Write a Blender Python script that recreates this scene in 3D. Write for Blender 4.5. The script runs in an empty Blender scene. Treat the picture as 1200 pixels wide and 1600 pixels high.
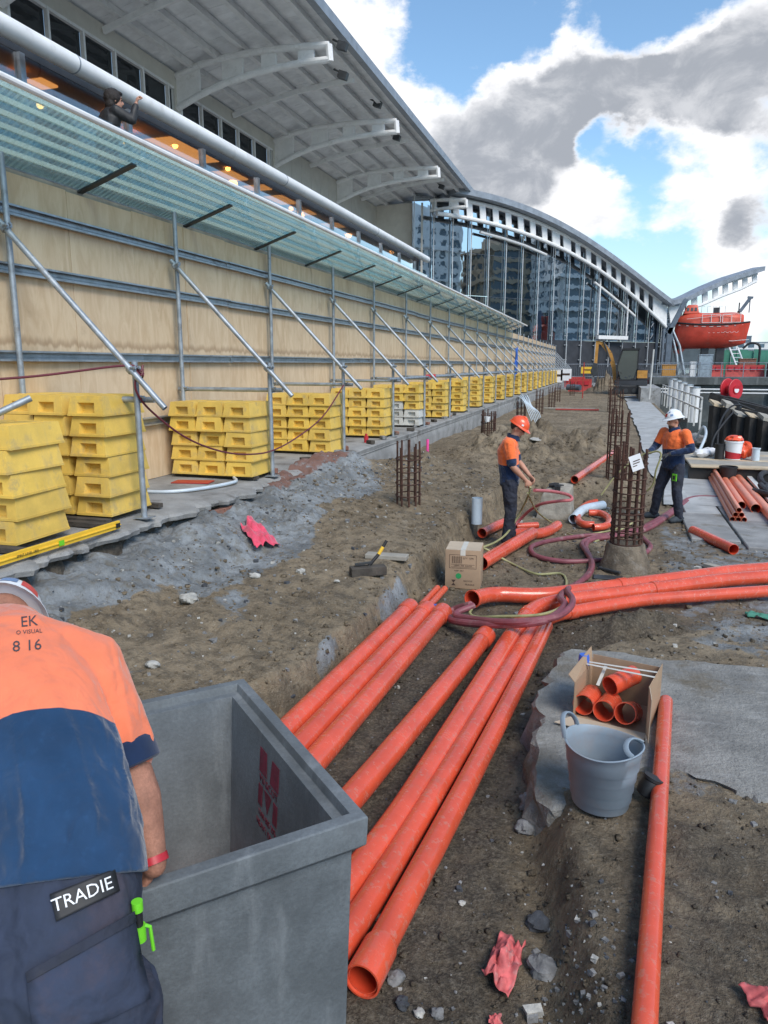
import bpy, bmesh, math, random
import numpy as np
from mathutils import Vector, Matrix, Euler

random.seed(7)
SC = bpy.context.scene
COL = SC.collection
R = math.radians
PI = math.pi

# ------------------------------------------------------------------ camera
CAM_H, F_PX = 2.45, 1150.0
PITCH, YAW = R(11.31), R(16.93)
cam_d = bpy.data.cameras.new('camera')
cam_d.sensor_fit = 'VERTICAL'; cam_d.sensor_height = 36.0; cam_d.sensor_width = 27.0
cam_d.lens = F_PX / 1600 * 36.0
cam_d.clip_start = 0.05; cam_d.clip_end = 9000
cam = bpy.data.objects.new('camera', cam_d); COL.objects.link(cam)
cam.location = (0, 0, CAM_H); cam.rotation_euler = (PI / 2 - PITCH, 0, YAW)
SC.camera = cam
_fw = np.array([-math.sin(YAW) * math.cos(PITCH), math.cos(YAW) * math.cos(PITCH), -math.sin(PITCH)])
_rt = np.array([math.cos(YAW), math.sin(YAW), 0.0]); _up = np.cross(_rt, _fw)
def ray(px, py): return _fw + _rt * (px - 600) / F_PX + _up * (800 - py) / F_PX
def gz(px, py, z=0.0):                       # survey point of the photograph on a level z
    r = ray(px, py); t = (z - CAM_H) / r[2]; return (r[0] * t, r[1] * t, z)
def gy(px, py, y):                           # survey point on a wall across the corridor
    r = ray(px, py); t = y / r[1]; return (r[0] * t, y, CAM_H + r[2] * t)

# ------------------------------------------------------------------ sky and sun
SUN_EL, SUN_AZ = R(46), R(132)               # behind thin cloud over the harbour, to the right
sun_dir = Vector((math.sin(SUN_AZ) * math.cos(SUN_EL), math.cos(SUN_AZ) * math.cos(SUN_EL), math.sin(SUN_EL)))
sd = bpy.data.lights.new('sun', 'SUN'); sd.energy = 1.3; sd.angle = R(28); sd.color = (1.0, 0.93, 0.84)
so = bpy.data.objects.new('sun', sd); COL.objects.link(so)
so.rotation_euler = sun_dir.to_track_quat('Z', 'Y').to_euler(); so.location = (-20, 20, 60)
SC.view_settings.view_transform = 'Standard'; SC.view_settings.look = 'None'
SC.view_settings.exposure = 1.25; SC.view_settings.gamma = 1.0; SC.view_settings.use_curve_mapping = False
SC.render.engine = 'CYCLES'
SC.cycles.use_denoising = True
SC.cycles.max_bounces = 8; SC.cycles.transparent_max_bounces = 24
SC.cycles.caustics_reflective = False; SC.cycles.caustics_refractive = False

W = bpy.data.worlds.new('World'); SC.world = W; W.use_nodes = True
WN = W.node_tree; WN.nodes.clear()
class NT:
    """tiny node-tree writer"""
    def __init__(s, t): s.t = t; s.x = 0
    def n(s, typ, **kw):
        o = s.t.nodes.new(typ)
        for k, v in kw.items(): setattr(o, k, v)
        return o
    def lk(s, a, b): s.t.links.new(a, b)
    def put(s, sock, v):
        if isinstance(v, bpy.types.NodeSocket): s.lk(v, sock)
        else: sock.default_value = v
    def m(s, op, a, b=0.0, c=None, clamp=False):
        o = s.n('ShaderNodeMath', operation=op); o.use_clamp = clamp
        s.put(o.inputs[0], a); s.put(o.inputs[1], b)
        if c is not None: s.put(o.inputs[2], c)
        return o.outputs[0]
    def vm(s, op, a, b=None, out=0):
        o = s.n('ShaderNodeVectorMath', operation=op); s.put(o.inputs[0], a)
        if b is not None:
            s.put(o.inputs[3] if op == 'SCALE' else o.inputs[1], b)
        return o.outputs[out]
    def mr(s, v, a, b, lo=0.0, hi=1.0, smooth=True):
        o = s.n('ShaderNodeMapRange'); o.interpolation_type = 'SMOOTHSTEP' if smooth else 'LINEAR'
        s.put(o.inputs[0], v); s.put(o.inputs[1], a); s.put(o.inputs[2], b); s.put(o.inputs[3], lo); s.put(o.inputs[4], hi)
        return o.outputs[0]
    def noise(s, vec, scale, detail=4, rough=.55, dist=0.0, out='Fac', dim='3D'):
        o = s.n('ShaderNodeTexNoise'); o.noise_dimensions = dim
        if vec is not None: s.lk(vec, o.inputs['Vector'])
        o.inputs['Scale'].default_value = scale; o.inputs['Detail'].default_value = detail
        o.inputs['Roughness'].default_value = rough; o.inputs['Distortion'].default_value = dist
        return o.outputs[out]
    def mix(s, fac, a, b, mode='MIX'):
        o = s.n('ShaderNodeMix', data_type='RGBA'); o.blend_type = mode
        s.put(o.inputs[0], fac)
        for i, v in ((6, a), (7, b)):
            if isinstance(v, (tuple, list)) and len(v) == 3: v = (*v, 1)
            s.put(o.inputs[i], v)
        return o.outputs[2]

def build_sky():
    T = NT(WN)
    sky = T.n('ShaderNodeTexSky'); sky.sky_type = 'NISHITA'; sky.sun_disc = False
    sky.sun_elevation = SUN_EL; sky.sun_rotation = SUN_AZ; sky.air_density = 1.0; sky.dust_density = 0.6; sky.ozone_density = 1.3
    d = T.vm('NORMALIZE', T.n('ShaderNodeTexCoord').outputs['Generated'])
    sep = T.n('ShaderNodeSeparateXYZ'); T.lk(d, sep.inputs[0])
    P = T.vm('MULTIPLY', d, (1.0, 1.0, 1.55))
    n1 = T.noise(P, 5.2, 10, .58, .15); n2 = T.noise(P, 15.0, 8, .62, .1)
    warp = T.vm('NORMALIZE', T.vm('ADD', d, T.vm('SCALE', T.vm('SUBTRACT', T.noise(P, 7.0, 7, .6, out='Color'), (.5, .5, .5)), 0.12)))
    def blob(px, py, rdeg, w):
        v = Vector(ray(px, py)).normalized()
        dt = T.vm('DOT_PRODUCT', warp, tuple(v), out=1)
        return T.mr(dt, math.cos(R(rdeg)), math.cos(R(rdeg * .25)), 0.0, w)
    def tot(l):
        s = None
        for b in l:
            q = blob(*b); s = q if s is None else T.m('ADD', s, q)
        return s
    # cumulus masses (+) and blue gaps (-) of this afternoon's sky
    mass = tot([(730, 215, 6.5, .62), (800, 240, 6.0, .5), (830, 140, 6.0, .62), (900, 170, 5.5, .5), (960, 120, 5.5, .58), (1060, 125, 5.5, .62), (1150, 110, 6, .6), (1240, 90, 7.5, .55), (690, 170, 4.0, .35), (810, 300, 5, .4),
                (510, 50, 7.0, .60), (585, 120, 4, .40), (650, 240, 4.5, .45), (380, 0, 12, .55),
                (890, 330, 4.5, .46), (975, 320, 4.5, .42), (1090, 330, 5.0, .48), (1180, 260, 5, .5), (1100, 395, 4.5, .30), (1240, 400, 7, .40), (760, 370, 6, .30),
                (700, -5, 5, .30), (930, 440, 6, .30), (1190, 480, 6, .28),
                (730, 40, 4.2, -.5), (830, 30, 3.5, -.45), (960, 15, 4.5, -.6), (1090, 10, 5, -.6), (1190, 185, 2.8, -.6), (1100, 215, 2.2, -.3), (690, 100, 3.0, -.3), (1010, 425, 3.0, -.35), (955, 238, 2.2, -.50), (1010, 262, 1.8, -.25), (905, 400, 2.5, -.2),
                (1075, 450, 4.5, -.45), (640, 75, 2.6, -.35)])
    gray = tot([(750, 230, 5.6, .60), (835, 225, 5.0, .60), (915, 165, 3.8, .55), (1010, 150, 3.6, .62), (1100, 130, 3.8, .66), (1200, 110, 5.0, .62), (775, 285, 4.5, .45), (880, 125, 2.6, .35),
                (1175, 350, 2.6, .55), (960, 355, 2.6, .32), (1230, 300, 4, .3)])
    dens = T.m('ADD', T.m('ADD', T.m('MULTIPLY_ADD', n1, 1.10, -.095), T.m('MULTIPLY', mass, .44)), T.m('MULTIPLY', T.m('SUBTRACT', n2, .5), .52))
    cover = T.m('MULTIPLY', T.mr(dens, .54, .80), T.mr(sep.outputs[2], -.01, .02))
    gn = T.m('ADD', T.m('ADD', gray, T.m('MULTIPLY', T.m('SUBTRACT', n2, .5), .55)), T.m('MULTIPLY', T.m('SUBTRACT', n1, .5), .75))
    g = T.m('MULTIPLY', T.m('MULTIPLY', T.mr(gn, .06, .66), T.mr(dens, .60, .88)), T.mr(T.noise(P, 13.0, 8, .65, .4), .30, .60, .62, 1.0))
    white = (SKY_WHITE * 1.0, SKY_WHITE * 1.0, SKY_WHITE * 1.02); grey = (SKY_GREY * .95, SKY_GREY * 1.02, SKY_GREY * 1.15)
    cc = T.mix(g, white, grey)
    # pale haze near the horizon
    hz = T.mr(sep.outputs[2], 0.0, .22, .55, 0.0)
    base = T.mix(hz, T.mix(1.0, sky.outputs[0], SKY_TINT, 'MULTIPLY'), (SKY_WHITE * .55, SKY_WHITE * .66, SKY_WHITE * .74))
    col = T.mix(cover, base, cc)
    bg = T.n('ShaderNodeBackground'); T.lk(col, bg.inputs[0]); bg.inputs[1].default_value = SKY_STRENGTH
    out = T.n('ShaderNodeOutputWorld'); T.lk(bg.outputs[0], out.inputs[0])
SKY_WHITE, SKY_GREY, SKY_TINT, SKY_STRENGTH = 4.9, 1.85, (.74, .86, .88), 0.10
build_sky()

# ------------------------------------------------------------------ mesh helpers
class MB:
    def __init__(s): s.v = []; s.f = []; s.m = []
    def add(s, vs, fs, mi=0):
        o = len(s.v); s.v.extend([tuple(map(float, p)) for p in vs])
        s.f.extend([tuple(i + o for i in f) for f in fs]); s.m.extend([mi] * len(fs)); return s
    def hexa(s, p, mi=0):
        return s.add(p, [(0, 3, 2, 1), (4, 5, 6, 7), (0, 1, 5, 4), (1, 2, 6, 5), (2, 3, 7, 6), (3, 0, 4, 7)], mi)
    def box(s, x0, x1, y0, y1, z0, z1, mi=0):
        return s.hexa([(x0, y0, z0), (x1, y0, z0), (x1, y1, z0), (x0, y1, z0), (x0, y0, z1), (x1, y0, z1), (x1, y1, z1), (x0, y1, z1)], mi)
    def obox(s, c, ax, ay, az, mi=0):        # centre and three half axes
        c, ax, ay, az = map(Vector, (c, ax, ay, az))
        return s.hexa([c - ax - ay - az, c + ax - ay - az, c + ax + ay - az, c - ax + ay - az, c - ax - ay + az, c + ax - ay + az, c + ax + ay + az, c - ax + ay + az], mi)
    def beam(s, p, q, w, h, up=(0, 0, 1), mi=0):
        p, q = Vector(p), Vector(q); d = (q - p); L = d.length; d.normalize()
        u = Vector(up); sd_ = d.cross(u)
        if sd_.length < 1e-4: sd_ = d.cross(Vector((1, 0, 0)))
        sd_.normalize(); u = sd_.cross(d)
        return s.obox((p + q) / 2, d * L / 2, sd_ * w / 2, u * h / 2, mi)
    def prism(s, poly, vec, mi=0):
        n = len(poly); vec = Vector(vec); a = [Vector(p) for p in poly]; b = [p + vec for p in a]
        return s.add(a + b, [tuple(range(n))[::-1], tuple(range(n, 2 * n))] + [(i, (i + 1) % n, n + (i + 1) % n, n + i) for i in range(n)], mi)
    def rings(s, rings, closed=False, cap=True, mi=0):
        n = len(rings[0]); k = len(rings); vs = [p for r in rings for p in r]; fs = []
        for j in range(k - 1 + (1 if closed else 0)):
            a, b = j * n, ((j + 1) % k) * n
            for i in range(n): fs.append((a + i, a + (i + 1) % n, b + (i + 1) % n, b + i))
        if cap and not closed: fs += [tuple(range(n))[::-1], tuple(range((k - 1) * n, k * n))]
        return s.add(vs, fs, mi)
    @staticmethod
    def frames(pts):
        P = [Vector(p) for p in pts]; T = []
        for i in range(len(P)):
            t = (P[min(i + 1, len(P) - 1)] - P[max(i - 1, 0)]); T.append(t.normalized() if t.length > 1e-9 else Vector((0, 0, 1)))
        u = T[0].orthogonal().normalized(); out = []
        for t in T:
            u = (u - t * u.dot(t)); u = u.normalized() if u.length > 1e-6 else t.orthogonal().normalized()
            out.append((u.copy(), t.cross(u)))
        return P, out
    def tube(s, pts, r, seg=10, cap=True, mi=0):
        P, fr = s.frames(pts); rr = r if isinstance(r, (list, tuple)) else [r] * len(P); rg = []
        for p, (u, w), q in zip(P, fr, rr):
            rg.append([p + (u * math.cos(2 * PI * i / seg) + w * math.sin(2 * PI * i / seg)) * q for i in range(seg)])
        return s.rings(rg, cap=cap, mi=mi)
    def pipe(s, pts, ro, ri, seg=20, mi=0, mi_in=None):   # hollow pipe, open ended
        mi_in = mi if mi_in is None else mi_in
        P, fr = s.frames(pts); n = seg
        def rg(r): return [[p + (u * math.cos(2 * PI * i / n) + w * math.sin(2 * PI * i / n)) * r for i in range(n)] for p, (u, w) in zip(P, fr)]
        o, inn = rg(ro), rg(ri)
        s.rings(o, cap=False, mi=mi)
        k = len(P); vs = [p for r_ in inn for p in r_]
        s.add(vs, [(j * n + i, (j + 1) * n + i, (j + 1) * n + (i + 1) % n, j * n + (i + 1) % n) for j in range(k - 1) for i in range(n)], mi_in)
        for a, b, fl in ((o[0], inn[0], 1), (o[-1], inn[-1], 0)):
            fs = [(i, n + i, n + (i + 1) % n, (i + 1) % n) for i in range(n)]
            s.add(list(a) + list(b), fs if fl == 0 else [f[::-1] for f in fs], mi)
        return s
    def etube(s, pts, rx, ry, side, seg=20, mi=0, round_ends=False):  # elliptical: rx along 'side'
        P = [Vector(p) for p in pts]; sdv = Vector(side).normalized(); rg = []
        for i, p in enumerate(P):
            t = (P[min(i + 1, len(P) - 1)] - P[max(i - 1, 0)]).normalized()
            a = (sdv - t * sdv.dot(t)).normalized(); b = t.cross(a)
            rg.append([p + a * math.cos(2 * PI * k / seg) * rx[i] + b * math.sin(2 * PI * k / seg) * ry[i] for k in range(seg)])
        return s.rings(rg, mi=mi)
    def ball(s, c, r, sx=1, sy=1, sz=1, seg=14, rg=9, rot=None, mi=0):
        c = Vector(c); vs = [Vector((0, 0, -r * sz))]
        for j in range(1, rg):
            a = -PI / 2 + PI * j / rg
            for i in range(seg):
                b = 2 * PI * i / seg; vs.append(Vector((r * sx * math.cos(a) * math.cos(b), r * sy * math.cos(a) * math.sin(b), r * sz * math.sin(a))))
        vs.append(Vector((0, 0, r * sz)))
        if rot is not None: vs = [rot @ v for v in vs]
        vs = [v + c for v in vs]; fs = [(0, 1 + (i + 1) % seg, 1 + i) for i in range(seg)]
        for j in range(rg - 2):
            a = 1 + j * seg
            for i in range(seg): fs.append((a + i, a + (i + 1) % seg, a + seg + (i + 1) % seg, a + seg + i))
        a = 1 + (rg - 2) * seg; fs += [(a + i, a + (i + 1) % seg, len(vs) - 1) for i in range(seg)]
        return s.add(vs, fs, mi)
    def lathe(s, prof, c=(0, 0, 0), seg=24, axis=(0, 0, 1), mi=0, cap=False):
        ax = Vector(axis).normalized(); u = ax.orthogonal().normalized(); w = ax.cross(u); c = Vector(c)
        return s.rings([[c + ax * z + (u * math.cos(2 * PI * i / seg) + w * math.sin(2 * PI * i / seg)) * max(r, 1e-4) for i in range(seg)] for r, z in prof], cap=cap, mi=mi)
    def mesh(s, name, mats, smooth=True, ang=35, bevel=0, bseg=1):
        me = bpy.data.meshes.new(name); me.from_pydata(s.v, [], s.f)
        mats = mats if isinstance(mats, (list, tuple)) else [mats]
        for m_ in mats: me.materials.append(m_)
        me.polygons.foreach_set('material_index', s.m)
        if bevel:
            bm = bmesh.new(); bm.from_mesh(me)
            ed = [e for e in bm.edges if len(e.link_faces) == 2 and e.calc_face_angle(0) > .5]
            bmesh.ops.bevel(bm, geom=ed, offset=bevel, segments=bseg, profile=.6, affect='EDGES', clamp_overlap=True)
            bm.to_mesh(me); bm.free()
        if smooth:
            me.polygons.foreach_set('use_smooth', [True] * len(me.polygons)); me.set_sharp_from_angle(angle=R(ang))
        me.update(); return me
    def build(s, name, mats, parent=None, smooth=True, ang=35, bevel=0, bseg=1, world=True):
        me = s.mesh(name, mats, smooth, ang, bevel, bseg)
        if parent is not None and world:
            off = Vector((0, 0, 0)); p = parent
            while p is not None: off += p.location; p = p.parent
            co = np.empty(len(me.vertices) * 3); me.vertices.foreach_get('co', co)
            co = co.reshape(-1, 3) - np.array(off); me.vertices.foreach_set('co', co.ravel()); me.update()
        o = bpy.data.objects.new(name, me); COL.objects.link(o); o.parent = parent
        return o

def tag(o, label=None, cat=None, group=None, kind=None):
    if label: o['label'] = label
    if cat: o['category'] = cat
    if group: o['group'] = group
    if kind: o['kind'] = kind
    return o
def thing(name, label, cat, loc=(0, 0, 0), rz=0.0, group=None):
    o = bpy.data.objects.new(name, None); COL.objects.link(o); o.location = loc; o.rotation_euler = (0, 0, rz)
    o.empty_display_size = .2
    return tag(o, label, cat, group)
def dup(root, loc, rz=None, label=None, group=None):
    r = root.copy(); COL.objects.link(r); r.location = loc
    if rz is not None: r.rotation_euler = (0, 0, rz)
    if label: r['label'] = label
    if group: r['group'] = group
    for ch in list(root.children):
        c = ch.copy(); COL.objects.link(c); c.parent = r
        for g in ch.children:
            q = g.copy(); COL.objects.link(q); q.parent = c
    return r
def struct(mb, name, mats, **kw):
    return tag(mb.build(name, mats, **kw), kind='structure')

# text lying in a plane: origin, x direction, y direction
def text(name, s, origin, xd, yd, size, m, parent=None, depth=.0015, squash=1.0, align='CENTER'):
    c = bpy.data.curves.new(name, 'FONT'); c.body = s; c.size = size; c.align_x = align; c.align_y = 'CENTER'; c.extrude = depth; c.resolution_u = 2
    t = bpy.data.objects.new(name, c); COL.objects.link(t)
    dg = bpy.context.evaluated_depsgraph_get(); me = bpy.data.meshes.new_from_object(t.evaluated_get(dg)); bpy.data.objects.remove(t)
    xd, yd = Vector(xd).normalized(), Vector(yd).normalized(); z = xd.cross(yd)
    M = Matrix(((xd.x * squash, yd.x, z.x, origin[0]), (xd.y * squash, yd.y, z.y, origin[1]), (xd.z * squash, yd.z, z.z, origin[2]), (0, 0, 0, 1)))
    me.transform(M); me.materials.clear(); me.materials.append(m)
    if parent is not None:
        off = Vector((0, 0, 0)); p = parent
        while p is not None: off += p.location; p = p.parent
        me.transform(Matrix.Translation(-off))
    o = bpy.data.objects.new(name, me); COL.objects.link(o); o.parent = parent; return o

# ------------------------------------------------------------------ numpy noise
_rng = np.random.default_rng(5)
_tab = _rng.random((256, 256))
def vnoise(x, y, seed=0):
    x = np.asarray(x, float) + seed * 17.31; y = np.asarray(y, float) + seed * 9.77
    xi = np.floor(x).astype(int); yi = np.floor(y).astype(int); fx = x - xi; fy = y - yi
    fx = fx * fx * (3 - 2 * fx); fy = fy * fy * (3 - 2 * fy)
    a = _tab[xi & 255, yi & 255]; b = _tab[(xi + 1) & 255, yi & 255]; c = _tab[xi & 255, (yi + 1) & 255]; d = _tab[(xi + 1) & 255, (yi + 1) & 255]
    return (a * (1 - fx) + b * fx) * (1 - fy) + (c * (1 - fx) + d * fx) * fy
def fbm(x, y, oct=4, seed=0, gain=.5):
    s = 0; a = 1; t = 0
    for i in range(oct):
        s = s + a * (vnoise(x * 2 ** i, y * 2 ** i, seed + i) - .5); t += a; a *= gain
    return s / t
def sstep(e0, e1, x):
    t = np.clip((x - e0) / (e1 - e0), 0, 1); return t * t * (3 - 2 * t)
# ------------------------------------------------------------------ materials
def mat(name, col, rough=.6, metal=0.0, var=.12, scale=6.0, bump=0.0, bscale=40.0, dirt=None, spec=.5, coat=0.0, streak=None, detail=5, sheen=0.0, grain=None, fold=0, rnd=0.0):
    """base colour with mottling, optional dirt=(colour, amount, scale), streak=(colour, amount, stretch xyz), fine bump"""
    m = bpy.data.materials.new(name); m.use_nodes = True; T = NT(m.node_tree); m.node_tree.nodes.clear()
    tc = T.n('ShaderNodeTexCoord').outputs['Object']
    oi = T.n('ShaderNodeObjectInfo').outputs['Random']
    off = T.n('ShaderNodeCombineXYZ'); T.lk(T.m('MULTIPLY', oi, 37.0), off.inputs[0]); T.lk(T.m('MULTIPLY', oi, 11.0), off.inputs[2])
    P = T.vm('ADD', tc, off.outputs[0])
    n = T.noise(P, scale, detail, .6)
    lo = tuple(c * (1 - var) for c in col); hi = tuple(min(1, c * (1 + var)) for c in col)
    c = T.mix(T.mr(n, .3, .7), lo, hi)
    rg = T.mr(n, .3, .7, rough * .88, min(1, rough * 1.12))
    if grain:
        n3 = T.noise(P, grain[0], 3, .7); c = T.mix(T.mr(n3, .35, .65, 0, grain[1]), c, tuple(q * .55 for q in col))
    if streak:
        mp = T.n('ShaderNodeMapping'); T.lk(P, mp.inputs[0]); mp.inputs['Scale'].default_value = streak[2]
        ns = T.noise(mp.outputs[0], 1.0, 6, .65); c = T.mix(T.mr(ns, .52, .72, 0, streak[1]), c, streak[0])
    if dirt:
        nd = T.noise(P, dirt[2], 7, .68); f = T.mr(nd, .52, .70, 0, dirt[1]); c = T.mix(f, c, dirt[0]); rg = T.m('ADD', rg, T.m('MULTIPLY', f, .25), clamp=True)
    if rnd: c = T.mix(T.m('MULTIPLY', oi, rnd), c, dirt[0]); c = T.mix(T.m('MULTIPLY', T.m('FRACT', T.m('MULTIPLY', oi, 7.3)), rnd), c, tuple(min(1, q * 1.25 + .08) for q in col))
    b = T.n('ShaderNodeBsdfPrincipled'); T.lk(c, b.inputs['Base Color']); T.lk(rg, b.inputs['Roughness'])
    b.inputs['Metallic'].default_value = metal; b.inputs['Specular IOR Level'].default_value = spec
    b.inputs['Coat Weight'].default_value = coat; b.inputs['Sheen Weight'].default_value = sheen
    if bump:
        bp = T.n('ShaderNodeBump'); bp.inputs['Strength'].default_value = bump; bp.inputs['Distance'].default_value = .02
        hgt = T.noise(P, bscale, 5, .65)
        if fold:                                                   # creased cloth: distorted ridges under the weave
            f1 = T.noise(P, fold, 2, .45, .8); f2 = T.noise(P, fold * 2.3, 2, .5, .6)
            hgt = T.m('ADD', T.m('MULTIPLY', hgt, .06), T.m('ADD', T.m('MULTIPLY', f1, 2.6), T.m('MULTIPLY', f2, .9))); bp.inputs['Strength'].default_value = .6
        T.lk(hgt, bp.inputs['Height']); T.lk(bp.outputs[0], b.inputs['Normal'])
    o = T.n('ShaderNodeOutputMaterial'); T.lk(b.outputs[0], o.inputs[0])
    return m
def emit_mat(name, col, s):
    m = bpy.data.materials.new(name); m.use_nodes = True; T = NT(m.node_tree); m.node_tree.nodes.clear()
    e = T.n('ShaderNodeEmission'); e.inputs[0].default_value = (*col, 1); e.inputs[1].default_value = s
    o = T.n('ShaderNodeOutputMaterial'); T.lk(e.outputs[0], o.inputs[0]); return m
def glass_mat(name, tint, refl=1.0, rough=.01, ripple=0.0, rscale=1.5, body=None, body_w=0.0):
    """thin pane: tinted see-through mixed with a fresnel reflection; body = faint dusty diffuse"""
    m = bpy.data.materials.new(name); m.use_nodes = True; T = NT(m.node_tree); m.node_tree.nodes.clear()
    tr = T.n('ShaderNodeBsdfTransparent'); tr.inputs[0].default_value = (*tint, 1)
    gl = T.n('ShaderNodeBsdfGlossy'); gl.inputs['Roughness'].default_value = rough; gl.inputs[0].default_value = (1, 1, 1, 1)
    lw = T.n('ShaderNodeLayerWeight'); frs = T.m('MULTIPLY_ADD', T.m('POWER', lw.outputs['Facing'], 5.0), .95, .05); lw.inputs[0].default_value = .5   # same from both faces of the pane
    if ripple:
        tc = T.n('ShaderNodeTexCoord').outputs['Object']
        bp = T.n('ShaderNodeBump'); bp.inputs['Strength'].default_value = ripple; bp.inputs['Distance'].default_value = .1
        T.lk(T.noise(tc, rscale, 2, .5), bp.inputs['Height']); T.lk(bp.outputs[0], gl.inputs['Normal'])
    mx = T.n('ShaderNodeMixShader'); T.lk(T.m('MULTIPLY', frs, refl, clamp=True), mx.inputs[0])
    a = tr.outputs[0]
    if body:
        df = T.n('ShaderNodeBsdfDiffuse'); df.inputs[0].default_value = (*body, 1); m2 = T.n('ShaderNodeMixShader'); m2.inputs[0].default_value = body_w
        T.lk(a, m2.inputs[1]); T.lk(df.outputs[0], m2.inputs[2]); a = m2.outputs[0]
    T.lk(a, mx.inputs[1]); T.lk(gl.outputs[0], mx.inputs[2])
    o = T.n('ShaderNodeOutputMaterial'); T.lk(mx.outputs[0], o.inputs[0]); return m
def mirror_glass(name, dark, w, ripple, rscale):
    """coated facade glass: dark body under a strong reflection, each pane slightly bowed"""
    m = bpy.data.materials.new(name); m.use_nodes = True; T = NT(m.node_tree); m.node_tree.nodes.clear()
    tc = T.n('ShaderNodeTexCoord').outputs['Object']
    oi = T.n('ShaderNodeObjectInfo').outputs['Random']
    P = T.vm('ADD', tc, T.vm('SCALE', (13.0, 7.0, 29.0), oi))
    df = T.n('ShaderNodeBsdfDiffuse'); df.inputs[0].default_value = (*dark, 1)
    gl = T.n('ShaderNodeBsdfGlossy'); gl.inputs['Roughness'].default_value = .02; gl.inputs[0].default_value = (.86, .93, 1, 1)
    bp = T.n('ShaderNodeBump'); bp.inputs['Strength'].default_value = ripple; bp.inputs['Distance'].default_value = .1
    T.lk(T.noise(P, rscale, 2, .5), bp.inputs['Height']); T.lk(bp.outputs[0], gl.inputs['Normal'])
    mx = T.n('ShaderNodeMixShader'); mx.inputs[0].default_value = w
    T.lk(df.outputs[0], mx.inputs[1]); T.lk(gl.outputs[0], mx.inputs[2])
    o = T.n('ShaderNodeOutputMaterial'); T.lk(mx.outputs[0], o.inputs[0]); return m

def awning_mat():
    """green-tinted awning glass with painted-in stripes of louvre light, the body lit through from above"""
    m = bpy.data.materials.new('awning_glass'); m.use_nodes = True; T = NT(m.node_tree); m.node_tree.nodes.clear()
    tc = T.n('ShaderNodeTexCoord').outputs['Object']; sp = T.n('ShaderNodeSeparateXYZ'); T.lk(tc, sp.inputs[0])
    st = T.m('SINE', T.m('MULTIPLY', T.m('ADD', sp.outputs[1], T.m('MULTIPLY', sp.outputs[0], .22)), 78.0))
    n = T.noise(tc, .8, 5, .6); stripe = T.m('MULTIPLY', T.mr(st, -.1, .35), T.mr(n, .30, .60, .35, 1.0))  # stripes of reflected louvre light, painted into the glass
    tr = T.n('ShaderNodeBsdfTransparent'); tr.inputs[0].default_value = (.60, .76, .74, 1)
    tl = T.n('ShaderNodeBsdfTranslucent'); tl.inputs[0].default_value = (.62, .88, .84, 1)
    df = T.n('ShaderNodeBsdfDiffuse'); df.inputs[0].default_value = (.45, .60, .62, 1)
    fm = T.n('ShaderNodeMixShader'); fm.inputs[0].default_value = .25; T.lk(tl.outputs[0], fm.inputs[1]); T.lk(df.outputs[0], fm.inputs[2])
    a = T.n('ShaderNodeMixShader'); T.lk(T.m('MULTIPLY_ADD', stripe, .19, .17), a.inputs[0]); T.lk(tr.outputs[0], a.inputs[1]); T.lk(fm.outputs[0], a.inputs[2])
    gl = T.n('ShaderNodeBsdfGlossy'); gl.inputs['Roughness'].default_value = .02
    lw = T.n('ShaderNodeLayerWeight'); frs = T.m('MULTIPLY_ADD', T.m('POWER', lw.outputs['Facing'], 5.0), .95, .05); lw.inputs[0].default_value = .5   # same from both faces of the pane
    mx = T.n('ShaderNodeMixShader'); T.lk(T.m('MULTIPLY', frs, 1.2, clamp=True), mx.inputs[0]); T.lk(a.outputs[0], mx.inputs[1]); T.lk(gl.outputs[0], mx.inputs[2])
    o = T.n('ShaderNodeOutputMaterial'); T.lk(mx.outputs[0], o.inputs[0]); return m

def two_tone(name, a, c, attr, **kw):
    """one cloth in two colours, divided where the smooth attribute crosses zero"""
    m = mat(name, a, **kw); T = NT(m.node_tree); b = next(n for n in m.node_tree.nodes if n.type == 'BSDF_PRINCIPLED')
    src = b.inputs['Base Color'].links[0].from_socket
    P = T.n('ShaderNodeTexCoord').outputs['Object']; n = T.noise(P, 5, 4, .5); n2 = T.noise(P, 30, 6, .7)
    c2 = T.mix(T.mr(n, .3, .72), tuple(q * .82 for q in c), tuple(min(1, q * 1.2) for q in c)); c2 = T.mix(T.mr(n2, .52, .72, 0, .14), c2, tuple(min(1, q * 2.4 + .006) for q in c))
    f = T.mr(T.n('ShaderNodeAttribute', attribute_name=attr).outputs['Fac'], -.0015, .0015)
    T.lk(T.mix(f, src, c2), b.inputs['Base Color']); return m

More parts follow.
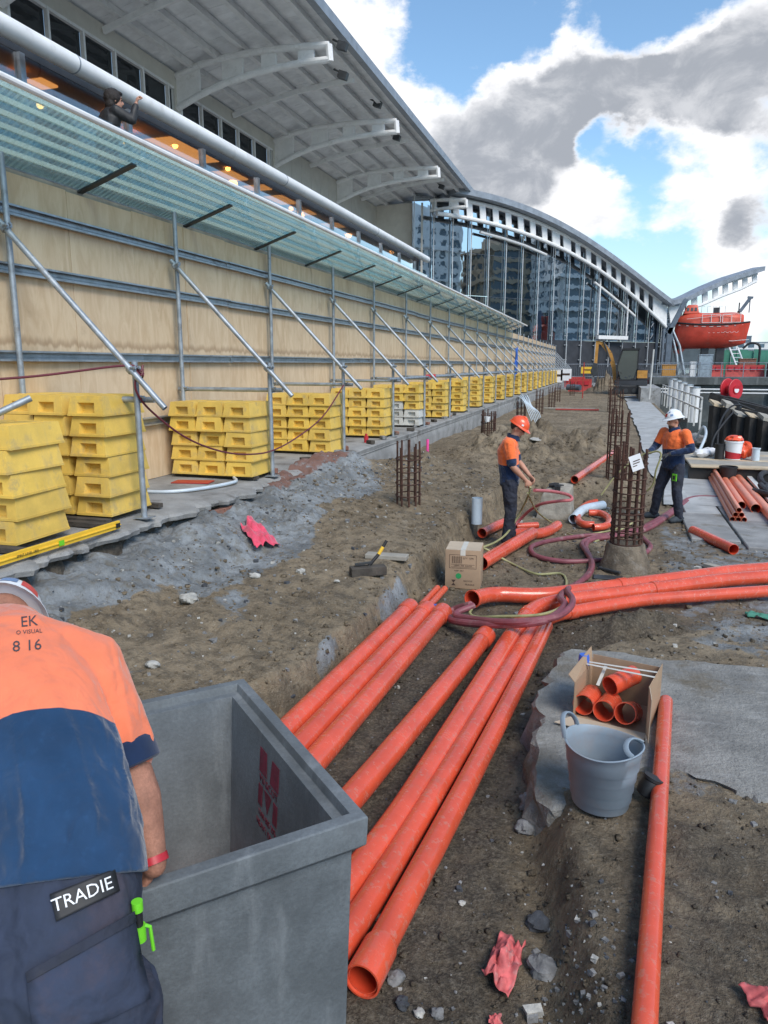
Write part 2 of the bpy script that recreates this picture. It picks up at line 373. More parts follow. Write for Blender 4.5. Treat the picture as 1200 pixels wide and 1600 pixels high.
def plywood_mat():
    m = bpy.data.materials.new('plywood'); m.use_nodes = True; T = NT(m.node_tree); m.node_tree.nodes.clear()
    tc = T.n('ShaderNodeTexCoord').outputs['Object']; oi = T.n('ShaderNodeObjectInfo').outputs['Random']
    P = T.vm('ADD', tc, T.vm('SCALE', (0.0, 31.0, 17.0), oi))
    mp = T.n('ShaderNodeMapping'); T.lk(P, mp.inputs[0]); mp.inputs['Scale'].default_value = (1, 2.4, .7)
    g1 = T.noise(mp.outputs[0], 2.2, 6, .6, 1.2)
    mp2 = T.n('ShaderNodeMapping'); T.lk(P, mp2.inputs[0]); mp2.inputs['Scale'].default_value = (1, 60, 2.0)
    g2 = T.noise(mp2.outputs[0], 1.0, 4, .7)
    c = T.mix(T.mr(g1, .3, .7), (.55, .40, .25), (.68, .53, .36))
    c = T.mix(T.mr(g2, .4, .75, 0, .16), c, (.42, .29, .17))
    c = T.mix(T.m('MULTIPLY', oi, .22), c, (.70, .56, .40))
    st = T.noise(P, 1.3, 8, .7); c = T.mix(T.mr(st, .56, .72, 0, .45), c, (.36, .25, .16))
    sp = T.n('ShaderNodeSeparateXYZ'); T.lk(tc, sp.inputs[0])          # water tide mark above the third rail
    mpt = T.n('ShaderNodeMapping'); T.lk(P, mpt.inputs[0]); mpt.inputs['Scale'].default_value = (1, 3.0, .2)
    tl = T.m('SUBTRACT', sp.outputs[2], T.m('MULTIPLY', T.noise(mpt.outputs[0], 2.0, 5, .6), .22))
    band = T.m('MULTIPLY', T.mr(tl, 1.62, 1.66), T.mr(tl, 1.66, 1.75, 1.0, 0.0))
    c = T.mix(T.m('MULTIPLY', band, .55), c, (.30, .19, .11))
    b = T.n('ShaderNodeBsdfPrincipled'); T.lk(c, b.inputs['Base Color']); b.inputs['Roughness'].default_value = .7; b.inputs['Specular IOR Level'].default_value = .25
    bp = T.n('ShaderNodeBump'); bp.inputs['Strength'].default_value = .15; bp.inputs['Distance'].default_value = .01; T.lk(g2, bp.inputs['Height']); T.lk(bp.outputs[0], b.inputs['Normal'])
    o = T.n('ShaderNodeOutputMaterial'); T.lk(b.outputs[0], o.inputs[0]); return m

def soil_mat():
    """sandy soil; the 'conc' attribute says where the mesh is broken concrete, 'damp' where the sand is dark and damp, 'brk' crushed brick"""
    m = bpy.data.materials.new('soil'); m.use_nodes = True; T = NT(m.node_tree); m.node_tree.nodes.clear()
    P = T.n('ShaderNodeTexCoord').outputs['Object']
    at = lambda n: T.n('ShaderNodeAttribute', attribute_name=n).outputs['Fac']
    n1 = T.noise(P, .9, 7, .62); n2 = T.noise(P, 9, 6, .7); n3 = T.noise(P, 45, 4, .75); n4 = T.noise(P, 140, 3, .75); n5 = T.noise(P, 3.2, 8, .72)
    
    c = T.mix(T.mr(n1, .32, .68), (.19, .148, .098), (.32, .257, .178))
    c = T.mix(T.mr(n2, .42, .68, 0, .7), c, (.085, .07, .052)); c = T.mix(T.mr(n5, .50, .64, 0, .6), c, (.105, .088, .068)); c = T.mix(T.mr(n5, .30, .42, .45, 0), c, (.33, .295, .24))
    c = T.mix(T.mr(n3, .55, .74, 0, .8), c, (.36, .325, .265))
    c = T.mix(T.mr(n3, .22, .42, .75, 0), c, (.05, .043, .035))
    c = T.mix(T.mr(n4, .62, .75, 0, .5), c, (.40, .38, .34))
    c = T.mix(T.m('MULTIPLY', at('damp'), T.mr(n2, .25, .6, .55, 1.0)), c, T.mix(T.mr(n3, .4, .7), (.058, .049, .039), (.165, .142, .112)))
    k = T.noise(P, 3.0, 8, .65); kc = T.mix(T.mr(k, .3, .7), (.15, .16, .165), (.34, .365, .385))
    kc = T.mix(T.mr(n2, .46, .70, 0, .75), kc, (.175, .155, .12)); kc = T.mix(T.mr(n3, .2, .4, .6, 0), kc, (.09, .09, .09))
    f = T.mr(T.m('ADD', at('conc'), T.m('MULTIPLY', T.m('SUBTRACT', n2, .5), .9)), .42, .58)
    c = T.mix(f, c, kc)
    c = T.mix(T.mr(T.m('ADD', at('brk'), T.m('MULTIPLY', T.m('SUBTRACT', n2, .5), 1.2)), .5, .7, 0, .75), c, (.23, .10, .065))
    b = T.n('ShaderNodeBsdfPrincipled'); T.lk(c, b.inputs['Base Color']); b.inputs['Roughness'].default_value = .92; b.inputs['Specular IOR Level'].default_value = .2
    bp = T.n('ShaderNodeBump'); bp.inputs['Strength'].default_value = 1.0; bp.inputs['Distance'].default_value = .05
    h = T.m('ADD', T.m('MULTIPLY', n3, .45), T.m('ADD', n2, T.m('MULTIPLY', n4, .12))); T.lk(h, bp.inputs['Height']); T.lk(bp.outputs[0], b.inputs['Normal'])
    o = T.n('ShaderNodeOutputMaterial'); T.lk(b.outputs[0], o.inputs[0]); return m

M = {}
M['soil'] = soil_mat()
M['ply'] = plywood_mat()
M['conc'] = mat('concrete', (.34, .345, .345), .85, var=.25, scale=3, bump=.5, bscale=60, dirt=((.12, .11, .095), .75, 2.2), grain=(90, .3))
M['conc_pale'] = mat('pale_concrete', (.42, .43, .43), .85, var=.18, scale=2, bump=.4, bscale=50, dirt=((.20, .185, .16), .7, 1.6), grain=(80, .25))
M['slab'] = mat('dusty_slab', (.30, .30, .295), .9, var=.25, scale=2.5, bump=.6, bscale=70, dirt=((.15, .125, .09), .85, 1.7), grain=(120, .35))
M['pit'] = mat('cast_concrete', (.128, .145, .158), .75, var=.22, scale=4, bump=.22, bscale=55, dirt=((.11, .12, .13), .6, 3), streak=((.24, .26, .275), .55, (7, 7, 1.6)), grain=(70, .3))
M['ledge'] = mat('ledge_concrete', (.29, .29, .285), .9, var=.25, scale=2.2, bump=.6, bscale=60, dirt=((.10, .09, .08), .85, 1.8), grain=(110, .35))
M['brick'] = mat('old_brick', (.22, .105, .075), .9, var=.35, scale=9, bump=.6, bscale=60, dirt=((.13, .12, .11), .8, 6))
M['galv'] = mat('galvanised_steel', (.40, .44, .48), .42, metal=.75, var=.2, scale=5, bump=.06, bscale=40, dirt=((.22, .23, .24), .6, 4))
M['galv_dull'] = mat('dull_galvanised_steel', (.33, .37, .41), .5, metal=.55, var=.22, scale=7, bump=.08, dirt=((.20, .19, .18), .6, 5))
M['yellow'] = mat('yellow_plastic', (.74, .495, .085), .5, var=.14, scale=3.5, bump=.05, dirt=((.36, .28, .15), .75, 4.5), grain=(60, .12), streak=((.42, .33, .17), .45, (6, 6, 1.5)), rnd=.22)
M['white_block'] = mat('white_plastic', (.58, .58, .55), .5, var=.1, scale=4, dirt=((.30, .29, .26), .5, 5))
M['orange'] = mat('orange_pvc', (.68, .092, .042), .24, var=.14, scale=3, bump=.03, dirt=((.36, .24, .19), .45, 24), streak=((.34, .20, .15), .30, (9, 9, 50)), grain=(180, .15), coat=.25)
M['orange_in'] = mat('orange_pvc_inside', (.55, .055, .022), .45, var=.1)
M['copper'] = mat('salmon_pvc', (.74, .235, .13), .35, var=.1, scale=3, dirt=((.6, .36, .27), .5, 6))
M['white_pvc'] = mat('white_pvc', (.55, .63, .70), .35, var=.08, dirt=((.35, .36, .36), .4, 6))
M['rust'] = mat('rusty_steel', (.075, .036, .026), .85, metal=.15, var=.4, scale=14, bump=.5, bscale=120, dirt=((.19, .10, .065), .7, 11))
M['hose'] = mat('burgundy_hose', (.21, .06, .075), .5, var=.18, scale=9, dirt=((.36, .25, .24), .55, 6))
M['hose_pink'] = mat('pink_hose', (.45, .12, .13), .45, var=.15, scale=8)
M['hose_green'] = mat('green_hose', (.30, .29, .135), .5, var=.2, scale=9, dirt=((.5, .44, .27), .5, 8))
M['hivis'] = mat('hivis_orange_cloth', (.86, .17, .045), .82, var=.10, scale=7, bump=.12, bscale=500, sheen=.3, spec=.2)
M['hivis_faded'] = mat('faded_hivis_cloth', (.85, .25, .13), .85, var=.09, scale=4, bump=.12, bscale=600, sheen=.3, spec=.2)
M['navy'] = mat('navy_cloth', (.012, .028, .075), .88, var=.3, scale=5, bump=.12, bscale=500, sheen=.2, spec=.2)
M['navy_worn'] = mat('worn_navy_cloth', (.022, .062, .135), .88, var=.38, scale=5, bump=.15, bscale=600, sheen=.3, spec=.2, streak=((.10, .17, .25), .45, (5, 7, 5)))
M['trouser'] = mat('dark_work_trousers', (.022, .026, .042), .9, var=.3, scale=6, bump=.15, bscale=400, fold=9, dirt=((.09, .085, .08), .4, 5))
M['trouser_grey'] = mat('grey_blue_work_trousers', (.028, .038, .068), .9, var=.3, scale=5, bump=.18, bscale=500, fold=7, dirt=((.075, .06, .075), .5, 4))
M['skin'] = mat('skin', (.48, .245, .165), .5, var=.12, scale=12, bump=.08, bscale=150)
M['skin_arm'] = mat('shaded_arm_skin', (.36, .17, .115), .6, var=.22, scale=18, bump=.25, bscale=160, grain=(130, .35), dirt=((.20, .10, .07), .35, 30), spec=.35)  # base darkened to hold the shade under the arm; grain is freckles and hair
M['skin_pale'] = mat('pale_skin', (.58, .35, .26), .5, var=.08)
M['hair'] = mat('dark_hair', (.018, .012, .01), .6, var=.4, scale=40, bump=.5, bscale=150)
M['beard'] = mat('brown_beard', (.07, .04, .025), .8, var=.4, scale=60, bump=.6, bscale=200)
M['hat_orange'] = mat('orange_hard_hat', (.82, .10, .03), .3, var=.05, coat=.3)
M['hat_white'] = mat('white_hard_hat', (.72, .74, .76), .35, var=.06, coat=.2)
M['hat_red'] = mat('red_sticker', (.55, .06, .05), .4, var=.2, scale=20)
M['hat_blue'] = mat('blue_sticker', (.16, .25, .42), .4, var=.2, scale=20)
M['black'] = mat('black_rubber', (.016, .016, .018), .6, var=.3)
M['boot'] = mat('dusty_boot', (.13, .115, .095), .9, var=.3, scale=14, bump=.3)
M['boot_dark'] = mat('dark_boot', (.035, .045, .055), .8, var=.3, scale=14, bump=.3)
M['glove'] = mat('dark_glove', (.03, .032, .036), .7, var=.3)
M['card'] = mat('cardboard', (.37, .255, .165), .85, var=.10, scale=4, bump=.05, grain=(80, .12))
M['card_in'] = mat('cardboard_inside', (.25, .165, .11), .9, var=.10, scale=4)
M['card_pale'] = mat('pale_cardboard', (.47, .385, .29), .85, var=.08, scale=4)  # lighter cardboard tone for the top and opened flaps
M['ink'] = mat('dark_ink', (.06, .035, .025), .8, var=.1)
M['ink_red'] = mat('red_stencil', (.20, .022, .045), .75, var=.25, scale=30, dirt=((.20, .18, .20), .5, 35))
M['ink_black'] = mat('dark_print', (.06, .05, .06), .8, var=.1)
M['print_white'] = mat('white_print', (.75, .76, .78), .6, var=.05)
M['green_dot'] = mat('green_sticker', (.03, .30, .10), .5)
M['lime'] = mat('lime_green_plastic', (.17, .62, .03), .35, var=.05)
M['tape'] = mat('clear_tape', (.62, .60, .54), .25, var=.08)
M['tub'] = mat('grey_tub_plastic', (.215, .265, .315), .5, var=.1, scale=4, dirt=((.27, .22, .20), .35, 5))
M['white_paint'] = mat('white_paint', (.60, .60, .58), .5, var=.06, scale=3, dirt=((.42, .40, .36), .35, 2.5))
M['steel_white'] = mat('white_steel', (.78, .78, .78), .45, var=.05, scale=2, dirt=((.45, .43, .40), .35, 3))
M['cream'] = mat('cream_cladding', (.60, .575, .52), .6, var=.06, scale=1.5, dirt=((.45, .42, .36), .3, 1.2))
M['roof_under'] = mat('roof_soffit', (.80, .81, .82), .6, var=.12, scale=.9, dirt=((.50, .51, .53), .5, .7), streak=((.50, .50, .51), .4, (.25, 1.5, .25)))
M['roof_edge'] = mat('grey_roof_edge', (.30, .33, .37), .5, metal=.3, var=.15, scale=1.5, dirt=((.2, .21, .23), .5, 2))
M['dark_glass'] = mirror_glass('dark_window', (.012, .014, .016), .10, .05, 1.2)
M['hall_glass'] = mirror_glass('hall_glass', (.006, .008, .010), .70, .048, .7)
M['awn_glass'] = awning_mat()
M['clear_glass'] = glass_mat('clear_glass_edge', (.90, .97, .96), .5)
M['bal_glass'] = glass_mat('balustrade_glass', (.84, .91, .92), 2.0, .015, ripple=.02)
M['win_glass'] = glass_mat('terrace_window', (.80, .80, .80), 3.6, .015, ripple=.02)
M['mullion'] = mat('mullion_steel', (.50, .52, .54), .4, metal=.3, var=.08)
M['dark_steel'] = mat('dark_steel', (.055, .058, .062), .5, metal=.3, var=.2, scale=4)
M['charcoal'] = mat('charcoal_panel', (.035, .038, .046), .6, var=.2, scale=1.5)
M['steel_blue'] = mat('blue_grey_steel', (.15, .18, .22), .5, metal=.3, var=.2, scale=2, dirt=((.11, .09, .08), .4, 2))
M['red_boat'] = mat('red_lifeboat_gelcoat', (.56, .060, .035), .35, var=.14, scale=1.2, dirt=((.40, .09, .06), .5, 1.5), coat=.2)
M['red_boat_light'] = mat('faded_red_gelcoat', (.60, .085, .045), .45, var=.15, scale=1.5, dirt=((.50, .16, .11), .5, 2))
M['white_line'] = mat('white_line', (.7, .68, .66), .5)
M['red'] = mat('red_paint', (.48, .022, .035), .45, var=.15, scale=3, dirt=((.30, .05, .05), .4, 4))
M['red_fade'] = mat('red_barrier_plastic', (.40, .045, .035), .5, var=.2, scale=3)
M['exc'] = mat('excavator_yellow', (.50, .24, .045), .45, var=.2, scale=3, dirt=((.20, .13, .07), .7, 3))
M['timber'] = mat('pale_timber', (.52, .42, .29), .8, var=.2, scale=3, bump=.3, streak=((.35, .26, .17), .5, (2, 2, 9)))
M['timber_grey'] = mat('grey_timber', (.33, .31, .27), .85, var=.2, scale=3, bump=.3, dirt=((.2, .18, .15), .5, 4))
M['timber_dark'] = mat('tarred_timber', (.022, .021, .021), .75, var=.4, scale=4, bump=.5, dirt=((.08, .07, .06), .5, 4))
M['sleeper'] = mat('old_timber_block', (.060, .052, .044), .9, var=.3, scale=8, bump=.5, dirt=((.13, .115, .10), .5, 6))
M['quay'] = mat('stained_quay_concrete', (.105, .115, .115), .9, var=.35, scale=.8, bump=.5, bscale=14, streak=((.30, .31, .31), .6, (2.2, 2.2, .14)), dirt=((.05, .06, .055), .8, .9))
M['cloth_pink'] = mat('pink_cloth', (.62, .06, .115), .8, var=.2, scale=20, sheen=.3)
M['cloth_faded'] = mat('torn_pink_sheet', (.58, .12, .12), .7, var=.35, scale=16, dirt=((.45, .33, .31), .6, 14))
M['blue_cloth'] = mat('blue_cloth', (.015, .10, .45), .7, var=.2, scale=5)
M['level_y'] = mat('level_yellow', (.80, .50, .045), .35, var=.06)
M['stone'] = mat('grey_stone', (.20, .20, .20), .9, var=.35, scale=18, bump=.6, bscale=50)
M['stone_dark'] = mat('dark_stone', (.06, .065, .075), .9, var=.3, scale=18, bump=.6, bscale=50)
M['stone_pale'] = mat('pale_stone', (.40, .39, .36), .9, var=.3, scale=14, bump=.6, bscale=40)
M['water'] = mat('harbour_water', (.02, .035, .04), .12, var=.2, scale=.3, bump=.5, bscale=1.2)
M['wtower'] = mat('tower_white', (.86, .84, .80), .6, var=.1, scale=.2)
M['wtower_tan'] = mat('tower_tan', (.46, .36, .25), .6, var=.1, scale=.2)
M['wtower_glass'] = mat('tower_glass', (.10, .15, .19), .25, var=.3, scale=.15)
M['tree'] = mat('far_foliage', (.045, .065, .035), .9, var=.5, scale=.3)
M['green_mesh'] = mat('green_shade_cloth', (.06, .22, .16), .8, var=.3, scale=.6)
M['rope'] = mat('dark_rope', (.03, .031, .035), .75, var=.45, scale=10, bump=.5, bscale=60)
M['warm_lamp'] = emit_mat('lamp_glow', (1, .40, .09), 5.0)
M['interior'] = mat('interior_wall', (.30, .15, .08), .8, var=.3, scale=1.5)
M['pink_paint'] = mat('pink_marker', (.85, .08, .35), .6)
M['blue_tape'] = mat('blue_cap', (.04, .12, .50), .4)

M['shirt2'] = two_tone('hivis_and_navy_cloth', (.86, .17, .045), (.012, .028, .075), 'navy', rough=.82, var=.10, scale=7, bump=.12, bscale=500, fold=9, sheen=.3, spec=.2)
M['shirt2_worn'] = two_tone('faded_hivis_and_navy_cloth', (.74, .19, .095), (.013, .046, .11), 'navy', rough=.85, var=.09, scale=4, bump=.14, bscale=600, fold=6, sheen=.3, spec=.2)
M['shirt_black'] = M['black']

M['ceiling_glow'] = emit_mat('ceiling_glow', (1, .42, .11), .62)
# ------------------------------------------------------------------ the excavated ground
LY = [0, 2, 3.2, 4.61, 4.97, 5.51, 6.33, 6.87, 7.51, 8.42, 9.66, 11.57, 13.0, 13.8]
LX = [-3.1, -2.8, -2.48, -2.10, -2.02, -1.96, -1.94, -1.93, -1.95, -1.88, -1.88, -1.74, -1.6, -1.1]
LZ = [.30, .30, .30, .31, .31, .32, .33, .34, .36, .41, .47, .50, .50, .48]
RY = [0, 1.5, 2.2, 2.63, 3.11, 3.51, 3.87, 4.54, 5.05, 5.56, 6.0, 6.4, 6.9, 7.4]
RX = [.15, .06, -.01, -.09, -.15, -.22, -.34, -.32, -.34, -.30, .05, .7, 1.6, 2.6]
MOUNDS = [(-1.7, 18.6, .52, .9, 1.3), (-2.5, 16.6, .42, .8, 1.2), (-.55, 17.4, .40, .6, 1.0), (-1.2, 15.6, .25, .8, .8), (-2.9, 20.5, .3, .8, 1.5),
          (-.2, 20.5, .28, .5, 1.5), (-3.2, 13.4, .16, .5, .8), (.55, 6.75, .20, .50, .24), (.15, 6.5, .14, .3, .22), (-.5, 62, 1.5, 1.0, 1.4), (.28, 9.14, .0, .3, .3)]
def ground_z(x, y, fine=True):
    x = np.asarray(x, float); y = np.asarray(y, float)
    w1 = fbm(x * .8, y * .8, 3, 3); w2 = fbm(x * 3.2, y * 3.2, 4, 11); jag = fbm(x * 2.2 + 5, y * 2.2, 4, 23) * .22
    lip = np.interp(y, LY, LX) + jag * (.9); lz = np.interp(y, LY, LZ)
    d = lip - x                                                     # >0 on the left bench
    bench = lz + np.clip(d, 0, 3) * .070 + w1 * .12 + w2 * .08
    rise = sstep(-3.45, -4.25, x + jag * 1.2)                        # spilled concrete up to the ledge
    near = sstep(13.0, 11.8, y)
    bench = bench + rise * (.20 * near) * (1 + .6 * w2)
    left = sstep(-.12, .035, d + .05 * w2) * bench * sstep(14.2, 13.4, y)
    floor = .012 + w1 * .03 + w2 * .018
    back = sstep(13.0, 13.7, y + jag * .6) * sstep(.75, .30, x + jag * .4) * (.42 - .12 * sstep(20, 26, y) + w1 * .10 + w2 * .04)
    rl = np.interp(y, RY, RX) + jag * .5
    right = sstep(-.04, .17, x - rl) * (.25 + w1 * .03 + w2 * .014) * sstep(7.5, 6.7, y)
    z = np.maximum(np.maximum(left, back), floor); z = np.where(right > floor, np.maximum(z, right), z)
    for mx, my, h, sx, sy in MOUNDS:
        z = z + h * np.exp(-((x - mx) / sx) ** 2 - ((y - my) / sy) ** 2) * (1 + 1.2 * w2 + .8 * fbm(x * 6, y * 6, 3, 41))
    z = z - .035 * sstep(.9, 1.1, x) * sstep(13.6, 14.4, y)
    z = z - sstep(2.75, 3.1, x) * sstep(9, 12, y) * .35 - sstep(2.75, 3.05, x) * sstep(20.5, 21.2, y) * 1.2
    if fine:
        slope = sstep(.05, -.25, np.abs(d) - .15) * sstep(14, 13, y)
        z = z + fbm(x * 7, y * 7, 4, 31) * (.055 + .06 * slope) + (np.abs(fbm(x * 15, y * 15, 3, 51)) - .12) * .055 * sstep(-.06, .12, fbm(x * 1.4, y * 1.4, 3, 57) + .4 * slope)
        conc = sstep(-3.3, -3.6, x) * near
        z = z + conc * (np.round(fbm(x * 1.7 + .4 * fbm(x * 5, y * 5, 2, 3), y * 1.3, 4, 61) * 8) / 8 * .30 + fbm(x * 6, y * 6, 3, 67) * .05)
    return z
def gh(x, y): return float(ground_z(np.array([x]), np.array([y]), False)[0])

def build_ground():
    ys = list(np.arange(.4, 12.0, .027)); q = 12.0; st = .03
    while q < 88: ys.append(q); st *= 1.022; q += st
    ys = np.array(ys); xs = np.arange(-4.62, 3.9, .031)
    X, Y = np.meshgrid(xs, ys); Z = ground_z(X, Y)
    near = sstep(12.6, 11.6, Y); jag = fbm(X * 2.2 + 5, Y * 2.2, 4, 23) * .22
    conc = sstep(-3.30, -3.62, X + jag * 2.2 + fbm(X * 1.1, Y * .7, 4, 71) * 1.5) * near
    slabr = sstep(3.55, 3.85, Y + jag * .8) * sstep(5.75, 5.5, Y + jag * .5) * sstep(-.02, .04, X - np.interp(Y, RY, RX) + .02)
    slab2 = sstep(.55, .9, X + jag) * sstep(5.7, 6.1, Y) * sstep(12.5, 11.5, Y) * .55
    conc = np.clip(np.maximum(np.maximum(conc * .92, slabr * .35), slab2 * .8) + .12 * sstep(.06, .10, np.abs(fbm(X * 1.7, Y * 1.7, 3, 83))) + .75 * np.exp(-((X + 1.90) / .09) ** 2 - ((Y - 6.7) / .75) ** 2) + .7 * np.exp(-((X + 2.02) / .06) ** 2 - ((Y - 5.1) / .3) ** 2), 0, 1)
    lipd = X - np.interp(Y, LY, LX)
    damp = sstep(0, .25, lipd) * sstep(-.02, -.25, X - np.interp(Y, RY, RX)) * sstep(9.0, 6.0, Y) * .95 + sstep(0, .2, X - np.interp(Y, RY, RX)) * sstep(3.7, 3.4, Y) * .62
    damp = np.clip(damp + .6 * sstep(.55, .9, X) * sstep(8.5, 9.5, Y) * sstep(12.5, 11.5, Y) * sstep(-.05, .1, fbm(X * 1.5, Y * 1.5, 3, 91)), 0, 1)
    brk = sstep(-4.1, -4.3, X) * sstep(8.3, 9.2, Y) * sstep(13, 12, Y) * .75
    ny, nx = X.shape; me = bpy.data.meshes.new('ground')
    co = np.stack([X, Y, Z], -1).reshape(-1, 3); me.vertices.add(nx * ny); me.vertices.foreach_set('co', co.ravel())
    idx = np.arange(nx * ny).reshape(ny, nx); f = np.stack([idx[:-1, :-1], idx[:-1, 1:], idx[1:, 1:], idx[1:, :-1]], -1).reshape(-1, 4); n = len(f)
    me.loops.add(n * 4); me.loops.foreach_set('vertex_index', f.ravel().astype(np.int32))
    me.polygons.add(n); me.polygons.foreach_set('loop_start', np.arange(0, n * 4, 4, dtype=np.int32)); me.polygons.foreach_set('loop_total', np.full(n, 4, dtype=np.int32))
    me.update(calc_edges=True); me.polygons.foreach_set('use_smooth', np.ones(n, bool))
    for nm, a in (('conc', conc), ('damp', damp), ('brk', brk)):
        at = me.attributes.new(nm, 'FLOAT', 'POINT'); at.data.foreach_set('value', a.astype(np.float32).ravel())
    me.materials.append(M['soil']); o = bpy.data.objects.new('ground', me); COL.objects.link(o); tag(o, kind='structure')
build_ground()
# the land around, one sheet below the excavation, out to the horizon on the land side
b = MB(); b.box(-400, 2.7, -60, 500, -2.2, -.35); b.box(2.7, 400, -60, 9.0, -2.2, -.40); b.box(2.7, 9.0, 9.0, 21.0, -2.2, -.45)
struct(b, 'land', M['conc_pale'])
b = MB(); b.box(2.7, 3000, 9.0, 3000, -3.0, -1.9); struct(b, 'water', M['water'])

def stones():
    rng = np.random.default_rng(3); vs = []; fs = []
    base = np.array([(-1, -1, -1), (1, -1, -1), (1, 1, -1), (-1, 1, -1), (-1, -1, 1), (1, -1, 1), (1, 1, 1), (-1, 1, 1)]) * .62
    q = np.array([(0, 3, 2, 1), (4, 5, 6, 7), (0, 1, 5, 4), (1, 2, 6, 5), (2, 3, 7, 6), (3, 0, 4, 7)])
    pts = []
    for _ in range(5200):
        y = 1.6 + 11.5 * rng.random() ** 1.6; x = rng.uniform(-4.2, 2.6)
        c = abs(float(fbm(np.array([x * 1.3]), np.array([y * 1.3]), 2, 7)[0]))
        if x < -2.6 or rng.random() < .35 + 2.2 * c: pts.append((x, y))
    for _ in range(260):                                           # rubble at the near right corner and along the ledge foot
        pts.append((rng.normal(.02, .13), rng.uniform(1.9, 2.9)))
    for _ in range(650): pts.append((rng.normal(-3.5, .35), rng.uniform(11, 15)))
    for _ in range(500): pts.append((rng.normal(-4.0, .2), rng.uniform(4, 12)))
    pts = np.array(pts); zz = ground_z(pts[:, 0], pts[:, 1])
    for i, ((x, y), z) in enumerate(zip(pts, zz)):
        r = min(.05, .0055 * math.exp(rng.normal(0, .62)) * (1 + .09 * y)); a = rng.uniform(0, 6.28); ca, sa = math.cos(a), math.sin(a)
        p = base * (1 + rng.uniform(-.4, .4, (8, 3))) * np.array([r, r * rng.uniform(.6, 1), r * rng.uniform(.45, .8)])
        p = np.stack([p[:, 0] * ca - p[:, 1] * sa, p[:, 0] * sa + p[:, 1] * ca, p[:, 2]], -1) + (x, y, z + r * .2)
        vs.append(p); fs.append(q + 8 * i)
    me = bpy.data.meshes.new('gravel'); me.from_pydata(np.concatenate(vs).tolist(), [], np.concatenate(fs).tolist())
    for k in ('stone', 'stone_pale', 'stone_dark'): me.materials.append(M[k])
    n = len(me.polygons); mi = np.repeat(rng.choice([0, 0, 0, 1, 2], n // 6), 6); me.polygons.foreach_set('material_index', mi.astype(np.int32))
    o = bpy.data.objects.new('gravel', me); COL.objects.link(o); tag(o, 'loose gravel and crumbs of concrete strewn over the soil', 'gravel', kind='stuff')
stones()

def clods():
    rng = np.random.default_rng(11); vs = []; fs = []
    base = np.array([(-1, -1, -1), (1, -1, -1), (1, 1, -1), (-1, 1, -1), (-1, -1, 1), (1, -1, 1), (1, 1, 1), (-1, 1, 1)]) * .6
    q = np.array([(0, 3, 2, 1), (4, 5, 6, 7), (0, 1, 5, 4), (1, 2, 6, 5), (2, 3, 7, 6), (3, 0, 4, 7)])
    n = 26000; y = 1.7 + 16 * rng.random(n) ** 1.9; x = rng.uniform(-4.1, 2.4, n); d = fbm(x * .9, y * .9, 3, 19); lipd = np.abs(x - np.interp(y, LY, LX)); rd = np.abs(x - np.interp(y, RY, RX))
    k = (rng.random(n) < .28 + 1.8 * np.clip(d, 0, 1) + .5 * np.exp(-(lipd / .25) ** 2) + .5 * np.exp(-(rd / .2) ** 2)); x, y = x[k], y[k]; z = ground_z(x, y)
    for i in range(len(x)):
        r = min(.045, .0062 * math.exp(rng.normal(0, .5)) * (1 + .12 * y[i])); p = base * (1 + rng.uniform(-.45, .45, (8, 3))) * r * np.array([1, .85, .7]); a = rng.uniform(0, 6.28); ca, sa = math.cos(a), math.sin(a)
        vs.append(np.stack([p[:, 0] * ca - p[:, 1] * sa, p[:, 0] * sa + p[:, 1] * ca, p[:, 2]], -1) + (x[i], y[i], z[i] + r * .15)); fs.append(q + 8 * i)
    me = bpy.data.meshes.new('soil_clods'); me.from_pydata(np.concatenate(vs).tolist(), [], np.concatenate(fs).tolist()); me.polygons.foreach_set('use_smooth', [True] * len(me.polygons))
    for nm, a in (('conc', np.repeat(rng.choice([0, 0, 0, .2], len(x)), 8)), ('damp', np.repeat(np.where((x > np.interp(y, LY, LX)) & (y < 7), .8, .1), 8))):
        at = me.attributes.new(nm, 'FLOAT', 'POINT'); at.data.foreach_set('value', a.astype(np.float32))
    me.materials.append(M['soil']); o = bpy.data.objects.new('soil_clods', me); COL.objects.link(o); tag(o, 'crumbled clods of sandy soil over the dug ground', 'soil', kind='stuff')
clods()

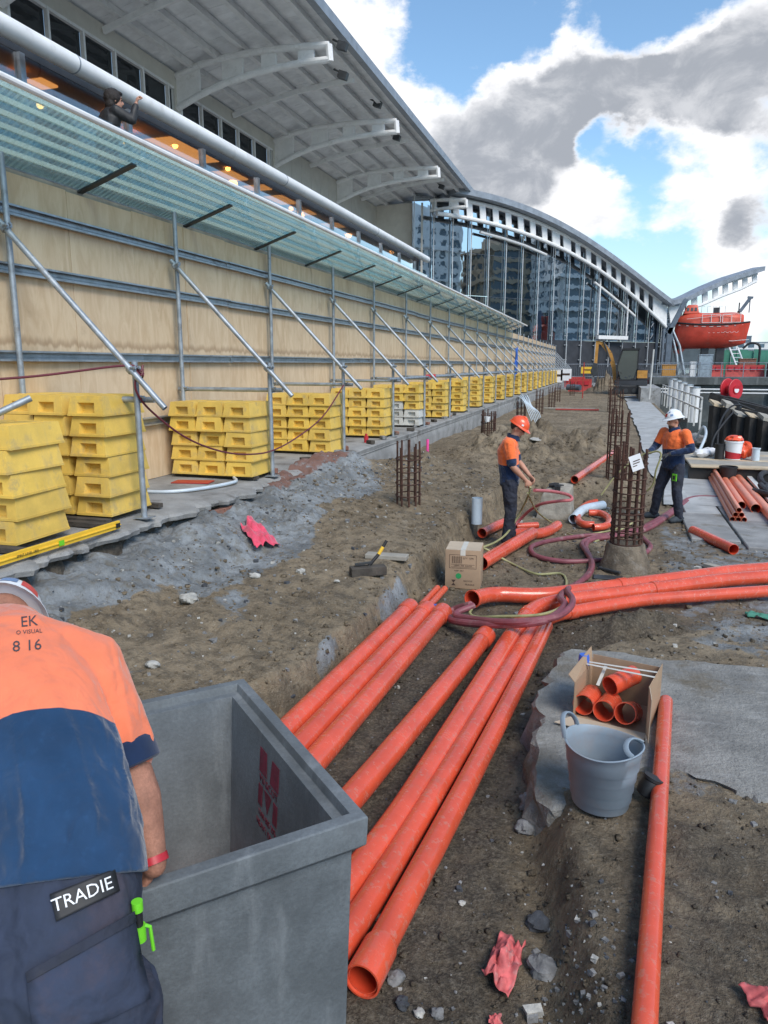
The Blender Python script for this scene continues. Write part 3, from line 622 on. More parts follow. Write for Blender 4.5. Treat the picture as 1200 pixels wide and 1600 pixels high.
# ------------------------------------------------------------------ raised ledge along the hoarding
LEDGE_Z = .90
def build_ledge():
    ys = [-3.0]
    while ys[-1] < 14: ys.append(ys[-1] + random.choice((.025, .04, .05, .07, .11)))
    ys += list(np.arange(14.2, 86.5, .4)); b = MB(); rows = []
    for y in ys:
        br = float(sstep(13.2, 12.2, np.array([y]))[0])
        e = -4.42 + br * (float(fbm(np.array([y * 1.9]), np.array([.3]), 5, 5)[0]) * .40 + float(fbm(np.array([y * 9.]), np.array([1.3]), 4, 15)[0]) * .22)
        e = e if br < .05 else round(e / .085) * .085 * .45 + e * .55
        k = br * float(fbm(np.array([y * 7.]), np.array([7.3]), 3, 25)[0]); u = .12 * br + .005
        t = .10 + br * .05 * float(fbm(np.array([y * 4.]), np.array([2.3]), 3, 45)[0])
        rows.append([(-6.6, y, .90), (-5.2, y, .90), (e - .10, y, .90 - .02 * br), (e - .02, y, .885 - .03 * br + k * .04), (e, y, .87 - .04 * br), (e - .015 - k * .1, y, .84 - t * .5), (e - u * .6, y, .88 - t),
                     (e - u - .02, y, .86 - t), (e - u + k * .12, y, .70), (e - u + .02, y, .62), (e - .02, y, .2)])
    n = len(rows[0]); mi = []; vs = [p for r in rows for p in r]
    for mat_i, rng_ in ((0, range(0, 6)), (1, range(6, n - 1))):
        pass
    fs = []; ms = []
    for j in range(len(rows) - 1):
        for i in range(n - 1):
            a, c = j * n + i, (j + 1) * n + i; fs.append((a, c, c + 1, a + 1)); ms.append(0 if i < 6 or ys[j] > 12.6 else 1)
    b.add(vs, fs); b.m = ms
    o = struct(b, 'ledge', [M['ledge'], M['soil_dark']], ang=22)
M['soil_dark'] = mat('dark_fill', (.085, .07, .055), .95, var=.45, scale=14, bump=.9, bscale=40, dirt=((.16, .14, .11), .7, 9))
build_ledge()
# bricks bedded under the slab edge, left showing where the edge broke away
br0 = MB().box(-.055, .055, -.11, .11, -.035, .035).mesh('brick', M['brick'], bevel=.006)
ledge_o = bpy.data.objects['ledge']
for i in range(34):
    y = 7.6 + i * .147; o = bpy.data.objects.new('brick', br0); COL.objects.link(o); o.parent = ledge_o
    o.location = (-4.47 + random.uniform(-.035, .05), y * 1.0, .715 + random.uniform(-.012, .012) - (.078 if i % 3 == 0 else 0)); o.rotation_euler = (random.uniform(-.12, .12), random.uniform(-.1, .1), random.uniform(-.25, .25))

# ------------------------------------------------------------------ plywood hoarding with its steel rails
HX, HTOP = -6.0, 4.37
hoard = thing('hoarding', 'long plywood hoarding with galvanised rails standing on the raised concrete ledge', 'hoarding', (HX, 0, LEDGE_Z))
pl = MB().box(-.009, .009, -.597, .597, 0, HTOP - LEDGE_Z).mesh('plywood_panel', M['ply'])
for i in range(71):
    o = bpy.data.objects.new('plywood_panel', pl); COL.objects.link(o); o.parent = hoard
    o.location = (random.uniform(-.006, .006), -.4 + 1.2 * i, random.uniform(-.012, .012))
def channel(L):
    b = MB(); b.box(0, .004, 0, L, -.055, .055); b.box(.004, .06, 0, L, .051, .055); b.box(.004, .06, 0, L, -.055, -.051)
    b.box(.056, .06, 0, L, .035, .051); b.box(.056, .06, 0, L, -.051, -.035)
    b.box(.004, .012, 0, L, -.012, .012); return b.mesh('rail', M['galv'], smooth=False)
ch = channel(6.04)
for z in (4.0, 3.42, 2.55, 1.69):
    for i in range(14):
        o = bpy.data.objects.new('rail', ch); COL.objects.link(o); o.parent = hoard
        o.location = (.013 + random.uniform(0, .004), -1.1 + 6.06 * i, z - LEDGE_Z + random.uniform(-.012, .012))

# ------------------------------------------------------------------ raking scaffold braces
FY0, FDY, NF = 6.35, 3.03, 26
def coupler(b, c, ax):
    c = Vector(c); b.lathe([(.034, -.03), (.040, -.022), (.040, .022), (.034, .03)], c, 12, ax, cap=True)
    b.obox(c + Vector((.045, -.02, .01)), (.025, 0, 0), (0, .018, 0), (0, 0, .02)); b.tube([c + Vector((.03, -.05, .02)), c + Vector((.085, -.05, .025))], .009, 6); b.tube([c + Vector((.075, -.05, .02)), c + Vector((.095, -.05, .025))], .016, 6)
def make_frame():
    t = thing('scaffold_brace', 'x', 'scaffold', (-5.88, FY0, LEDGE_Z), 0, 'raking scaffold braces holding up the hoarding')
    r = .0305
    def P(nm, pts, rr=r): b = MB(); b.pipe(pts, rr, rr - .005, 14); return b.build(nm, M['galv_dull'], t, world=False)
    P('tall_post', [(0, 0, .02), (.01, 0, 3.60)])
    P('stub_post', [(1.34, .06, .012), (1.34, .06, 1.58)])
    P('cross_tube', [(-.10, .064, 1.21), (1.50, .125, 1.205)])
    P('brace_tube', [(-.04, -.064, 2.96), (1.70, -.005, 1.13)])
    for c in (((0, 0, 2.90), (0, 0, 1)), ((.02, -.064, 2.88), (.69, 0, -.72)), ((0, .03, 1.21), (1, 0, 0)), ((1.34, .06, 1.50), (0, 0, 1)), ((1.33, .0, 1.50), (.69, 0, -.72)), ((1.34, .1, 1.21), (1, 0, 0))):
        b = MB(); coupler(b, *c); b.build('coupler', M['galv_dull'], t, world=False)
    b = MB(); b.box(1.26, 1.42, -.02, .14, .0, .012); b.build('base_plate', M['galv_dull'], t, world=False)
    return t
ORD = ['first', 'second', 'third', 'fourth', 'fifth', 'sixth', 'seventh', 'eighth', 'ninth', 'tenth', 'eleventh', 'twelfth', 'thirteenth', 'fourteenth', 'fifteenth', 'sixteenth', 'seventeenth', 'eighteenth', 'nineteenth', 'twentieth',
       'twenty-first', 'twenty-second', 'twenty-third', 'twenty-fourth', 'twenty-fifth', 'twenty-sixth', 'twenty-seventh']
fr0 = make_frame()
for k in range(NF):
    lab = ('%s grey scaffold brace along the hoarding counted from the near end' % ORD[k]) if k else 'near grey scaffold brace with a dark red lead looped over its joint'
    y = FY0 + FDY * k
    if k == 0: fr0['label'] = lab
    else:
        o = dup(fr0, (-5.88 + random.uniform(-.015, .015), y + random.uniform(-.05, .05), LEDGE_Z), random.uniform(-.02, .02), lab)
# long tube tying the stub posts beyond the third frame
b = MB(); b.tube([(-4.47, FY0 + FDY * 3 - .4, 2.15), (-4.47, FY0 + FDY * 25.4, 2.12)], .0305, 12)
tag(b.build('scaffold_tube', M['galv_dull']), 'long horizontal scaffold tube tying the stub posts together', 'scaffold tube')

# ------------------------------------------------------------------ yellow counterweight blocks
def block_mesh(m):
    W0, W1, L0, L1, H = .206, .180, .335, .312, .196; fl = .022
    b = MB()
    for s in (-1, 1):                                              # end faces with the hand hole, built as a frame round a recess
        y0, y1 = s * L0, s * L1
        def pt(u, z, d=0):                                         # u -1..1 across, z height
            f = max(0, (z - fl) / (H - fl)); return ((W0 + (W1 - W0) * f) * u, (y0 + (y1 - y0) * f) - s * d, z)
        us = [-1, -.50, .50, 1]; zs = [fl, .030, .132, H]
        g = [[pt(u, z) for u in us] for z in zs]; vs = [p for r_ in g for p in r_]; fs = []
        for j in range(3):
            for i in range(3):
                if j == 1 and i == 1: continue
                q = (j * 4 + i, j * 4 + i + 1, (j + 1) * 4 + i + 1, (j + 1) * 4 + i); fs.append(q if s < 0 else q[::-1])
        b.add(vs, fs)
        o4 = [pt(-.50, .030), pt(.50, .030), pt(.50, .132), pt(-.50, .132)]; i4 = [pt(-.40, .032, .07), pt(.40, .032, .07), pt(.36, .110, .07), pt(-.36, .110, .07)]
        fs = [(i, (i + 1) % 4, 4 + (i + 1) % 4, 4 + i) for i in range(4)] + [(4, 5, 6, 7)]
        b.add(o4 + i4, fs if s < 0 else [f[::-1] for f in fs])
    A = [(-W0, -L0, fl), (W0, -L0, fl), (W0, L0, fl), (-W0, L0, fl)]; T = [(-W1, -L1, H), (W1, -L1, H), (W1, L1, H), (-W1, L1, H)]
    b.add(A + T, [(1, 2, 6, 5), (3, 0, 4, 7), (4, 5, 6, 7)])
    e = .004; b.box(-W0 - e, W0 + e, -L0 - e, L0 + e, 0, fl)
    b.box(-.11, .11, -.2, .2, H - .002, H + .006)
    return b.mesh('counterweight_block', m, smooth=True, ang=30)
BM, BW = block_mesh(M['yellow']), block_mesh(M['white_block'])
BH = .201
nblk = [0]
def block(x, y, z, label, white=False, rz=0.0):
    o = bpy.data.objects.new('counterweight_block', BW if white else BM); COL.objects.link(o)
    o.location = (x + random.uniform(-.013, .013), y + random.uniform(-.02, .02), z); o.rotation_euler = (0, 0, rz + random.uniform(-.025, .025))
    tag(o, label, 'counterweight', 'yellow counterweight blocks stacked along the hoarding'); nblk[0] += 1
def row_word(i, n): return 'topmost' if i == n - 1 else ('bottom' if i == 0 else ['', 'second', 'third', 'fourth', 'fifth'][n - 1 - i] + ' from top')
def pallet(x0, x1, y0, y1, label):
    for y in (y0 + .08, y1 - .08):
        b = MB(); b.box(x0, x1, y - .04, y + .04, LEDGE_Z + .001, LEDGE_Z + .049)
        tag(b.build('timber_bearer', M['sleeper'], bevel=.003), label.replace('bearers', '%s bearer' % ('front' if y < (y0 + y1) / 2 else 'back')), 'bearer', 'timber bearers under the block stacks')
def stack(x, y, n, where, white=(), rz=0.0, z=LEDGE_Z + .05, vis=None):
    for i in range(n):
        if vis is not None and i not in vis: continue
        block(x, y, z + i * BH, '%s block, %s in %s' % ('white' if i in white else 'yellow', row_word(i, n), where), i in white, rz)
pallet(-5.05, -4.5, 4.75, 5.95, 'timber bearers under the nearest yellow stack beside the spirit level'); pallet(-6.0, -4.68, 5.95, 7.0, 'timber bearers under the nearest six-high stack')
stack(-4.94, 5.22, 5, 'the nearest stack beside the spirit level', rz=.03)
stack(-5.42, 5.25, 5, 'the near-left stack behind the nearest one', rz=.02)
stack(-4.93, 6.45, 6, 'the six-high stack behind the nearest stack', rz=.02)
stack(-5.40, 6.47, 6, 'the second column of the six-high stack'); stack(-5.80, 6.5, 6, 'the column against plywood of the six-high stack', vis=(3, 4, 5))
for k in range(1, 25):
    y = FY0 + FDY * k - .02; n = 5
    cols = [(-5.64, 'inner column'), (-5.22, 'middle column'), (-4.80, 'outer column')] if k <= 9 else [(-5.2, 'inner column'), (-4.78, 'outer column')]
    jx = random.uniform(-.03, .03); jy = random.uniform(-.1, .08)
    pallet(-5.86, -4.58, y + jy - .3, y + jy + .3, 'timber bearers under the %s block stack along the hoarding' % ORD[k + 1])
    for x, cn in cols:
        if k >= 3 and x < -5.5: x += .02
        wh = (0, 1) if (k == 4 and x > -5.0) else ((0, 1, 2) if (k == 4 and x > -5.4) else ((1, 2) if k == 3 and x > -5.0 else ()))
        if k == 3: wh = ()
        stack(x + jx, y + jy, n, '%s of %s stack from near end' % (cn, ORD[k + 1]), wh)
    if k in (12, 15, 18, 21): pass
# ------------------------------------------------------------------ the museum wing with its cantilevered roof
mus = thing('museum_building', 'long cream museum building with a cantilevered white trussed roof over the site', 'building', (-22.3, 0, 0))
WX = -22.3
BAYS = [1.3 + 11.75 * i for i in range(7)]                          # truss lines ... 72
def mpart(b, name, m, parent=None, **k): return b.build(name, m, parent or mus, **k)
b = MB(); b.box(WX - .4, WX, -8, 71.2, 0, 12.6); b.box(WX - .4, WX, -8, 71.2, 16.42, 17.15); b.box(WX - .4, WX, 48.2, 71.2, 12.6, 16.42)
for y in [1.1, 12.9, 24.6, 36.35]: b.box(WX - .4, WX, y - .0, y + .55, 12.6, 16.42)
b.box(WX - .4, WX, 48.0, 48.2, 12.6, 16.42)
b.box(WX, -17.8, 70.9, 71.2, 0, 17.3)
mpart(b, 'wall', M['cream'], ang=20)
vb = MB().box(WX, WX + .02, -.02, .02, 0, 17).mesh('wall_rib', M['cream'])
for i in range(12):
    o = bpy.data.objects.new('wall_rib', vb); COL.objects.link(o); o.parent = mus; o.location = (.0 - WX + .0, 49.2 + 1.8 * i, 0)
for y0, y1 in ((1.65, 12.9), (13.45, 24.6), (25.15, 36.35), (36.9, 48.0)):
    n = 5; w = (y1 - y0 - .6) / n; ed = [y0 + w * i for i in range(n + 1)] + [y1]
    for i in range(6):
        f = MB(); a, c = ed[i], ed[i + 1]; f.box(WX - .14, WX + .05, a - .06, a + .06, 12.6, 16.42); f.box(WX - .14, WX + .03, a + .06, c - .06, 16.30, 16.42)
        fo = mpart(f, 'window', M['steel_white'])
        g = MB(); g.box(WX - .18, WX - .15, a + .06, c - .06, 12.6, 16.3); g.build('pane', M['dark_glass'], fo)
# roof deck
def deck_z(x): u = (x + 22.6) / 8.7; return 17.2 + 1.3 * u + .32 * math.sin(PI * u)
xs = [-22.6 + 8.7 * i / 12 for i in range(13)]
b = MB(); b.rings([[(x, -8, deck_z(x)) for x in xs] + [(x, -8, deck_z(x) + .16) for x in xs[::-1]], [(x, 74.6, deck_z(x)) for x in xs] + [(x, 74.6, deck_z(x) + .16) for x in xs[::-1]]]); mpart(b, 'roof_deck', M['roof_under'])
b = MB(); b.box(-13.96, -13.6, -8, 74.7, deck_z(-13.9) - .16, deck_z(-13.9) + .34); mpart(b, 'eave_gutter', M['roof_edge'])
for x in (-21.3, -19.9, -18.5, -17.1, -15.8, -14.6):
    b = MB(); b.box(x - .06, x + .06, -8, 74.5, deck_z(x) - .30, deck_z(x) - .004); b.box(x - .13, x + .13, -8, 74.5, deck_z(x) - .33, deck_z(x) - .304); mpart(b, 'purlin', M['steel_white'], ang=20)
for i in range(8):
    y = BAYS[0] + 11.75 * (i - .5)
    for half in (0,):
        P = [(x, y, deck_z(x) - .48) for x in (-22.2, -20, -18, -16, -14.7)]
        b = MB()
        for p, q in zip(P, P[1:]): b.beam(p, q, .16, .26)
        mpart(b, 'rafter', M['steel_white'], ang=60)
# thin sheet laps of the deck
lap = MB()
for i in range(66):
    y = -6 + 1.22 * i
    if i % 2: continue
    for p, q in zip(xs, xs[1:]): lap.beam((p, y, deck_z(p) - .008), (q, y, deck_z(q) - .008), .05, .012)
o = mpart(lap, 'deck_seam', M['roof_under'], ang=60); o['kind'] = 'stuff'
TPX = [(272, 118), (310, 100), (350, 88), (392, 80), (430, 75), (472, 71), (512, 68)]; BPX = [(274, 168), (312, 146), (350, 128), (392, 114), (430, 104), (472, 96), (514, 91)]
TT = [gy(*p, 36.4) for p in TPX]; TB = [gy(*p, 36.4) for p in BPX]
TT = [(x, 0, z) for x, _, z in TT]; TB = [(x, 0, z) for x, _, z in TB]; TT[0] = (WX, 0, TT[0][2]); TB[0] = (WX, 0, TB[0][2])
def lerp(a, c, t): return tuple(p + (q - p) * t for p, q in zip(a, c))
def along(L, t):
    t = max(0, min(.9999, t)) * (len(L) - 1); i = int(t); return lerp(L[i], L[i + 1], t - i)
def truss(y):
    o = bpy.data.objects.new('roof_truss', MB().tube([(x - WX, 0, z) for x, _, z in TT], .16, 10).mesh('roof_truss', M['steel_white'])); COL.objects.link(o); o.parent = mus; o.location = (0, y, 0)
    def sub(b, nm): 
        me = b.mesh(nm, M['steel_white']); q = bpy.data.objects.new(nm, me); COL.objects.link(q); q.parent = o; q.location = (-WX, 0, 0)
    sub(MB().tube(TB, .16, 10), 'bottom_chord'); sub(MB().tube([TT[-1], lerp(TT[-1], TB[-1], 1.15)], .17, 8), 'end_post')
    for t0, t1 in ((0, .16), (.31, .44), (.56, .66), (.80, .90)):
        b = MB(); b.prism([lerp(along(TT, t0), (0, 0, 0), 0), along(TT, t1), along(TB, t1), along(TB, t0)], (0, .12, 0)); sub(b, 'web_plate')
    return o
tr0 = truss(BAYS[0])
for y in BAYS[1:]:
    q = tr0.copy(); COL.objects.link(q); q.location = (0, y, 0)
    for c in tr0.children: d_ = c.copy(); COL.objects.link(d_); d_.parent = q
# floodlights and a camera under the eave
for px, py, y in ((535, 72, 37.5), (536, 118, 39.0), (590, 163, 47), (620, 215, 53), (690, 292, 68)):
    x, _, z = gy(px, py, y); b = MB(); b.tube([(x - .5, y, z + .35), (x, y, z + .1)], .05, 6); b.obox((x, y, z), (.22, 0, -.08), (0, .16, 0), (.06, 0, .17)); mpart(b, 'floodlight', M['dark_steel'])

# ------------------------------------------------------------------ terrace pavilion above the hoarding
TX = -6.7
ter = thing('terrace_pavilion', 'glazed terrace pavilion with a thick white tube along its roof edge above the hoarding', 'pavilion', (TX, 0, 4.3))
def tp(b, nm, m, par=None, **k): return b.build(nm, m, par or ter, **k)
b = MB(); b.tube([(-6.4, -4, 5.955), (-6.4, 26.2, 6.05)], .108, 20); o = tp(b, 'roof_tube', M['steel_white'])
for y in (2.2, 8.2, 14.2, 20.2):
    b = MB(); b.tube([(-6.4, y, 5.955 + (y + 4) * .00314), (-6.4, y + .02, 5.955 + (y + 4) * .00314)], .112, 20); b.build('joint_ring', M['roof_edge'], o)
b = MB(); b.box(-11, -6.92, -4, 26, 6.225, 6.35); tp(b, 'roof', M['charcoal'])
b = MB(); b.box(-6.80, -6.70, -4, 26, 5.95, 6.22); tp(b, 'shaded_soffit', M['dark_steel']); b = MB(); b.box(-11, -6.81, -4, 26, 6.06, 6.222); tp(b, 'ceiling', M['interior'])  # dark strip at the front paints in the shade under the roof tube
b = MB(); b.box(-11, -6.07, -4, 45, 4.30, 4.44); tp(b, 'floor', M['timber_grey'])
b = MB(); b.box(-9.9, -9.7, -4, 26, 4.45, 6.19); tp(b, 'back_wall', M['interior'])
b = MB(); b.box(-11, -6.6, 25.7, 25.9, 4.45, 6.19); tp(b, 'end_wall', M['charcoal'])
for i in range(-3, 10):
    y = 7.66 + 2.0 * i
    b = MB(); b.box(TX - .04, TX + .05, y - .04, y + .04, 4.45, 5.945); tp(b, 'window_post', M['galv'])
    if y + 2 < 26: b = MB(); b.box(TX - .006, TX + .006, y + .05, y + 1.95, 4.45, 5.94); tp(b, 'window_pane', M['win_glass'])
for i in range(22):                                                # lit pendants and furniture seen through the glass
    x, y = random.uniform(-7.9, -6.98), 7.5 + i * .82
    b = MB(); b.ball((x, y, 5.98 + random.uniform(-.08, .08)), .05 if i % 4 else .10, seg=10, rg=7); l = tp(b, 'pendant_lamp', M['warm_lamp']); b = MB(); b.tube([(x, y, 5.98), (x, y, 6.19)], .008, 5); b.build('flex', M['black'], l)
for y, w, x1 in ((11.25, 1.5, -6.98), (13.4, .7, -7.1), (14.6, .4, -7.0), (15.6, .8, -7.05), (17.2, .5, -7.1), (18.9, .6, -7.0), (8.6, .3, -7.2)):   # warm lit ceiling panels near the glass
    b = MB(); b.box(-7.55, x1, y, y + w, 6.03, 6.057); tp(b, 'ceiling_light', M['ceiling_glow'])
for i in range(12):
    y = 6 + i * 1.5; b = MB(); b.box(-9.2, -8.2, y, y + .9, 4.45, 4.45 + random.uniform(.7, 1.0)); tp(b, 'counter', M['timber_dark'])
# glass balustrade of the terrace
bal = thing('glass_balustrade', 'clear glass balustrade reflecting the sky in front of the terrace windows', 'balustrade', (-6.1, 0, 4.33))
for i in range(-3, 20):
    y = 8.0 + 2.0 * i; b = MB(); b.box(-6.106, -6.094, y - .995, y + .995, 4.57, 5.38 if y < 26 else 5.3); b.build('glass_panel', M['bal_glass'], bal)
b = MB(); b.box(-6.15, -6.08, 1, 47, 4.445, 4.56); b.build('base_channel', M['galv'], bal)


# ------------------------------------------------------------------ sloping glass awning
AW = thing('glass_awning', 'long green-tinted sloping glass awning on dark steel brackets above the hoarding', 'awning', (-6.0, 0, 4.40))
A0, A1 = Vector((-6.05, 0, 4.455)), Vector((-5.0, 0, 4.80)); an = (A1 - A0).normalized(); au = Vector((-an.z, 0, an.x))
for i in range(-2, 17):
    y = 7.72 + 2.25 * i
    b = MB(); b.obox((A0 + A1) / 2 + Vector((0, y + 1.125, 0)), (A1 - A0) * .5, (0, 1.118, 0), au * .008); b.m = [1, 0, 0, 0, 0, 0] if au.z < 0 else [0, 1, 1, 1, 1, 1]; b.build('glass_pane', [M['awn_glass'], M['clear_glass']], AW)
    b = MB(); p = A0 - au * .03 - an * .02; q = A0 + an * .78 - au * .03; b.beam(p + Vector((0, y, 0)), q + Vector((0, y, 0)), .09, .022); b.build('bracket', M['dark_steel'], AW)
b = MB(); b.tube([(-4.99, 3, 4.81), (-4.99, 45.7, 4.72)], .033, 10); b.build('edge_rail', M['steel_white'], AW)
for i in range(6):
    b = MB(); t_ = .08 + i * .17; p = A0 + an * t_ + au * .10; b.beam(p + Vector((0, 3.2, 0)), p + Vector((0, 45, 0)), .03, .05); b.build('runner', M['steel_white'], AW)

# ------------------------------------------------------------------ glass hall with the great arch
HD, HN, HO = Vector((.656, .755, 0)).normalized(), Vector((.755, -.656, 0)).normalized(), Vector((-17, 72, 0))
def H(t, off, z): return HO + HD * t + HN * off + Vector((0, 0, z))
hall = thing('glass_hall', 'arched glass hall with a white open-web arch truss reflecting apartment towers', 'hall', tuple(H(17, 0, 0)))
def hp(b, nm, m, par=None, **k): return b.build(nm, m, par or hall, **k)
ROOF = [(1.0, 18.58), (3.36, 18.55), (6.98, 18.3), (11.76, 17.55), (16.25, 16.42), (20.76, 14.9), (25.6, 13.02), (30.39, 11.0), (33.36, 9.82)]
TOPC = [(.5, 17.7), (2.97, 17.72), (7.01, 17.5), (11.8, 16.8), (16.29, 15.75), (20.78, 14.4), (25.6, 12.6), (30.38, 10.6), (32.95, 9.35)]
BOTC = [(-.5, 16.25), (.75, 16.25), (5.09, 16.1), (10.04, 15.55), (14.42, 14.75), (18.44, 13.7), (22.73, 12.2), (27.35, 10.2), (31.92, 7.75), (33.4, 6.9)]
rz = lambda L, t: float(np.interp(t, [p[0] for p in L], [p[1] for p in L]))
ts = [1 + i * 32.4 / 40 for i in range(41)]
def smooth_curve(L, t):                                            # light smoothing so the arch has no kinks
    return sum(rz(L, t + d) for d in (-2, -1, 0, 1, 2)) / 5 if 3 < t < 31.4 else rz(L, t)
b = MB(); b.rings([[H(t, 2.2, smooth_curve(ROOF, t)) for t in ts] + [H(t, 2.2, smooth_curve(ROOF, t) - .55) for t in ts[::-1]], [H(t, -24, smooth_curve(ROOF, t)) for t in ts] + [H(t, -24, smooth_curve(ROOF, t) - .55) for t in ts[::-1]]]); hp(b, 'roof', M['roof_edge'])
b = MB(); b.tube([H(t, 1.2, smooth_curve(TOPC, t)) for t in ts], .20, 10); arch = hp(b, 'arch_truss', M['steel_white'])
b = MB(); b.tube([H(t, 1.2, smooth_curve(BOTC, t)) for t in [-.5 + i * 33.9 / 40 for i in range(41)]], .20, 10); b.build('bottom_chord', M['steel_white'], arch)
for i in range(19):
    t = 1.6 + i * 1.64; w = .36 if i not in (8, 9) else .55; sk = .16
    b = MB(); b.prism([H(t - w, 1.14, smooth_curve(TOPC, t - w) - .05), H(t + w, 1.14, smooth_curve(TOPC, t + w) - .05), H(t + w + sk, 1.14, smooth_curve(BOTC, t + w + sk) + .05), H(t - w + sk, 1.14, smooth_curve(BOTC, t - w + sk) + .05)], HN * .12); b.build('web_plate', M['steel_white'], arch)
b = MB(); b.prism([H(31.2, 1.12, 9.9), H(33.3, 1.12, 9.3), H(33.5, 1.12, 6.8), H(31.4, 1.12, 8.05)], HN * .16); b.build('end_plate', M['steel_white'], arch)
for seg_ in ([(5.2, 15.2), (8, 14.9), (11, 14.45), (14.2, 13.75)], [(21.6, 11.4), (24, 10.3), (26.5, 9.1), (28.6, 8.0)]):
    b = MB(); b.tube([H(t, .55, z) for t, z in seg_], .14, 8); b.build('inner_chord', M['steel_white'], arch)
SP = 2.27; T0 = -2.44
for k in range(17):
    a, c = T0 + SP * k, T0 + SP * (k + 1); m_ = (a + c) / 2; zt = min(rz(ROOF, a), rz(ROOF, c)) - .6
    for z0, z1 in ((5.1, 9.2), (9.25, 13.2), (13.25, 18)):
        z1 = min(z1, zt)
        if z1 - z0 < .3: continue
        b = MB(); b.prism([H(a + .03, 0, z0), H(c - .03, 0, z0), H(c - .03, 0, min(z1, rz(ROOF, c) - .6) if z1 >= zt else z1), H(a + .03, 0, min(18, rz(ROOF, a) - .6) if z1 >= zt else z1)], HN * -.03); hp(b, 'glass_pane', M['hall_glass'], smooth=False)
    zt2 = rz(ROOF, a) - .6; b = MB(); b.tube([H(a, .28, 2.2), H(a, .28, zt2)], .055, 8)
    for z in (3.0, 4.6, 5.6): b.obox(H(a, .15, z), HD * .22, HN * .04, (0, 0, .04))
    hp(b, 'mullion', M['mullion'])
b = MB(); b.obox(H(17, -.1, 2.5), HD * 19.6, HN * .1, (0, 0, 2.58)); hp(b, 'plinth', M['charcoal'])
b = MB(); b.obox(H(24.8, .7, 5.5), HD * 2.45, HN * .2, (0, 0, .2)); pf = hp(b, 'portal_frame', M['steel_white'])
for t, zt in ((22.45, 11.9), (27.2, 9.9)): b = MB(); b.obox(H(t, .62, (5.7 + zt) / 2), HD * .07, HN * .07, (0, 0, (zt - 5.8) / 2)); b.build('jamb', M['steel_white'], pf)
b = MB(); b.obox(H(24.8, -12, 6), HD * 9, HN * .1, (0, 0, 3)); hp(b, 'inner_wall', M['charcoal'])
# the swept-up roof wing beyond the valley
wing = thing('roof_wing', 'swept-up open roof wing of white web plates rising above the orange lifeboat', 'roof', tuple(H(40, 0, 9)))
WT = [(33.0, 9.85), (35.9, 10.42), (39.8, 11.85), (44.1, 13.2), (51.0, 14.9)]; WB = [(35.4, 8.6), (40.1, 9.75), (43.7, 10.9), (47.7, 12.0), (50.75, 13.1)]; WTC = [(35.4, 9.9), (39.8, 11.2), (44.1, 12.5), (50.8, 14.05)]
tw = [33 + i * 18 / 20 for i in range(21)]
b = MB(); b.rings([[H(t, 2.2, rz(WT, t)) for t in tw] + [H(t, 2.2, rz(WT, t) - .55) for t in tw[::-1]], [H(t, .4, rz(WT, t)) for t in tw] + [H(t, .4, rz(WT, t) - .55) for t in tw[::-1]]]); b.build('roof', M['roof_edge'], wing)
for L, nm in ((WTC, 'top_chord'), (WB, 'bottom_chord')):
    b = MB(); b.tube([H(t, 1.2, rz(L, t)) for t in [35.4 + i * 15.4 / 20 for i in range(21)]], .2, 8); b.build(nm, M['steel_white'], wing)
for i in range(8):
    t = 36.3 + i * 2.0; w = .5; b = MB(); b.prism([H(t - w, 1.14, rz(WTC, t - w)), H(t + w, 1.14, rz(WTC, t + w)), H(t + w + .3, 1.14, rz(WB, t + w + .3)), H(t - w + .3, 1.14, rz(WB, t - w + .3))], HN * .12); b.build('web_plate', M['steel_white'], wing)
b = MB(); b.prism([H(33.6, 1.12, 9.2), H(35.9, 1.12, 9.9), H(36.0, 1.12, 8.8), H(34.4, 1.12, 6.6)], HN * .16); b.build('end_plate', M['steel_white'], wing)
# valley column
col_ = thing('roof_column', 'blue grey steel lattice column under the valley between the two arches', 'column', tuple(H(33.8, .6, 0)))
for dt, do in ((-.55, .5), (.55, .5), (-.55, -.5), (.55, -.5)):
    b = MB(); b.tube([H(33.8 + dt, .6 + do, 0), H(33.8 + dt * .8, .6 + do * .8, 9.4)], .16, 8); b.build('post', M['steel_blue'], col_)
for i in range(6):
    z = 1 + i * 1.35; b = MB(); b.beam(H(33.3, 1.1, z), H(34.3, 1.1, z + 1.2), .12, .12); b.beam(H(33.25, 1.1, z), H(34.35, 1.1, z), .12, .12); b.build('lacing', M['steel_blue'], col_)
b = MB(); b.obox(H(33.8, .6, 9.6), HD * 1.6, HN * .8, (0, 0, .22)); b.build('cap_beam', M['roof_edge'], col_)

# ------------------------------------------------------------------ apartment towers across the harbour (they show in the hall's glass)
def tower(x, y, w, d, h, style, label):
    t = thing('apartment_tower', label, 'tower', (x, y, 0), R(-32) + random.uniform(-.1, .1), 'apartment towers across the water')
    b = MB(); b.box(-d / 2, d / 2, -w / 2, w / 2, -2, h); b.build('body', M['wtower_glass'], t, world=False)
    b = MB(); n = int(h / 3.1)
    for i in range(n + 1):
        z = i * 3.1; e = .5 + .9 * ((i * 7) % 3 == 0); b.box(-d / 2 - e, d / 2 + .4, -w / 2 - e, w / 2 + .4, z - .6, z + .6)
    for j in range(int(w / 4) + 1):
        yy = -w / 2 + j * 4.0
        xx = -d / 2 + (d * j / max(1, int(w / 4))); b.box(xx - .6, xx + .6, -w / 2 - .5, -w / 2 + .2, 0, h)
        if style == 0 or j % 3 == 0: b.box(-d / 2 - .6, -d / 2 + .2, yy - (.5 if style else .9), yy + .5, 0, h)
    b.box(-d / 3, d / 3, -w / 4, w / 4, h, h + 4)
    o = b.build('balcony', M['wtower'] if style != 2 else M['wtower_tan'], t, world=False, smooth=False); o['kind'] = 'stuff'
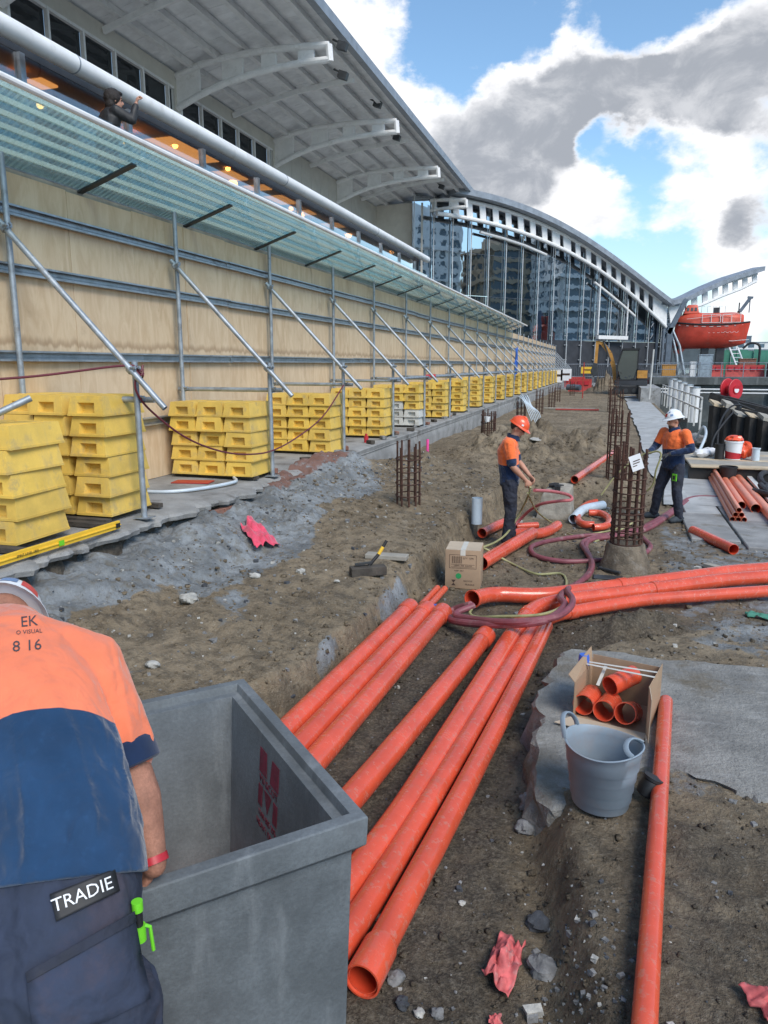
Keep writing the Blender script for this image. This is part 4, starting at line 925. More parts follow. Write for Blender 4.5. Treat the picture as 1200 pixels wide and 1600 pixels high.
for a in ((150, 52, 20, 16, 46, 0, 'pale gridded apartment tower across the water nearest the site'), (158, 78, 18, 16, 38, 2, 'tan apartment tower across the water with wide balconies'),
          (150, 100, 19, 16, 52, 1, 'tall white banded apartment tower across the water'), (165, 124, 24, 16, 36, 1, 'low white banded apartment block across the water'), (158, 152, 20, 16, 30, 2, 'tan apartment block at the far end of the water'),
          (185, 30, 26, 18, 60, 1, 'tallest banded apartment tower across the water'), (152, 182, 22, 16, 24, 0, 'low gridded apartment block at the harbour mouth')): tower(*a)
# ------------------------------------------------------------------ concrete pit (precast, open topped, tapering)
PA, PB = Vector((-1.58, 2.92)), Vector((-.68, 2.06)); PU = (PA - PB).normalized(); PV = Vector((-PU.y, PU.x))     # PU: right corner to back corner, PV: towards the man
if PV.x > 0: PV = -PV
pit = thing('concrete_pit', 'open precast concrete pit box with a red stencil inside beside the bending man', 'pit box', (-1.5, 2.0, 0))
PL, PW, PH = 1.245, 1.10, 1.0
def pp(u, v, z, ins=0.0):                                          # u along PU from the right corner, v along PV, taper to the base
    k = .045 * (1 - z / PH) + ins; p = PB + PU * (k + (PL - 2 * k) * u) + PV * (k + (PW - 2 * k) * v); return (p.x, p.y, z)
def sq(z, ins): return [pp(0, 0, z, ins), pp(1, 0, z, ins), pp(1, 1, z, ins), pp(0, 1, z, ins)]
b = MB()
L = [sq(.004, .02), sq(.86, .035), sq(.895, .0), sq(.995, 0), sq(1.0, .005), sq(1.0, .046), sq(.965, .050), sq(.962, .085), sq(.10, .115)]
b.rings(L, cap=False)
n = len(b.v); b.f.append((0, 1, 2, 3)); b.m.append(0); b.f.append((n - 4, n - 3, n - 2, n - 1)); b.m.append(0)
b.build('box', M['pit'], pit, ang=25, bevel=.006, bseg=2)
# stencil on the inner face of the right-hand wall (u axis wall, v = 0)
wl = .115; base = Vector(pp(0, 0, .6, .106)); ux = Vector((PU.x, PU.y, 0)); inn = Vector((PV.x, PV.y, 0)); zf = lambda z: .085 + (.962 - z) / .862 * .030 + .045 * (1 - z)
def wallpt(s, z): p = PB + PU * s + PV * (zf(z) + .0022); return Vector((p.x, p.y, z))
def spoly(name, pts): b = MB(); b.prism([wallpt(s, z) for s, z in pts], inn * .0012); return b.build(name, M['ink_red'], pit, smooth=False)
s0 = .77; sgn = -1                                                 # reading direction seen from inside runs towards the right corner
def S(a): return s0 - a
def zt(z): return z
# block M in four pieces around a blank band that carries the word
MX = .005
spoly('stencil_mark', [(S(.0), .905), (S(.075), .905), (S(.085), .80), (S(.0), .80)])
spoly('stencil_mark', [(S(.135), .905), (S(.21), .905), (S(.21), .80), (S(.120), .80)])
spoly('stencil_mark', [(S(.0), .745), (S(.045), .745), (S(.045), .655), (S(.0), .655)])
spoly('stencil_mark', [(S(.065), .745), (S(.145), .745), (S(.105), .655)])
spoly('stencil_mark', [(S(.165), .745), (S(.21), .745), (S(.21), .655), (S(.165), .655)])
def wtext(s, z, size, sq_=1.0):
    p = wallpt(S(.105), z); text('stencil_text', s, p, -ux, (0, 0, 1), size, M['ink_red'], pit, .0008, sq_)
wtext('MASCOT', .772, .052, .95); wtext('1300 885 295', .622, .044, .80); wtext('HEAVY DUTY', .575, .044, .86)

# ------------------------------------------------------------------ orange pipes
def circ_path(pts, r, n=8):                                        # polyline with rounded corners
    P = [Vector(p) for p in pts]; out = [P[0]]
    for a, c, d in zip(P, P[1:], P[2:]):
        u = (a - c); v = (d - c); k = min(r, u.length * .49, v.length * .49); p, q = c + u.normalized() * k, c + v.normalized() * k
        for i in range(n + 1):
            t = i / n; out.append(p * (1 - t) ** 2 + c * 2 * t * (1 - t) + q * t ** 2)
    out.append(P[-1]); return out
PR = .080
def opipe(pts, label, r=.080, sockets=(), collars=(), name='orange_pipe', m='orange', group='orange pipes in the trench', mi='orange_in'):
    b = MB(); b.pipe(pts, r, r - .0055 * (r / .08) ** .6, 28, 0, 1); o = b.build(name, [M[m], M[mi]], None)
    tag(o, label, 'pipe', group)
    P = [Vector(p) for p in pts]
    for e, ln in sockets:
        p, d = (P[0], (P[1] - P[0]).normalized()) if e == 0 else (P[-1], (P[-2] - P[-1]).normalized())
        b = MB(); rr = [r + .002, r + .011, r + .012, r + .012]; xs_ = [ln + .03, ln, .02, -.012]
        ax = d; u = ax.orthogonal().normalized(); w = ax.cross(u)
        b.rings([[p + ax * x + (u * math.cos(2 * PI * i / 28) + w * math.sin(2 * PI * i / 28)) * q for i in range(28)] for q, x in zip(rr + [r + .004, r - .002], xs_ + [-.012, .05])], cap=False)
        b.build('socket', M[m], o)
    for i in collars:
        p = P[i]; d = (P[min(i + 1, len(P) - 1)] - P[max(i - 1, 0)]).normalized(); b = MB(); b.tube([p - d * .05, p - d * .045, p + d * .045, p + d * .05], [r + .002, r + .009, r + .009, r + .002], 28); b.build('collar', M[m], o)
    return o
def sag(a, c, n=10, amp=.0):
    a, c = Vector(a), Vector(c); return [a.lerp(c, i / n) + Vector((amp * math.sin(PI * i / n), 0, 0)) for i in range(n + 1)]
z0 = PR + .016
opipe(sag((-1.46, 1.75, z0 + .02), (-.935, 6.15, z0 + .01), amp=.02), 'orange pipe passing closest to the right corner of the concrete pit, first of four', r=.076, sockets=[(1, .14)])
opipe(circ_path([(-1.23, 1.6, z0), (-.95, 3.3, z0), (-.70, 6.35, z0 + .02), (-.58, 7.12, z0 + .03), (.43, 7.80, z0 + .05), (1.36, 8.50, z0 + .06), (3.4, 9.55, z0 + .06)], .35), 'orange pipe second of four that turns right under the hose coil', r=.076, collars=(19, 27, 34))
opipe(circ_path([(-1.12, 1.5, z0), (-.92, 2.55, z0), (-.575, 6.3, z0), (-.44, 6.82, z0 + .02), (.41, 7.55, z0 + .03), (1.7, 8.25, z0 + .03), (3.4, 9.1, z0 + .03)], .32), 'orange pipe third of four that turns right behind the dirt mound', r=.063, collars=(19, 27))
opipe(sag((-.795, 2.33, z0), (-.445, 6.55, z0 + .01), amp=.015), 'orange pipe with a wide socket mouth facing the camera at the bottom', r=.063, sockets=[(0, .17)])
h1 = circ_path([(-1.20, 6.98, .16), (-1.06, 7.30, .13), (-.60, 7.42, .11), (.43, 8.20, .11), (1.47, 9.02, .11), (3.4, 10.1, .11)], .25)
opipe(h1, 'upper orange pipe with its open bent mouth behind the hose coil', sockets=[(0, .02)], collars=(19, 37))
for i, ((x0, y0), (x1, y1), w) in enumerate((((-1.99, 2.4), (-1.775, 6.70), 'outer pipe nearest the soil bank'), ((-1.82, 2.3), (-1.60, 6.68), 'middle pipe'), ((-1.66, 2.2), (-1.435, 6.66), 'inner pipe nearest the trench floor'))):
    opipe(sag((x0, y0, z0 + .01), (x1, y1, z0 + .008)), 'orange pipe in the left group of three, ' + w, sockets=[(1, .15)])
for i, (x, w) in enumerate(((-1.68, 'left'), (-1.60, 'right'))):
    opipe(sag((x, 6.75, .11), (x + .02, 7.42, .10), 3), 'thin orange pipe beyond the left group, %s of the two' % w, r=.035, name='thin_orange_pipe')
lone = opipe(sag((.135, 1.2, .29), (.45, 4.72, .338)), 'single long orange pipe lying on the right slab beside the grey tub', r=.043)
opipe(sag((-.53, 13.43, .44), (.13, 17.2, .52), 4), 'short orange pipe lying on the soil behind the grey and orange bends', r=.07)
opipe(sag((1.26, 11.35, .075), (1.66, 10.30, .075), 4), 'short loose orange pipe lying in front of the man with the white hat', r=.07)
def smooth_path(pts, n=8):
    P = [Vector(p) for p in pts]; P = [P[0] * 2 - P[1]] + P + [P[-1] * 2 - P[-2]]; out = []
    for i in range(1, len(P) - 2):
        a, c, d, e = P[i - 1:i + 3]
        for k in range(n):
            t = k / n; out.append(.5 * ((2 * c) + (d - a) * t + (2 * a - 5 * c + 4 * d - e) * t * t + (3 * c - a - 3 * d + e) * t ** 3))
    out.append(P[-2]); return out
# offcuts and bends behind the man with the orange hat
def gzs(l, z): return [gz(x, y, z) for x, y in l]
def arc(l, z, r=.3): return smooth_path(gzs(l, z), 5)
opipe(gzs([(752, 880), (832, 833)], .12), 'large orange pipe lying behind the cardboard box', r=.085)
opipe(arc([(753, 833), (775, 822), (800, 812)], .12, .2), 'orange bend lying behind the box beside the blue pipe end', r=.07)
opipe(arc([(790, 838), (815, 833), (836, 834), (856, 830), (871, 821)], .09), 'orange bend lying between the legs of the man and the stone block', r=.075)
opipe(gzs([(806, 823), (840, 821)], .07), 'small red pipe offcut lying by the stone block', r=.055)
opipe(arc([(937, 783), (918, 788), (905, 799), (903, 812), (912, 819), (928, 820)], .09), 'upper curved orange bend beside the grey pipe', r=.055)
opipe(arc([(920, 801), (938, 802), (950, 809), (951, 818), (942, 823), (927, 824)], .08), 'lower curved orange bend beside the grey pipe', r=.055)
opipe(arc([(896, 811), (912, 796), (942, 789)], .09, .3), 'pale grey pipe bend lying under the orange bends', r=.075, name='grey_pipe', m='white_pvc', mi='white_pvc', group='offcuts and bends by the stone block')
opipe([gz(744, 845, .0)[:2] + (.25,), gz(744, 845, .0)[:2] + (.62,)], 'pale blue pipe end standing upright behind the cardboard box', r=.075, name='blue_pipe', m='white_pvc', mi='white_pvc', group='offcuts and bends by the stone block')
b = MB(); b.lathe([(.03, 0), (.035, .02), (.035, .05), (.02, .06), (.02, .09)], gz(680, 958, .03), 12, cap=True); tag(b.build('blue_plug', M['blue_tape']), 'small blue plug lying beyond the left group of pipes', 'cap')

# ------------------------------------------------------------------ salmon pipes stacked on the right
ps = thing('pipe_bundle', 'x', 'pipe') if False else None
for i, (dx, dz) in enumerate(((0, 0), (.085, 0), (.17, 0), (.04, .075), (.125, .075), (.083, .15))):
    opipe(sag((2.16 + dx * .9, 17.6, .10 + dz), (1.93 + dx, 12.35, .085 + dz), 4), '%s thin salmon pipe of the stack on the right, %s' % (['bottom left', 'bottom middle', 'bottom right', 'upper left', 'upper right', 'top'][i], 'bundled with five others'), r=.040, name='salmon_pipe', m='copper', mi='orange_in', group='salmon pipes stacked on the right')
for i, (xa, xb, r, z, y1, lab) in enumerate(((2.42, 2.23, .07, .11, 13.5, 'wide salmon pipe beside the bundle of thin ones'), (2.56, 2.40, .08, .12, 13.2, 'widest salmon pipe with its dark mouth showing on the right'), (2.70, 2.52, .08, .11, 12.0, 'outermost wide salmon pipe at the right edge'))):
    opipe(sag((xa, 17.8, z), (xb, y1, z), 4), lab, r=r, name='salmon_pipe', m='copper', mi='orange_in', group='salmon pipes stacked on the right')

# ------------------------------------------------------------------ hoses
def CP(x, y): return (640 + x / 2.143, 600 + y / 2.143)
def hose(l, r, m, label, name='hose', off=(0, 0), n=8, lift=0.0):
    pts = []
    for q in l:
        x, y = CP(q[0] + off[0], q[1] + off[1]); z = q[2] if len(q) > 2 else r + .01
        pts.append(gz(x, y, z + lift))
    b = MB(); b.tube(smooth_path(pts, n), r, 10); return tag(b.build(name, M[m]), label, 'hose')
A = [(1062, 382), (980, 378), (930, 386), (885, 418), (800, 470), (735, 492), (660, 505), (590, 508), (500, 520), (430, 535), (405, 552), (430, 578), (520, 594), (640, 590), (760, 578), (806, 548), (788, 522), (770, 505)]
hose(A, .032, 'hose', 'burgundy hose running from behind the man in the white hat round the rebar cage')
hose([(930, 392), (880, 432), (800, 484), (700, 508), (610, 522), (590, 545), (606, 585), (606, 622), (575, 660), (525, 690, .1), (505, 715, .30), (518, 745, .30), (450, 792, .30), (300, 806, .22), (165, 797, .12), (130, 778, .08), (150, 755, .10), (205, 738, .20)], .034, 'hose', 'burgundy hose looping over the bent pipe mouths')
hose([(885, 424), (800, 474), (690, 500), (620, 512), (578, 532), (590, 560), (612, 600), (600, 640), (555, 672), (528, 690, .2), (545, 720, .32), (535, 750, .32), (480, 782, .30), (330, 797, .25), (190, 783, .14), (155, 768, .14), (215, 742, .18)], .030, 'hose', 'second burgundy hose beside the looping one', lift=.02)
hose([(418, 356, .88), (480, 360, .80), (533, 372, .66), (541, 388, .6), (500, 392, .58), (440, 402, .5), (400, 425, .35), (372, 452, .2), (350, 475, .1), (330, 500)], .022, 'hose_pink', 'pink hose hanging in a loop from the hand of the man in the orange hat')
hose([(405, 345, .92), (398, 372, .80), (370, 430, .5), (330, 495, .25), (290, 528, .2), (245, 548, .2), (262, 556, .2), (330, 595, .04), (420, 635), (500, 634), (524, 655), (520, 700, .12), (512, 742, .28), (440, 772, .28), (300, 779, .22), (225, 780, .14), (202, 768, .14), (208, 752, .18)], .014, 'hose_green', 'thin green hose trailing from the hand of the man in the orange hat')
hose([(395, 365, .86), (430, 430, .4), (500, 480), (548, 507), (620, 500), (690, 486), (700, 470)], .012, 'hose_green', 'thin green hose trailing from the hand towards the rebar cage')
# ------------------------------------------------------------------ people
from mathutils.bvhtree import BVHTree
def organic(name, b, voxel, mats, matfn=None, smooth=6, wrinkle=None, parent=None, loc=(0, 0, 0)):
    """fuse overlapping closed shapes into one continuous surface"""
    me0 = bpy.data.meshes.new(name); me0.from_pydata(b.v, [], b.f); t = bpy.data.objects.new(name, me0); COL.objects.link(t)
    r = t.modifiers.new('r', 'REMESH'); r.mode = 'VOXEL'; r.voxel_size = voxel
    s = t.modifiers.new('s', 'SMOOTH'); s.factor = .5; s.iterations = smooth
    dg = bpy.context.evaluated_depsgraph_get(); me = bpy.data.meshes.new_from_object(t.evaluated_get(dg)); bpy.data.objects.remove(t); bpy.data.meshes.remove(me0)
    n = len(me.vertices); co = np.empty(n * 3); me.vertices.foreach_get('co', co); co = co.reshape(-1, 3)
    if wrinkle:
        no = np.empty(n * 3); me.vertices.foreach_get('normal', no); no = no.reshape(-1, 3); co = co + no * wrinkle(co)[:, None]; me.vertices.foreach_set('co', co.ravel())
    me.materials.clear()
    for m_ in mats: me.materials.append(m_)
    if matfn:
        at = me.attributes.new('navy', 'FLOAT', 'POINT'); at.data.foreach_set('value', matfn(co).astype(np.float32))
    me.polygons.foreach_set('material_index', np.zeros(len(me.polygons), np.int32))
    me.polygons.foreach_set('use_smooth', np.ones(len(me.polygons), bool)); me.update()
    o = bpy.data.objects.new(name, me); COL.objects.link(o); o.parent = parent; o.location = loc; return o
def folds(k=9.0, amp=.006, stretch=(1, 1, .45), seed=0):
    def f(co):
        a = co * np.array(stretch) * k
        n = fbm(a[:, 0] + a[:, 2] * .6, a[:, 1] - a[:, 2] * .4, 3, seed) + .6 * fbm(a[:, 2] * 1.3 + a[:, 0] * .4, a[:, 0] - a[:, 1], 3, seed + 5)
        return (.5 - np.abs(n) * 4) * amp
    return f
def hand(b, wrist, elbow, palm_down, curl=1.0, sc=1.0, side=1):
    """palm, four unequal curled fingers and a thumb"""
    w = Vector(wrist); d = (w - Vector(elbow)).normalized(); pn = Vector(palm_down); pn = (pn - d * pn.dot(d)).normalized(); s = d.cross(pn) * side
    b.etube([w - d * .01, w + d * .03 * sc, w + d * .075 * sc, w + d * .095 * sc], [.026 * sc, .036 * sc, .042 * sc, .038 * sc], [.020 * sc, .017 * sc, .015 * sc, .013 * sc], s, 12)
    for i, L in enumerate((.070, .078, .073, .058)):
        p = w + d * .088 * sc + s * (.0295 - .0195 * i) * sc; p1 = p + (d * .8 + pn * .5 * curl).normalized() * L * .5 * sc; p2 = p1 + (d * (.5 - .5 * curl) + pn).normalized() * L * .35 * sc; p3 = p2 + (pn * .6 - d * .6 * curl).normalized() * L * .28 * sc
        b.tube([p - d * .02, p, p1, p2, p3], [.0095 * sc, .0095 * sc, .009 * sc, .0085 * sc, .006 * sc], 8)
    p = w + d * .03 * sc + s * .03 * sc; b.tube([p, p + (s * .7 + d * .7 + pn * .3) * .035 * sc, p + (s * .45 + d * 1.3 + pn * .9) * .045 * sc, p + (s * .1 + d * 1.6 + pn * 1.3) * .05 * sc], [.013 * sc, .011 * sc, .010 * sc, .007 * sc], 8)
def head_shape(b, c, f, u, sc=1.0):
    c, f, u = Vector(c), Vector(f).normalized(), Vector(u); u = (u - f * u.dot(f)).normalized(); s = u.cross(f); Rm = Matrix((f, s, u)).transposed()
    g = lambda x, y, z: c + (f * x + s * y + u * z) * sc
    b.ball(g(-.01, 0, .025), .1 * sc, 1.0, .80, .98, 18, 12, Rm); b.ball(g(.025, 0, -.045), .072 * sc, .95, .84, 1.0, 16, 10, Rm); b.ball(g(.055, 0, -.088), .033 * sc, 1, 1.1, .8, 10, 7, Rm)
    b.tube([g(.085, 0, .02), g(.108, 0, -.025), g(.09, 0, -.04)], [.008 * sc, .016 * sc, .012 * sc], 8)
    b.etube([g(.075, 0, -.068), g(.090, 0, -.066)], [.026 * sc, .02 * sc], [.011 * sc, .007 * sc], s, 10)
    b.etube([g(.07, 0, .035), g(.088, 0, .03)], [.05 * sc, .045 * sc], [.012 * sc, .008 * sc], s, 10)
    for k in (-1, 1): b.ball(g(-.01, .080 * k, -.012), .03 * sc, .55, .3, 1, 10, 7, Rm)
    return g, Rm
def add_face(root, g, Rm, sc=1.0, beard=None, off=Vector((0, 0, 0))):
    for k in (-1, 1):
        b = MB(); b.ball(g(.082, .031 * k, .012), .011 * sc, 1, 1, 1, 8, 6, Rm); b.build('eye', M['black'], root, world=False)
        b = MB(); b.etube([g(.086, .014 * k, .034), g(.084, .033 * k, .038), g(.074, .05 * k, .032)], [.005 * sc] * 3, [.004 * sc] * 3, (0, 0, 1), 6); b.build('eyebrow', M['hair'], root, world=False)
    b = MB(); b.etube([g(.093, -.024, -.066), g(.098, 0, -.064), g(.093, .024, -.066)], [.004 * sc] * 3, [.004 * sc] * 3, (0, 0, 1), 6); b.build('mouth', M['ink'], root, world=False)
def hard_hat(root, g, Rm, m, sc=1.0, tilt=0.0, stickers=(), full_brim=True):
    f, s, u = (Vector(Rm.col[i]) for i in range(3))
    b = MB(); rg = []
    for a in [PI / 2 * i / 9 for i in range(10)]:
        rg.append([g(-.005 + .128 * math.cos(a) * math.cos(t) * 1.05, .108 * math.cos(a) * math.sin(t), .055 + .118 * math.sin(a)) for t in [2 * PI * k / 28 for k in range(28)]])
    b.rings(rg); 
    for k in (-1, 0, 1):
        b.tube([g(-.11 + .22 * i / 8, .025 * k, .055 + .122 * math.sin(PI * (i + .35) / 8.7)) for i in range(9)], .007 * sc, 6)
    br = []
    for (k, dz) in ((1.0, .058), (1.0, .050), (1.22, .040), (1.22, .045)):
        br.append([g(-.005 + .134 * (k if (math.cos(t) > 0 or full_brim) else 1 + (k - 1) * .35) * math.cos(t) * (1.12 if (math.cos(t) > 0 and k > 1) else 1), .112 * (1 + (k - 1) * (.75 if full_brim else .35)) * math.sin(t), dz - (.012 if k > 1 else 0) * abs(math.cos(t))) for t in [2 * PI * q / 28 for q in range(28)]])
    b.rings(br, closed=True)
    h = b.build('hard_hat', M[m], root, world=False, ang=50)
    for (a, e, w, mm) in stickers:
        b = MB(); rows = []
        for da in np.linspace(-w, w, 5):
            for de in np.linspace(-w * .8, w * .8, 4):
                t, q = a + da, e + de; rows.append(g(-.005 + .1295 * 1.05 * math.cos(q) * math.cos(t), .1095 * math.cos(q) * math.sin(t), .055 + .1195 * math.sin(q)))
        b.add(rows, [(i * 4 + j, i * 4 + j + 1, (i + 1) * 4 + j + 1, (i + 1) * 4 + j) for i in range(4) for j in range(3)]); b.build('sticker', M[mm], h, world=False)
    return h
def limb(b, pts, rad, seg=14):
    P = [Vector(p) for p in pts]; b.tube(P, list(rad), seg)
    for p, r in zip(P, rad): b.ball(p, r * .99, 1, 1, 1, 12, 8)
def person(label, loc, rz, J, look, mats, voxel=.010, split_z=1.1, gloves=False, beard=False, hat=None, stickers=(), long_sleeve=False, boots='boot', collar=True, palm=((0, 0, -1), (0, 0, -1)), cat='person'):
    V = {k: Vector(v) for k, v in J.items()}; side = (V['shL'] - V['shR']).normalized(); fwd = side.cross(Vector((0, 0, 1))).normalized()
    b = MB()
    spine = [V['pelvis'] - Vector((0, 0, .06)), V['pelvis'], V['waist'], V['chest'], V['chest'].lerp(V['neck'], .62), V['neck']]
    b.etube(spine, [.14, .16, .145, .165, .13, .06], [.10, .11, .10, .115, .085, .06], side, 20)
    b.tube([V['neck'] - Vector((0, 0, .04)), V['head'] + (V['neck'] - V['head']) * .35], .058, 14)
    g, Rm = head_shape(b, V['head'], look, (0, 0, 1))
    for s in 'RL':
        limb(b, [V['sh' + s], V['sh' + s].lerp(V['el' + s], .4), V['el' + s]], [.055, .052, .040]); limb(b, [V['el' + s], V['el' + s].lerp(V['wr' + s], .3), V['wr' + s]], [.041, .044, .027])
        limb(b, [V['hip' + s], V['kn' + s], V['an' + s]], [.085, .056, .04])
        if not gloves: hand(b, V['wr' + s], V['el' + s], palm[0 if s == 'R' else 1], side=1 if s == 'L' else -1)
    o = organic('person', b, voxel, [M['skin']], smooth=2); o.location = loc; o.rotation_euler = (0, 0, rz); tag(o, label, cat)
    # shirt
    b = MB(); P = [V['pelvis'] - Vector((0, 0, .075)), V['pelvis'] + Vector((0, 0, .03)), V['waist'], V['chest'], V['chest'].lerp(V['neck'], .55), V['chest'].lerp(V['neck'], .86)]
    b.etube(P, [.182, .183, .172, .192, .150, .088], [.132, .140, .137, .145, .115, .082], side, 26)
    for s in 'RL':
        e = V['el' + s] if not long_sleeve else V['wr' + s]; k = .86 if not long_sleeve else 1
        limb(b, [V['sh' + s] + (V['chest'] - V['sh' + s]) * .15, V['sh' + s], V['sh' + s].lerp(V['el' + s], .86)], [.08, .077, .064])
        if long_sleeve: limb(b, [V['sh' + s].lerp(V['el' + s], .8), V['el' + s], V['el' + s].lerp(V['wr' + s], .85)], [.064, .058, .044])
    def mf(c):                                                     # > 0 where the cloth is navy
        v = split_z + .012 * np.sin(c[:, 1] * 9) - c[:, 2]
        for s in 'RL':                                             # sleeves stay orange down to the cuff
            a, e = np.array(V['sh' + s]), np.array(V['el' + s]); q = e - a; L = math.sqrt(q @ q); t = ((c - a) @ q) / (q @ q); d = np.linalg.norm(c - (a + np.clip(t, 0, 1)[:, None] * q), axis=1)
            inside = (d < .092) & (t > .1) & (np.abs((c - np.array(V['chest'])) @ np.array(side)) > .165); v = np.where(inside, (t - (.70 if not long_sleeve else .72)) * L, v)
            if long_sleeve:
                a2, e2 = np.array(V['el' + s]), np.array(V['wr' + s]); q2 = e2 - a2; t2 = ((c - a2) @ q2) / (q2 @ q2); d2 = np.linalg.norm(c - (a2 + np.clip(t2, 0, 1)[:, None] * q2), axis=1); v = np.where((d2 < .075) & (t2 > 0), .05, v)
        return v
    organic('shirt', b, voxel, [M['shirt2'] if mats[0] == 'hivis' else M['black']], mf, 3, folds(8, .008, seed=3), o)
    if collar:
        b = MB(); c = V['neck'] + Vector((0, 0, -.005)); b.rings([[c + fwd * math.cos(t) * r * 1.05 + side * math.sin(t) * r + Vector((0, 0, z - .02 * math.cos(t))) for t in [2 * PI * k / 20 for k in range(20)]] for r, z in ((.088, -.045), (.074, .028), (.067, .026), (.078, -.045))], closed=True); b.build('collar', M['navy'], o, world=False)
    # trousers
    b = MB(); b.etube([V['pelvis'] - Vector((0, 0, .10)), V['pelvis'], V['pelvis'] + Vector((0, 0, .09))], [.17, .172, .158], [.125, .128, .12], side, 22)
    for s in 'RL': limb(b, [V['hip' + s], V['hip' + s].lerp(V['kn' + s], .5), V['kn' + s], V['kn' + s].lerp(V['an' + s], .55), V['an' + s] + Vector((0, 0, .01))], [.108, .096, .078, .070, .066])
    organic('trousers', b, voxel, [M[mats[2]]], None, 3, folds(9, .010, (1, 1, .8), 9), o)
    for s in 'RL':
        b = MB(); a, t = V['an' + s], V['to' + s]; d = (t - a); d.z = 0; d.normalize(); sd_ = d.cross(Vector((0, 0, 1)))
        b.etube([a + Vector((0, 0, .09)) - d * .005, a + Vector((0, 0, .02)), a - Vector((0, 0, a.z - .045)) - d * .03], [.052, .052, .047], [.056, .06, .052], sd_, 14)
        b.etube([Vector((a.x, a.y, .045)) - d * .085, Vector((a.x, a.y, .055)) - d * .04, Vector((a.x, a.y, .058)) + d * .06, Vector((a.x, a.y, .045)) + d * .14, Vector((a.x, a.y, .032)) + d * .185], [.034, .046, .047, .050, .030], [.042, .055, .056, .044, .028], sd_, 14)
        organic('boot', b, .009, [M[boots]], None, 2, None, o)
        if gloves:
            b = MB(); hand(b, V['wr' + s], V['el' + s], palm[0 if s == 'R' else 1], sc=1.12, side=1 if s == 'L' else -1); b.tube([V['wr' + s] - (V['wr' + s] - V['el' + s]).normalized() * .05, V['wr' + s]], .036, 12); organic('glove', b, .006, [M['glove']], None, 1, None, o)
    add_face(o, g, Rm)
    b = MB()                                                       # short hair below the hat
    b.ball(g(-.022, 0, .03), .1, .98, .83, .95, 16, 10, Rm); hb = [v for v in b.v]
    b2 = MB(); vs = b.v; keep = [f for f in b.f if all((Vector(vs[i]) - V['head']).dot(Vector(Rm.col[0])) < .045 and (Vector(vs[i]) - V['head']).dot(Vector(Rm.col[2])) > -.055 for i in f)]; b2.v = vs; b2.f = keep; b2.m = [0] * len(keep)
    b2.build('hair', M['hair'], o, world=False)
    if beard:
        b = MB(); b.ball(g(.040, 0, -.085), .058, .95, .95, .85, 14, 9, Rm); b.ball(g(.062, 0, -.052), .038, .8, 1.1, .35, 10, 7, Rm); organic('beard', b, .006, [M['beard']], None, 1, folds(60, .003, (1, 1, 1)), o)
    if hat: hard_hat(o, g, Rm, hat, stickers=stickers, full_brim=(hat == 'hat_white'))
    return o, V, g, Rm

w1z = gh(-1.2, 9.85)
J1 = dict(pelvis=(0, 0, .95), waist=(-.02, 0, 1.12), chest=(-.035, 0, 1.33), neck=(.03, 0, 1.52), head=(.085, 0, 1.625), shR=(-.025, -.185, 1.43), shL=(-.01, .185, 1.43), elR=(.03, -.245, 1.15), elL=(.10, .235, 1.16),
          wrR=(.21, -.175, .955), wrL=(.27, .09, .975), hipR=(0, -.095, .90), hipL=(0, .095, .90), knR=(.03, -.10, .50), knL=(.02, .12, .50), anR=(-.02, -.11, .10), anL=(.05, .15, .10), toR=(.2, -.16, 0), toL=(.3, .10, 0))
p1, V1, g1, R1 = person('person in an orange hard hat and orange navy shirt looking down at hoses in hand', (-1.24, 9.90, w1z - .01), .12, J1, (.80, -.14, -.52), ('hivis', 'navy', 'trouser'), split_z=1.155, hat='hat_orange',
                        stickers=((2.3, .35, .16, 'hat_white'), (-1.2, .25, .12, 'hat_white')), palm=((.3, .6, -.6), (.3, -.6, -.6)))
b = MB(); b.etube([g1(.092, -.058, .014), g1(.1, -.03, .01), g1(.102, 0, .014), g1(.1, .03, .01), g1(.092, .058, .014)], [.014] * 5, [.004] * 5, (0, 0, 1), 8); b.build('safety_glasses', M['black'], p1, world=False)
for k in (-1, 1):
    b = MB(); b.tube([g1(.092, .06 * k, .016), g1(.0, .082 * k, .014)], .003, 6); b.build('glasses_arm', M['black'], p1, world=False)

J2 = dict(pelvis=(0, 0, .93), waist=(.01, 0, 1.10), chest=(.02, 0, 1.31), neck=(.03, 0, 1.49), head=(.05, 0, 1.60), shR=(.05, -.19, 1.41), shL=(-.02, .195, 1.41), elR=(.13, -.27, 1.17), elL=(-.02, .34, 1.18),
          wrR=(.34, -.17, 1.10), wrL=(.25, .16, 1.10), hipR=(0, -.10, .88), hipL=(0, .10, .88), knR=(.10, -.16, .50), knL=(.02, .15, .49), anR=(.08, -.26, .10), anL=(-.06, .15, .10), toR=(.3, -.42, 0), toL=(.2, .15, 0))
w2z = gh(1.0, 12.3)
p2, V2, g2, R2 = person('person with a white stickered hard hat and dark gloves holding a pale hose', (1.0, 12.32, w2z - .01), math.atan2(-.62, -.78), J2, (.93, -.28, -.20), ('hivis', 'navy', 'trouser'), split_z=1.16, gloves=True, beard=True, long_sleeve=True, hat='hat_white',
                        stickers=((0.1, .45, .28, 'hat_red'), (1.0, .4, .18, 'hat_blue'), (-1.0, .5, .2, 'hat_red'), (.6, .85, .15, 'hat_blue'), (-.6, .2, .14, 'hat_blue')), boots='boot_dark', palm=((0, .3, -1), (0, -.3, -1)))
b = MB(); b.obox((.115, .175, .735), (.006, 0, 0), (0, .048, 0), (0, 0, .055)); b.obox((.123, .175, .735), (.004, 0, 0), (0, .03, 0), (0, 0, .034), 1); b.build('green_tag', [M['lime'], M['glove']], p2, world=False, bevel=.003)
